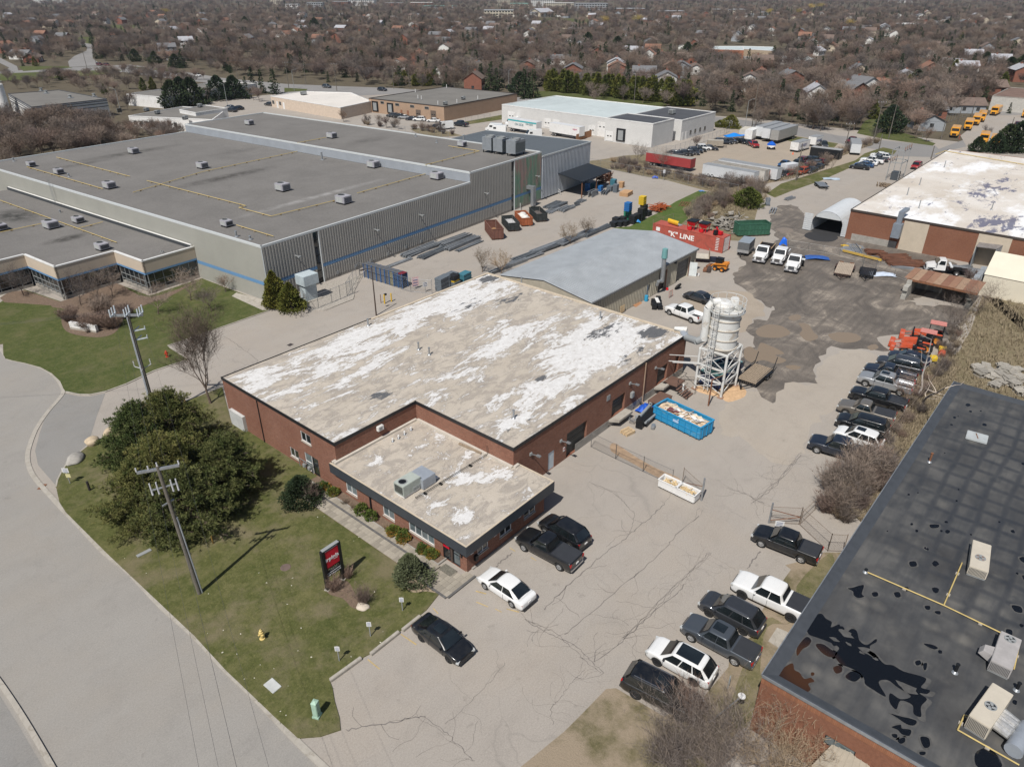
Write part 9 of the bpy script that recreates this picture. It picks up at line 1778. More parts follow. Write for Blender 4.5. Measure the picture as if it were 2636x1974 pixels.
def CM(AX,h,r,Gm=1,cl=4,wd=.13):
 rr=random.Random(AX);T_,C=MB(),MB();T_.u((0,0,-.1),(0,0,h*.96),.17*h/12,.02,8);lv=int(h*2.2*Gm)
 for i in rg(lv):
  t_=i/lv;z=.6+(h-.7)*t_;rad=r*(1-t_)**.85*rr.uniform(.85,1.1)+.12;nb=max(4,int(9*(1-t_*.6)))
  for j in rg(nb):
   a_=rr.uniform(0,6.28);ln=rad*rr.uniform(.75,1.12);d=Ve((cos(a_),sin(a_),-.18));
   for s_ in rg(max(2,int(ln*2.4*Gm))):
    u_=(s_+.6)/max(2,int(ln*2.4*Gm));p=Ve((0,0,z))+d*ln*u_;Au(C,p,d*.9+Ve((0,0,-.05)),cl,.42*h/12+.15,wd*h/12+.03,rr,.55)
 return T_,C
def Bm(AX,h,r,n=1500,s_=.16,top=1.4):
 rr=random.Random(AX);T_,C=MB(),MB();T_.u((0,0,0),(0,0,h*.6),.12,.05,6)
 lob=[(rr.uniform(0,6.28),rr.uniform(.05,.75)*h,rr.uniform(.1,.24))for _ in rg(14)]
 for _ in rg(n):
  z=h*(rr.random()**1.15);t_=z/h;Bk=r*min(1,(t_/.1)+.45)*(1-t_**top)**.8;a_=rr.uniform(0,6.28)
  for(la,lz,lr)in lob:
   EV=cos(a_-la)
   if EV>.6 and abs(z-lz)<h*.12:Bk*=1+lr
  rad=Bk*rr.uniform(.62,1.06);p=Ve((cos(a_)*rad,sin(a_)*rad,z));v=Ve((cos(a_)*.7,sin(a_)*.7,.8));Au(C,p,v,2,s_*2.2,s_*.5,rr,.45)
 return T_,C
def Cw(AX,h,r,tufts=1300):
 """open layered pine: limbs carrying tufts of needles on their outer halves"""
 rr=random.Random(AX);T_,C,Wd_=MB(),MB(),MB();T_.u((0,0,-.1),(0,0,h*.8),.26,.08,10);EM=44;Eo=max(6,tufts//EM)
 for i in rg(EM):
  t_=(i+.5)/EM;z=.5+(h-1)*t_**.95;a_=i*2.4+rr.uniform(-.4,.4);ln=r*(sin(pi*min(1,.3+.7*t_))**.7)*rr.uniform(.75,1.12)*(1 if t_<.8 else.8);d=Ve((cos(a_),sin(a_),rr.uniform(.05,.35))).normalized()
  z0=max(.4,z-ln*.25);p0=Ve((0,0,z0));e=p0+d*ln;Wd_.u(p0,p0+d*ln*.7,.07,.025,4,False)
  for j in rg(Eo):
   u_=rr.uniform(.38,1.02);p=p0+d*ln*u_+Ve((rr.gauss(0,.4),rr.gauss(0,.4),rr.gauss(0,.25)));Au(C,p,Ve((d.x*.4,d.y*.4,.75)),13,.29,.024,rr,.62)
   if rr.random()<.25:Wd_.u(p0+d*ln*u_*.85,p,.02,.01,3,False)
 return T_,C,Wd_
def Bg(AX,h,r,n=60,m_tw=500,wd=.012):
 rr=random.Random(AX);C=MB();CF=[]
 for _ in rg(n):
  a_=rr.uniform(0,6.28);tl=rr.uniform(.05,1)*r/h;d=Ve((cos(a_)*tl,sin(a_)*tl,1)).normalized();p=Ve((cos(a_)*.25*r*rr.random(),sin(a_)*.25*r*rr.random(),-.05));L=h*rr.uniform(.6,1.05)
  for k in rg(3):d=(d+Ve((rr.gauss(0,.1),rr.gauss(0,.1),0))).normalized();e=p+d*L/3;C.u(p,e,wd*(1.3-.3*k),wd*(1-.3*k),3,False);p=e;CF.append((p,d))
 for _ in rg(m_tw):
  p,d=rr.choice(CF);v=(d+Ve((rr.gauss(0,.6),rr.gauss(0,.6),rr.gauss(0,.35)))).normalized();e=p+v*h*rr.uniform(.15,.4);s_=v.cross(Ve((rr.random(),rr.random(),.3))).normalized()*wd*.8;C.add([p-s_,p+s_,e],[(0,1,2)])
 return C
def B3(AX,r,n,s_,squash=.85):
 rr=random.Random(AX);C=MB()
 for _ in rg(n):
  v=Ve((rr.gauss(0,1),rr.gauss(0,1),rr.gauss(0,1))).normalized();
  if v.z<-.55:v.z=-v.z
  k_=1+.12*sin(v.x*5+AX)+.1*sin(v.y*7+v.z*4);p=v*r*rr.uniform(.72,1.02)*k_;p.z=p.z*squash+r*.62;Au(C,p,v,2,s_,s_*.4,rr,.5)
 return C
def Az(F3,cat,F4,T_,C,loc,mt,mc,rz=0,sc=1,Gf=None,FV=None,FW='crown'):
 t=Ac(F3,F4,cat,(loc.x,loc.y,.02),rz,Gf);t.scale=(sc,)*3 if not isinstance(sc,tuple)else sc
 if T_:link('trunk',T_ if isinstance(T_,bpy.types.Mesh)else T_.mesh('trunk',mt),t)
 link(FW,C if isinstance(C,bpy.types.Mesh)else C.mesh(FW,mc),t)
 if FV:link('limbs',FV if isinstance(FV,bpy.types.Mesh)else FV.mesh('limbs',mt),t)
 return t
pd=[((8,1260,1110),7.6,4.7,'broad pine at the right of the big pine group, touching the factory'),((8,1060,820),7,3.9,'dark pine at the left of the big pine group over the driveway'),((8,1270,760),7.6,4.2,'pine at the back of the big group beside the factory corner'),((8,1370,1260),6.2,4.2,'low spreading pine at the front of the big pine group'),((8,1080,1210),6.4,3.7,'smaller pine at the street end of the big pine group'),((8,1640,1010),6.2,3.6,'pine of the big group nearest the gas meters')]
for i,(pt,h_,r_,Ek)in en(pd):T_,C,Wm=Cw(100+i,h_,r_,int(5200*(r_/4.8)**2));Az('pine_tree','tree',Ek,T_,C,q(*pt),AA,Dm if i!=1 else AF('dark_pine_needles',(.065,.09,.026),(.15,.16,.055)),i,1,None,Wm)
T_,C=Bm(5,5.2,1.5,3400,.15);Az('cedar_tree','tree','bright green pyramidal cedar, taller one at the warehouse corner',T_,C,q(4,1790,850),AA,BW);T_,C=Bm(6,3.9,1.5,2600,.15);Az('cedar_tree','tree','lower bushy cedar beside the transformer cage',T_,C,q(4,1890,870),AA,BW)
Az('juniper_bush','shrub','grey-green upright juniper beside the door patio',None,Bm(9,2.6,1,3600,.075,3)[1],q(9,925,1185),None,D1,FW='foliage');Az('juniper_bush','shrub','dark evergreen bush at the start of the paver walkway',None,Bm(10,2.6,1.25,3000,.1,2.2)[1],q(17,1120,1490),None,C8,FW='foliage');Az('juniper_bush','shrub','brownish bush right of the dark evergreen at the walkway start',None,Bg(3,1.9,.8,70,700,.014),q(17,1270,1510),None,AR,FW='foliage')
lb=[B3(s_,.5,420,.1).mesh('leaves',Dz)for s_ in(1,2)];lg=B3(3,.5,420,.1).mesh('leaves',Cu)
for i,(x,y,s_)in en(((258,480,1),(328,525,1.05),(545,668,1.22),(622,712,1.15),(795,825,1.1),(868,872,1.2),(1015,965,1),(1088,1005,1.05))):
 t=Az('round_shrub','shrub','round green and orange shrub by the office wall, %s'%['farthest from the street door','second from the far end','third from the far end, all green','fourth, above the middle window gap','fifth, below the second window','sixth, beside the triple window','seventh, next to the last','nearest the entrance door'][i],None,lb[i%2],q(9,x,y),None,None,i,s_,'round shrubs in the office planting bed',FW='leaves')
 if i not in(2,3):o=link('golden_leaves',lg,t,(.05,-.08,-.05));o.scale=(.98,.98,.86);o.rotation_euler=(0,0,i)
for(x,y,s_)in((415,600,.5),(478,640,.45),(735,795,.45)):Az('dry_perennial','shrub','low dry perennial between the round shrubs of the office bed',None,Bg(int(x),.7,.5,30,200,.012),q(9,x,y),None,Bp,0,1,'dry perennials in the office bed',FW='stems')
for(x,y,h_,r_,Ek)in((335,1265,1.5,.9,'brown twiggy bush in front of the left sign post'),(435,1170,1.2,.6,'brown twiggy bush at the right sign post'),(560,1370,1.7,.85,'bare twiggy shrub above the pale boulder on the lawn')):Az('bare_shrub','shrub',Ek,None,Bg(int(x),h_,r_,70,900,.011),q(9,x,y),None,AR,0,1,FW='stems')
for(x,y,h_,r_,Ek,mm)in((600,1000,2.2,2.4,'reddish-brown shrub mass behind the low white sign wall',AR),(730,990,2.2,2.2,'reddish-brown shrubs at the right end of the sign wall',AR),(450,950,2,1.6,'reddish-brown shrub at the left end of the sign wall',AR),(660,900,2.4,2.2,'purple-brown shrub between sign wall and office wing',AB),(820,930,1.9,1.6,'brown shrub in front of the office glass near the pole top',AR)):Az('bare_shrub','shrub',Ek,None,Bg(int(x),h_,r_,150,3200,.02),q(4,x,y),None,mm,0,1,FW='stems')
t=Az('bare_shrub','shrub','small bare bush in front of the low white sign wall',None,Bg(77,.9,.5,40,200,.012),q(4,570,1025),None,AB,FW='stems')
BT=[]
for i,(h_,Ff,EM,tw_,tr_)in en(((9,.75,5,1500,.15),(10,.7,5,1700,.17),(11,.65,5,1700,.18),(8,.85,5,1500,.15),(12,.7,5,1900,.2))):
 T_,C=Av(40+i,h_,Ff,EM,tw_,tr_,FJ=.035 if i<5 else.02);BT.append((T_.mesh('trunk',AA),C.mesh('crown',(AB,AR,AB,AA,AB)[i]),h_))
T_,C=Av(21,12.5,.5,6,3200,.17,up=1.1,FJ=.013,FH=.16,FI=4);Az('bare_tree','tree','leafless upright tree beside the driveway at the factory corner',T_,C,q(8,1500,385),AA,AA,.5)
for i,(pt,h_,Ff,Ek)in en((((4,525,845),5.6,.8,'leafless tree in front of the left glass bay of the office wing'),((4,155,785),5.8,.8,'leafless tree at the left office entrance'),((4,730,790),5.2,.8,'leafless tree in the inner corner of the glass bays'),((4,1235,815),5.2,.85,'leafless tree before the right glass bay, on the lawn'),((4,1025,905),4.6,.9,'small leafless tree on the lawn above the sign shrubs'),((4,1370,885),4.4,1.1,'low wide leafless tree on the right of the warehouse lawn'),((4,1460,760),3.2,.8,'small leafless tree by the warehouse wall'),((4,640,830),5,.8,'slim leafless tree between the glass bays'))):T_,C=Av(60+i,h_,Ff,5,1500,.1,FJ=.01);Az('bare_tree','tree',Ek,T_,C,q(*pt),AA,AB,i)
T_,C=Av(91,7.5,.7,6,2200,.2,FJ=.012,up=.6,FH=.1,FI=6);Az('bare_tree','tree','big leafless many-stemmed tree at the bottom right in front of the brick wall',T_,C,q(30,900,1250),Bp,AB,.3,1)
T_,C=Av(92,6.5,.75,6,1800,.16,FJ=.012,up=.6,FH=.1,FI=5);Az('bare_tree','tree','leafless tree left of the white round sign at the bottom edge',T_,C,q(30,500,1230),Bp,AB,1.3,1)
T_,C=Av(93,6,.8,6,1500,.14,FJ=.012,up=.6,FH=.12,FI=5);Az('bare_tree','tree','leafless tree against the brick wall of the black-roofed building',T_,C,q(30,1500,1280),Bp,Bp,2.3,1)
Az('bare_shrub','shrub','bare bush covering the nose of the black three-row wagon',None,Bg(94,2.6,1.7,110,2200,.012),q(30,640,620),None,AR,FW='stems');Az('bare_shrub','shrub','bare bush below the wagon bush at the bottom edge',None,Bg(95,2.2,2,110,2200,.012),q(30,420,1000),None,AB,FW='stems')
SH=[Bg(200+i,h_,r_,90,1500,.017).mesh('stems',m_)for i,(h_,r_,m_)in en(((2.4,1.6,AB),(2,1.5,AR),(2.8,1.7,AB),(1.7,1.5,Bp)))]
def Al(Fh,F4,Gf,s0=.8,s1=1.3,ms=None):
 for i,c in en(Fh):Az('bare_shrub','shrub',F4,None,(ms or SH)[i%4],c,None,None,Un(0,6),Un(s0,s1),Gf,FW='stems')
def AW(k,Fh,n,jit=1):
 W_=[q(k,*p)for p in Fh];L_=[0]
 for a,b in zip(W_,W_[1:]):L_.append(L_[-1]+(b-a).length)
 Er=[]
 for i in rg(n):
  s_=(i+Fn.random())/n*L_[-1];j=max(0,min(len(W_)-2,next(jj for jj in rg(len(W_)-1)if L_[jj+1]>=s_-1e-6)));p=W_[j].lerp(W_[j+1],(s_-L_[j])/(L_[j+1]-L_[j]));Er.append(p+Ve((Fn.gauss(0,jit),Fn.gauss(0,jit),0)))
 return Er
Al(AW(11,[(700,1550),(850,1400),(980,1300),(1120,1200)],22,.6)+AW(11,[(760,1640),(1000,1400),(1130,1280)],16,.6),'dense bare brush between the open gate and the black roof','brush beside the black roof',.7,1.15)
Al(AW(11,[(1180,1050),(1330,850),(1400,700),(1480,560),(1580,400),(1660,270),(1720,150)],28,.5),'bare brush along the boundary fence behind the car row','brush behind the car row',.35,.7)
Al(AW(5,[(1750,1080),(1900,1000),(1960,900)],8,.5),'bare bush beside the block bunker','bushes beside the bunker',.6,1)
Al(AW(27,[(500,740),(900,800),(1300,860),(1700,950),(2100,1050)],46,1.1)+AW(27,[(500,680),(900,720)],14,1),'brown weedy bush along the fence of the far paved yard','weedy bushes on the fence strip',.45,.85)
Al(AW(5,[(250,330),(350,330),(450,320),(500,400),(300,440),(150,480),(60,530),(200,420)],46,1.4),'brown bush on the bank between green strip and driveway','bushes on the junk bank',.6,1.15)
Al(AW(5,[(500,300),(700,260),(850,210),(1000,140),(1120,80),(1230,50)],40,.7),'brown bush in the hedge along the storage-yard fence','weedy hedge of the storage yard',.5,1)
Al(AW(2,[(450,840),(560,850),(700,870)],10,1)+AW(2,[(130,800),(240,820),(370,830)],5,.5),'bare bush on the weed patch before the middle lot','bushes on the weed patch',.6,1.1)
for i,(k_,x,y,h_,Ek)in en(((27,780,660,6,'leafless tree on the weedy strip before the white annex'),(27,1140,740,6.5,'leafless tree in front of the faded red trailer'),(27,2080,960,3.5,'thin leafless sapling before the dull-white trailer'),(6,850,720,4.5,'thin leafless tree behind the shed, left of the dark crates'),(6,970,650,4.2,'thin leafless tree behind the shed close to the crates'),(6,130,950,5,'tan leafless shrub-tree behind the flaking roof'),(6,290,960,4.6,'tan leafless shrub-tree right of the first behind the flaking roof'),(29,1250,780,6,'leafless tree in front of the block bunker'),(29,1000,1030,5.5,'broken dead trunk with ivy by the yard edge'),(3,1000,1180,3,'thin shrub'))):
 if i==9:continue
 T_,C=Av(300+i,h_,.7,5,900,.09,FJ=.014,FH=.15,FI=5);Az('bare_tree','tree',Ek,T_,C,q(k_,x,y),AA,Bp if 3<=i<=6 else AB,i)
def CU(F4,k,Bk,top,tip2,fork=None):
 b_=q(k,*Bk);tp=q(k,*top,7);T_=MB();Fh=[b_.lerp(tp,t_)+Ve((Fn.gauss(0,.08),Fn.gauss(0,.08),0))for t_ in(0,.2,.4,.6,.8,1)];C6=Ve((b_.x,b_.y,0))
 for i in rg(5):T_.u(Fh[i]-C6,Fh[i+1]-C6,.13-.02*i,.11-.02*i,8,False)
 C=MB();rr=random.Random(int(Bk[0]))
 for _ in rg(9):
  i=rr.randint(1,5);p=Fh[i]-C6;d=Ve((rr.gauss(0,1),rr.gauss(0,1),.5)).normalized()
  for s_ in rg(4):e=p+d*.55;C.u(p,e,.035-.007*s_,.028-.007*s_,4,False);p=e;d=(d+Ve((rr.gauss(0,.35),rr.gauss(0,.35),.12))).normalized()
 t=Az('birch_tree','tree',F4,T_.mesh('trunk',Bo),C,b_,Bo,Bo,0)
CU('white-barked leaning birch beside the silver pickup and black pickup',11,(1385,680),(1500,225),None);CU('second pale birch stem lying over the boundary fence by the black roof corner',11,(1430,700),(1620,580),None)
T_,C=Av(412,5.5,.7,5,500,.1,FJ=.012);Az('bare_tree','tree','reddish leafless tree over the tail of the tall black pickup',T_,C,q(11,1290,760),AR,AR,1)
C=Bm(12,2.4,1.5,900,.14,2.5)[1].mesh('foliage',BW)
for(k_,x,y,s_,Ek)in((5,420,460,1.6,'dark green bush on the bank by the grass strip'),(5,470,430,.9,'smaller green bush beside the dark one on the bank'),(3,310,830,1.6,'green bushy evergreen at the road corner of the white office block'),(3,240,825,.9,'low green hedge beside the white office block')):Az('evergreen_bush','shrub',Ek,None,C,q(k_,x,y),None,None,0,s_,FW='foliage')
Ft=[tu(m_.mesh(n_,mm)for m_,n_,mm in zip(CM(500+i,h_,r_,.62,3,.22),('trunk','crown'),(AA,C8)))+(h_,)for i,(h_,r_)in en(((12,2.9),(13,2.5),(11,3)))]
Em=[tu(m_.mesh(n_,mm)for m_,n_,mm in zip(Bm(520+i,h_,r_,650,.32,1.7),('trunk','crown'),(AA,BW)))+(h_,)for i,(h_,r_)in en(((8,1.9),(7,1.7)))]
Fr=[tu(m_.mesh(n_,mm)for m_,n_,mm in zip(Bm(540+i,h_,r_,900,.45,2.6),('trunk','crown'),(AA,C8)))+(h_,)for i,(h_,r_)in en(((10,4.2),(9,3.6)))]
def Ay(kind,c,h,F4,Gf):
 tm,cm_,h0=kind;t=Az('conifer'if kind in Ft or kind in Em or kind in Fr else'bare_tree','tree',F4,tm,cm_,c,None,None,Un(0,6),h/h0,Gf);return t
for(k_,x,y,h_,kd,Ek)in((1,1640,600,11,0,'tall dark spruce, left of the pair by the far road'),(1,1700,605,10,1,'dark spruce in the middle by the far road'),(1,1780,610,11,2,'broad dark spruce, right of the group by the far road'),(1,1600,640,9,0,'dark spruce before the white warehouse')):Ay(Ft[kd],q(k_,x,y),h_,Ek,'spruces by the far road')
for(k_,x,y,h_,kd)in((1,1130,700,9.5,0),(1,1250,680,9.5,1),(1,1420,650,9,0),(1,1520,640,8.5,1),(1,1180,640,8,1)):Ay(Fr[kd],q(k_,x,y),h_,'broad dark pine hiding the long white warehouse','pines before the white warehouse')
for(k_,x,y,h_,kd,w_)in((2,900,570,11,0,Ft),(2,960,590,12,2,Ft),(2,1000,590,10,1,Ft),(2,860,570,6,0,Em),(2,1180,640,12,1,Ft),(2,1240,640,12,0,Ft),(2,1215,625,10,2,Ft),(2,1150,620,9,0,Fr),(2,230,450,9,1,Ft),(2,215,360,9,1,Ft),(2,330,330,8,2,Ft),(2,785,280,9,0,Ft),(2,880,290,8,1,Ft),(2,985,300,9,2,Ft),(2,1260,340,10,0,Ft),(2,1500,370,12,0,Ft),(2,1590,320,11,0,Fr),(2,1700,400,12,2,Ft),(2,1780,340,10,0,Fr),(2,1850,250,10,0,Ft),(2,1640,250,8,1,Ft),(2,490,400,6,0,Em)):Ay(w_[kd],q(k_,x,y),h_,'dark conifer standing among bare suburban trees','conifers in the suburb')
for i in rg(46):
 t_=i/45;x=1300+t_*900;y=590+t_*95 if t_<.9 else 690;c=q(2,x,y+Un(-4,4));Ay(Em[i%2],c+Ve((Un(2,6),Un(-1,1),0)),Un(7.2,9.2),'yellow-green cedar in the long hedge behind the white block building','cedars of the long hedge')
for(x,y)in((1690,640),(1820,655),(1945,670),(2080,690),(1600,625),(1640,680)):Ay(BT[0],q(2,x,y),6.5,'slim leafless tree in front of the long cedar hedge','slim trees before the cedar hedge')
for(k_,x,y,h_,kd,w_)in((3,30,360,8,0,Fr),(3,80,370,8,1,Fr),(3,120,385,8,0,Fr),(3,240,400,6,0,Ft),(3,580,480,5,0,Em),(3,620,480,5,1,Em),(3,660,485,5,0,Em),(3,700,480,5,1,Em),(3,530,450,7,1,Ft),(3,1030,290,7,0,Ft),(3,1230,770,6,0,Em),(3,1180,740,7,1,Em),(3,1280,700,7,0,Em),(3,1400,620,7,1,Em),(3,1450,600,7,0,Em),(3,1500,580,8,0,Fr),(3,1330,860,8,0,Fr),(3,1360,820,7,0,Ft),(3,2110,735,4,0,Ft),(3,2080,980,7,0,Fr),(3,2160,985,8,1,Fr),(3,2020,990,5,0,Fr),(3,1900,985,4,1,Fr),(3,1750,500,8,0,Em),(3,1950,440,8,0,Fr),(3,2100,500,9,1,Fr),(3,2180,480,9,0,Fr),(3,2060,600,8,0,Em),(3,2000,560,8,0,Ft),(3,410,200,10,0,Ft),(3,290,190,10,0,Ft),(3,20,260,9,1,Ft),(3,490,210,8,2,Ft),(3,750,240,9,0,Ft),(3,1700,200,10,0,Fr),(3,1800,270,7,0,Em),(1,600,230,9,0,Fr),(1,670,240,9,1,Fr),(1,880,400,7,0,Fr),(1,1010,420,7,0,Fr),(1,1140,440,7,1,Fr),(1,395,520,4,1,Em),(1,680,610,4,0,Em),(1,930,585,5,0,Em),(1,990,580,5,1,Em),(1,40,330,13,1,Ft),(1,60,360,12,0,Ft),(1,1590,170,10,0,Fr),(1,1810,150,10,1,Ft),(1,2040,200,12,0,Fr),(1,220,280,8,1,Ft),(1,370,360,6,2,Ft),(1,150,430,5,1,Ft),(1,230,430,5,0,Em),(1,1560,190,8,0,Ft)):Ay(w_[kd],q(k_,x,y),h_,'dark conifer standing among bare suburban trees','conifers in the suburb')
for i in rg(18):Ay(Em[i%2],q(2,Un(300,600),Un(530,560)),Un(4,6),'olive-green cedar screening the houses behind the far road','cedars behind the far road')
wt=BT[1]
for(k_,x,y,h_)in((3,1080,190,11),(1,1080,110,13),(3,830,80,16),(3,890,75,16),(3,560,110,13),(3,750,110,13),(2,1700,170,12),(2,1910,175,14)):
 t=Ay(BT[3],q(k_,x,y),h_,'golden-yellow willow glowing among the brown bare trees','golden willows');
 for c in t.children:
  if c.name.startswith('crown'):c.material_slots[0].link='OBJECT';c.material_slots[0].material=Dc
B1=[(-200,170),(0,172),(190,166),(330,160),(480,180),(570,198),(735,205),(800,208),(880,224),(1020,232),(1200,245),(1300,240),(1400,228),(1760,282),(1845,300),(2040,325),(2140,350),(2240,350),(2420,366),(2500,330),(2570,300),(2700,270)]
def CY(px):
 for(x0,y0),(x1,y1)in zip(B1,B1[1:]):
  if x0<=px<=x1:return y0+(y1-y0)*(px-x0)/(x1-x0)
 return 200
EX=[[NP(1,*p)for p in Fh]for Fh in(((0,478),(470,455),(800,455),(700,480),(400,510),(0,525)),((850,430),(1180,462),(1180,475),(860,440)),((480,245),(620,240),(590,285),(500,280)),((420,445),(430,400),(470,365),(550,330),(560,305),(480,290),(370,262),(390,248),(520,270),(620,290),(640,312),(620,350),(620,380),(670,430)),((-80,475),(120,460),(110,425),(0,375),(-80,330)),((640,165),(880,165),(850,215),(700,210)),((1060,160),(1400,190),(1400,205),(1060,182)),((250,210),(430,210),(430,250),(260,245)))]+[[NP(3,*p)for p in Fh]for Fh in(((1170,785),(1340,725),(1420,850),(1660,930),(1640,960),(1130,880)),((170,300),(600,295),(720,395),(890,380),(880,410),(600,405),(390,435),(190,380)),((1530,900),(1640,800),(1870,720),(2000,700),(2300,740),(2300,1010),(1700,1000)),((1990,560),(2300,560),(2300,740),(1990,720)))]+[[NP(2,*p)for p in Fh]for Fh in(((2010,315),(2212,325),(2212,385),(2040,378)),((1250,118),(1600,125),(1600,155),(1250,150)),((1290,580),(2150,640),(2212,720),(1300,640)))]
def BO(px,py):
 if py>CY(px)-3:return False
 return not any(Bb(px,py,e)for e in EX)
Cy=[P('shingle_brown',(.15,.11,.09),.95,Fy=.15,sc=.8),P('shingle_grey',(.15,.15,.155),.95,Fy=.15,sc=.8),P('shingle_pale',(.36,.36,.38),.9,Fy=.1,sc=.8),P('shingle_rust',(.23,.12,.08),.95,Fy=.15,sc=.8)]
Dx=[P('brick',(.22,.09,.06),.9,Fy=.15),P('white',(.66,.65,.62),.8,Fy=.04),P('cream',(.5,.43,.33),.8,Fy=.06),P('grey',(.3,.32,.34),.8,Fy=.06)]
def meshes(AX,L,Wd,hh_,rh):
 rr=random.Random(AX);o={};m=MB().b(-L/2,-Wd/2,0,L/2,Wd/2,hh_)
 m.add([(-L/2,-Wd/2,hh_),(-L/2,Wd/2,hh_),(-L/2,0,hh_+rh)],[(0,2,1)]).add([(L/2,-Wd/2,hh_),(L/2,Wd/2,hh_),(L/2,0,hh_+rh)],[(0,1,2)]);o['wall']=m.mesh('wall',Dx[0])
 e=.45;sl=rh/(Wd/2);mb=MB()
 for s in(1,-1):mb.add([(-L/2-e,s*(Wd/2+e),hh_-e*sl),(L/2+e,s*(Wd/2+e),hh_-e*sl),(L/2+e,0,hh_+rh+.02),(-L/2-e,0,hh_+rh+.02),(-L/2-e,s*(Wd/2+e),hh_-e*sl+.15),(L/2+e,s*(Wd/2+e),hh_-e*sl+.15),(L/2+e,0,hh_+rh+.17),(-L/2-e,0,hh_+rh+.17)],[(0,1,2,3),(7,6,5,4),(0,4,5,1),(0,3,7,4),(1,5,6,2)])
 o['roof']=mb.mesh('roof',Cy[0]);o['window']=MB().b(-.6,-.04,-.6,.6,.04,.6).mesh('window',A9);o['door']=MB().b(-.5,-.04,0,.5,.04,2.1).mesh('door',Ab);o['chimney']=MB().b(-.4,-.4,0,.4,.4,1.6).mesh('chimney',Dx[0]);o['garage']=MB().b(-1.3,-.04,0,1.3,.04,2.2).mesh('garage_door',Ab);o['dim']=(L,Wd,hh_,rh);return o
HM=[meshes(1,13,9,3.2,2.3),meshes(2,11,9,5.6,2.2),meshes(3,15,8.5,3,2),meshes(4,10,8,5.4,2.6)]
def CX(c,rz,k,wm,rm,F4,Gf='suburban houses',d=1):
 o=HM[k];L,Wd,hh_,rh=o['dim'];t=Ac('suburban_house',F4,'house',(c.x,c.y,0),rz,Gf);link('wall',o['wall'],t,mat=wm);rf=link('roof',o['roof'],t,mat=rm)
 if d:
  link('chimney',o['chimney'],rf,(L*.25,0,hh_+rh-.9))
  for s in(1,-1):
   for i in(-.32,0,.32):
    for z in([1.6]if hh_<4 else[1.6,4.3]):link('window',o['window'],t,(i*L,s*(Wd/2+.02),z))
  link('door',o['door'],t,(-L*.16,-Wd/2-.02,.1));link('garage_door',o['garage'],t,(L*.17,-Wd/2-.03,0))
  for s in(1,-1):w_=link('window',o['window'],t,(s*(L/2+.02),0,1.8));w_.rotation_euler=(0,0,R(90))
 return t
spec=[(3,1075,660,1,0,1,R(60),'red brick gable house with grey roof behind the power lines'),(3,1150,620,1,1,1,R(60),'white house beside the red brick gable house'),(3,1235,610,0,1,0,R(60),'white house with brown roof, second of the light trio'),(3,1320,600,0,2,3,R(60),'cream house with rust roof, last of the light trio'),(3,850,680,3,1,2,R(30),'white gable house behind bare trees above the storage yard'),(3,690,570,1,0,1,R(40),'brick house with grey hip roof among the trees'),(3,430,590,1,1,0,R(20),'white-windowed dark house above the storage yard'),(3,500,520,0,0,3,R(20),'rust-roofed house behind the cedar clump'),(3,1440,530,0,1,2,R(20),'pale roofed bungalow left of the long street'),(3,1750,440,2,1,2,R(70),'bright white-roofed bungalow by the long street'),(3,960,330,0,2,3,R(10),'tan bungalow with orange-brown roof right of the classrooms'),(3,1030,310,0,2,1,R(10),'tan bungalow with grey roof next to the orange-brown one'),(3,1290,340,0,1,2,R(0),'pale-roofed bungalow far right of centre'),(3,860,360,0,1,2,R(0),'pale grey-roofed bungalow behind the classrooms'),(1,1210,310,3,1,2,R(-20),'white house with pale roof left of the main suburb'),(1,1090,360,1,3,1,R(-20),'grey-blue house beside the far junction'),(1,1095,390,2,2,3,R(-10),'cream bungalow with brown roof by the far road'),(1,210,330,2,0,3,R(60),'brick townhouse with rust roof, upper of the group at far left'),(1,180,360,2,0,3,R(60),'brick townhouse in the middle of the far-left group'),(1,220,400,2,0,0,R(60),'brick townhouse lowest of the far-left group'),(1,300,290,2,0,3,R(60),'brick townhouse behind the far-left group'),(1,1860,265,3,1,3,R(10),'white gabled house with tan roof in the left suburb'),(1,1960,225,3,1,2,R(10),'white house with pale roof in the left suburb'),(1,2150,260,3,1,3,R(10),'white house with orange-brown roof near the brown thicket'),(2,680,360,1,1,0,R(20),'white-fronted house in the middle of the suburb'),(2,860,470,0,3,1,R(20),'dark grey-roofed bungalow behind the tan building'),(2,650,500,0,1,0,R(20),'white bungalow half hidden behind cedars'),(2,1180,290,0,1,0,R(0),'white bungalow with brown roof in the suburb'),(2,1200,325,0,3,2,R(0),'blue-grey roofed bungalow in the suburb'),(2,1770,475,1,1,2,R(30),'pale house behind the long cedar hedge'),(2,2130,500,1,0,3,R(30),'red brick house at the right end of the cedar hedge'),(2,2190,500,1,3,1,R(30),'grey-blue gable house at the end of the cedar hedge'),(2,1090,180,2,0,3,R(0),'bright orange-red roofed house high in the suburb'),(2,1290,110,0,2,2,R(0),'big tan hall with pale green roof near the skyline')]
DV=[]
for(k_,x,y,hk,wk,rk,rz,Ek)in spec:
 c=q(k_,x,y);t=CX(c,rz,hk,Dx[wk],Cy[rk],Ek);DV.append((c.x,c.y,9))
 if'orange-red'in Ek:[setattr(ch.material_slots[0],'material',P('red_roof',(.5,.09,.04),.9))for ch in t.children if ch.name.startswith('roof')]
 if'tan hall'in Ek:t.scale=(2.6,2.6,2.2)
def AI(x,y,z=0):
 px,py=Ds(x,y,z);return px,py,(-40<px<2680 and py>-26)
n_h=0;CZ=0;Fu=random.Random(11)
lbls=['bungalow','house'];fw_=Ve((cos(E5),sin(E5)));rt_=Ve((sin(E5),-cos(E5)))
dq=215
DL={}
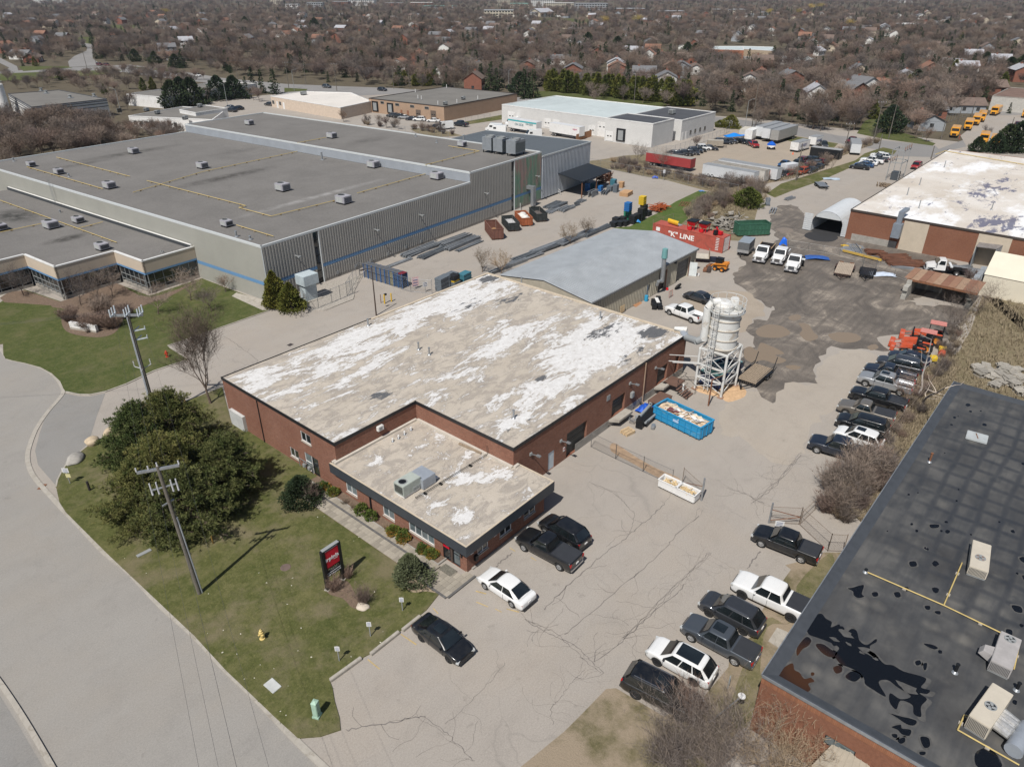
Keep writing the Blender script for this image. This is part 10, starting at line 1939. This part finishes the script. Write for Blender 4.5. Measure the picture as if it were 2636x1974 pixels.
def Cq(x,y,DX):
 gx,gy=int(x//20),int(y//20)
 for i in(-1,0,1):
  for j in(-1,0,1):
   for(a,b,_)in DL.get((gx+i,gy+j),()):
    if(a-x)**2+(b-y)**2<DX*DX:return True
 return False
def DW(x,y,r):DL.setdefault((int(x//20),int(y//20)),[]).append((x,y,r))
for a in DV:DW(*a)
wn=['brick','white','cream','grey'];rn=['brown','grey','pale','rust']
while n_h<270 and CZ<9000:
 CZ+=1;dist=250+1150*Fu.random()**1.5;EI=Fu.uniform(-.76,.76)*dist;x,y=(fw_*dist+rt_*EI);px,py,ok=AI(x,y)
 if not ok or not BO(px,py)or py>CY(px)-10 or Cq(x,y,17):continue
 if px<1000 and py>120 and not(px<130):continue
 if dist<330 and Fu.random()<.6:continue
 wk,rk,hk=Fu.choices((0,1,2,3),(5,4,2,2))[0],Fu.choices((0,1,2,3),(6,4,2,3))[0],Fu.randint(0,3);Fs=R(25)+R(Fu.choice((0,0,90)))+.15*sin(x/160)
 CX(Ve((x,y,0)),Fs,hk,Dx[wk],Cy[rk],'suburban %s with %s walls and %s roof glimpsed between bare trees'%('bungalow'if hk in(0,2)else'two-storey house',wn[wk],rn[rk]),'%s-walled %s-roofed %s in the suburb'%(wn[wk],rn[rk],'bungalows'if hk in(0,2)else'houses'),1 if dist<520 else 0);DW(x,y,9);n_h+=1
Fh=[];En=random.Random(5)
def Bw(dist,EI):
 x,y=(fw_*dist+rt_*EI);px,py,ok=AI(x,y)
 if not ok or not BO(px,py):return
 Fh.append((dist,x,y))
for _ in rg(14000):
 u=En.random();dist=225+1250*u**1.25;Bw(dist,En.uniform(-.78,.78)*dist)
for _ in rg(9000):
 dist=1400+2600*En.random();Bw(dist,En.uniform(-.76,.76)*dist)
th=[NP(1,*p)for p in((-60,530),(400,500),(900,470),(1350,515),(1270,580),(870,590),(690,630),(600,640),(560,600),(380,575),(50,590),(-60,600))]
def Bf(BU,n,Ep):
 o=[];xs=[p[0]for p in BU];ys=[p[1]for p in BU];W_=[W(*p)for p in BU];x0,x1,y0,y1=min(p.x for p in W_),max(p.x for p in W_),min(p.y for p in W_),max(p.y for p in W_)
 for _ in rg(n*12):
  x,y=Ep.uniform(x0,x1),Ep.uniform(y0,y1);px,py=Ds(x,y)
  if Bb(px,py,BU):o.append((x,y))
  if len(o)>=n:break
 return o
Ck=[]
for(x,y)in Bf(th,110,En):Ck.append((x,y,En.uniform(4.5,7),'bare thicket tree between the far road and the striped factory','thicket trees before the far road'))
Fi=By(LO,LA)
for(x,y)in Bf([NP(1,*p)for p in((-60,800),(200,840),(450,800),(700,850),(745,870),(1150,850),(1200,905),(330,1060),(-60,1130))],170,En):
 px,py=Ds(x,y);Ck.append((x,y,En.uniform(6,9)if px<290 else En.uniform(4,5.5),'brown leafless tree behind the left end of the grey warehouse','leafless trees behind the grey warehouse'))
for(x,y)in((720,700),(760,720),(830,720),(850,690),(770,660),(1350,660),(1680,660),(1640,650)):c=q(1,x,y);Ck.append((c.x,c.y,6,'leafless tree beside the low white buildings','leafless trees beside the low white buildings'))
for(x,y)in((10,790),(170,810),(235,820),(290,830),(365,840),(-60,700),(-120,700),(-30,695),(2290,960)):c=q(2,x,y);Ck.append((c.x,c.y,4,'small leafless tree on the strip before the tan brick building','small trees before the tan brick building'))
for(x,y)in((470,840),(510,820),(620,745),(590,700),(870,820),(1510,900),(1580,920),(1960,900),(1240,920)):c=q(3,x,y);Ck.append((c.x,c.y,7 if x<900 else 4.5,'leafless tree standing along the far road','leafless trees along the far road'))
Fh.sort();D7=[]
for i,(dist,x,y)in en(Fh):
 if Cq(x,y,7.5):continue
 if len(Ck)<345:Ck.append((x,y,En.uniform(6.5,10),'brown leafless tree at the near edge of the suburb','leafless trees at the edge of the suburb'))
 else:D7 .append((dist,x,y))
for i,(x,y,h_,Ek,gr_)in en(Ck):Ay(BT[i%5],Ve((x,y,0)),h_,Ek,gr_)
src=[]
for nm in rg(5):
 src.append([o for o in bpy.data.objects if o.data==BT[nm][1]and o.material_slots[0].link=='DATA'][0])
sprs=[[o for o in bpy.data.objects if o.data==Ft[i][1]][0]for i in rg(3)]
C9=src+sprs
me=bpy.data.meshes.new('far_wood');me.from_pydata([(x,y,0)for _,x,y in D7],[],[])
A_s=me.attributes.new('sc','FLOAT','POINT');A_r=me.attributes.new('rot','FLOAT','POINT');A_k=me.attributes.new('kind','INT','POINT')
for i,(dist,x,y)in en(D7):
 k=En.randint(0,4)if En.random()<.86 else 5+En.randint(0,2);hh0=[b[2]for b in BT]+[b[2]for b in Ft]
 A_s.data[i].value=En.uniform(5,11)/hh0[k]*(1+(.25 if dist>1400 else 0));A_r.data[i].value=En.uniform(0,6.28);A_k.data[i].value=k
fo=bpy.data.objects.new('far_wood',me);El.objects.link(fo);fo['kind']='stuff'
ng=bpy.data.node_groups.new('scatter_trees','GeometryNodeTree');ng.interface.new_socket('Geometry',in_out='INPUT',socket_type='NodeSocketGeometry');ng.interface.new_socket('Geometry',in_out='OUTPUT',socket_type='NodeSocketGeometry')
N_=ng.nodes;L_=ng.links;gi=N_.new('NodeGroupInput');go=N_.new('NodeGroupOutput');jn=N_.new('GeometryNodeJoinGeometry')
def DQ(nm,ty):a=N_.new('GeometryNodeInputNamedAttribute');a.data_type=ty;a.inputs['Name'].default_value=nm;return a.outputs['Attribute']
as_,ar_,ak_=DQ('sc','FLOAT'),DQ('rot','FLOAT'),DQ('kind','INT');cx3=N_.new('ShaderNodeCombineXYZ');L_.new(ar_,cx3 .inputs[2])
for i,so_ in en(C9):
 oi=N_.new('GeometryNodeObjectInfo');oi.transform_space='ORIGINAL';oi.inputs['Object'].default_value=so_;oi.inputs['As Instance'].default_value=True
 ip=N_.new('GeometryNodeInstanceOnPoints');CJ=N_.new('FunctionNodeCompare');CJ.data_type='INT';CJ.operation='EQUAL';L_.new(ak_,CJ.inputs[2]);CJ.inputs[3].default_value=i
 L_.new(gi.outputs[0],ip.inputs['Points']);L_.new(CJ.outputs[0],ip.inputs['Selection']);L_.new(oi.outputs['Geometry'],ip.inputs['Instance']);L_.new(cx3 .outputs[0],ip.inputs['Rotation']);L_.new(as_,ip.inputs['Scale']);L_.new(ip.outputs[0],jn.inputs[0])
L_.new(jn.outputs[0],go.inputs[0]);md=fo.modifiers.new('scatter','NODES');md.node_group=ng
def tufts(F3,DJ,n,h,m,AX,w_=.03,lay=.35):
 Ep=random.Random(AX);mb=MB()
 for Cv,cnt in DJ:
  xs=[p[0]for p in Cv];ys=[p[1]for p in Cv];k=0;tr_=0
  while k<cnt and tr_<cnt*8:
   tr_+=1;x,y=Ep.uniform(min(xs),max(xs)),Ep.uniform(min(ys),max(ys))
   if not Bb(x,y,Cv):continue
   k+=1
   for _ in rg(5):a_=Ep.uniform(0,6.28);hh2=h*Ep.uniform(.5,1.3);dx,dy=cos(a_),sin(a_);mb.add([(x-dy*w_,y+dx*w_,0),(x+dy*w_,y-dx*w_,0),(x+dx*lay*hh2*1.5,y+dy*lay*hh2*1.5,hh2)],[(0,1,2)])
 o=mb.o(F3,m);o['kind']='stuff'
P2=lambda k,*p:[tu(q(k,x,y)[:2])for x,y in p]
tufts('dry_weeds',[(P2(11,(970,1653),(700,1400),(830,1200),(1030,1150),(1180,860),(1300,640),(1420,440),(1480,400),(1640,330),(1700,450),(1640,560),(1300,1050)),5000),(P2(27,(450,690),(900,730),(1500,820),(2212,1000),(2400,1250),(1700,1010),(1200,880),(480,750)),4500),(P2(5,(230,320),(500,330),(560,400),(350,520),(50,560),(0,480)),3500),([(124,12),(80,12),(62,11),(62,8),(128,-10)],5000),(P2(5,(500,320),(700,280),(850,230),(1000,150),(1120,95),(1230,65),(1225,40),(1000,110),(700,240),(500,290)),2500)],0,.55,P('straw',(.26,.21,.14),.95,Fy=.25,sc=.8),31)
tufts('lawn_tufts',[([tu(p[:2])for p in Cz],9000),([tu(p[:2])for p in Dj],4000)],0,.12,P('tuft_green',(.1,.11,.035),.95,Fy=.4,sc=1.5),32,.02,.8)
# skyline buildings near the horizon
def D3(F4,k,x0,x1,Do,ytop,dep,wm,rm,fl=4,nx=10,F3='distant_building',glass=A9):
 a,b=q(k,x0,Do),q(k,x1,Do);d=(b-a);L=d.length;d.normalize();n=Ve((d.y,-d.x,0));c=(a+b)/2;
 EU,ED=0,120;py=NP(k,0,ytop)[1]
 for _ in rg(30):
  mm=(EU+ED)/2
  if Ds(c.x,c.y,mm)[1]>py:EU=mm
  else:ED=mm
 h_=max(4,EU);t=Ac(F3,F4,'building',(c.x,c.y,0),atan2(d.y,d.x),'distant buildings near the skyline'if'distant'in F4 else None);MB().b(-L/2,0,0,L/2,dep,h_).o('wall',wm,t);MB().b(-L/2-.4,-.4,h_+.01,L/2+.4,dep+.4,h_+.8).o('roof',rm,t)
 wmsh=MB().b(-.5,-.12,-.5,.5,-.001,.5).mesh('window',glass)
 for j in rg(fl):
  for i in rg(nx):o=link('window',wmsh,t,(-L/2+(i+.5)*L/nx,0,h_*(j+.55)/fl));o.scale=(L/nx*.62,1,h_/fl*.5)
 return t
E0,E6,Ei=Ab,P('city_grey',(.3,.31,.32),.8),P('city_brick',(.26,.12,.08),.9);gn_=P('copper_green',(.18,.38,.33),.8);EK=P('city_cream',(.5,.45,.36),.85)
for s in((1,215,290,22,-12,30,E0,E6,5,9,'white slab tower at the top left of the skyline'),(1,340,410,22,-12,30,E0,E6,5,8,'second white slab tower at the top left of the skyline'),(1,1750,1830,30,-8,30,EK,E6,5,7,'cream tower block left of the downtown centre'),(2,40,210,38,4,40,E0,E6,4,14,'white banded apartment block at the left of downtown'),(2,-60,40,44,14,40,Ei,E6,4,8,'brick block left of the white banded apartments'),(2,275,390,46,22,30,Ei,E6,3,10,'low brick block in downtown'),(2,445,585,48,20,30,Ei,E0,3,10,'orange-brick block with white corner in downtown'),(2,505,735,60,42,30,E6,gn_,2,14,'long low block with green roof in downtown'),(2,1005,1095,36,2,30,EK,E6,5,7,'cream tower in the middle of the skyline'),(2,1090,1215,52,26,40,EK,gn_,2,8,'large hall with green copper roof'),(2,1225,1375,44,4,40,E0,E6,5,12,'white stepped apartment block in the middle of the skyline'),(2,1310,1500,58,22,30,EK,E0,4,14,'cream apartment block in front of the stepped one'),(2,1510,1720,75,26,40,E6,E6,4,12,'grey glass-fronted block right of the skyline centre'),(2,1780,1960,90,60,40,Ei,E6,2,12,'long brown-roofed hall right of the glass block'),(2,920,1110,120,70,30,EK,E6,3,10,'stone college-like building behind dark conifers'),(2,2050,2212,100,75,30,Ei,E6,2,9,'brick block at the right of downtown'),(3,205,450,90,65,30,EK,E6,2,16,'long low pale block in the right suburb'),(3,1430,1540,195,160,20,E6,E0,2,7,'grey block with flat roof in the right suburb'),(3,1350,1500,20,5,30,E0,E6,2,10,'white block on the right horizon'),(1,1850,1930,60,30,20,E0,E6,2,6,'small white block in the left of downtown'),(1,1990,2090,60,20,20,E6,E6,3,7,'grey block in the left of downtown')):
 D3(s[10],*s[:10])
 # air
hz_=MB().b(-400,-400,-1.2,4600,4600,H+4).o('haze',None);hz_['kind']='stuff'
hm=bpy.data.materials.new('haze');hm.use_nodes=True;hn=hm.node_tree;hn.nodes.clear();pv_=hn.nodes.new('ShaderNodeVolumePrincipled');pv_.inputs['Density'].default_value=.00007;pv_.inputs['Color'].default_value=(.8,.87,1,1);pv_.inputs['Anisotropy'].default_value=.2
hn.links.new(pv_.outputs[0],hn.nodes.new('ShaderNodeOutputMaterial').inputs['Volume']);hz_.data.materials.clear();hz_.data.materials.append(hm)
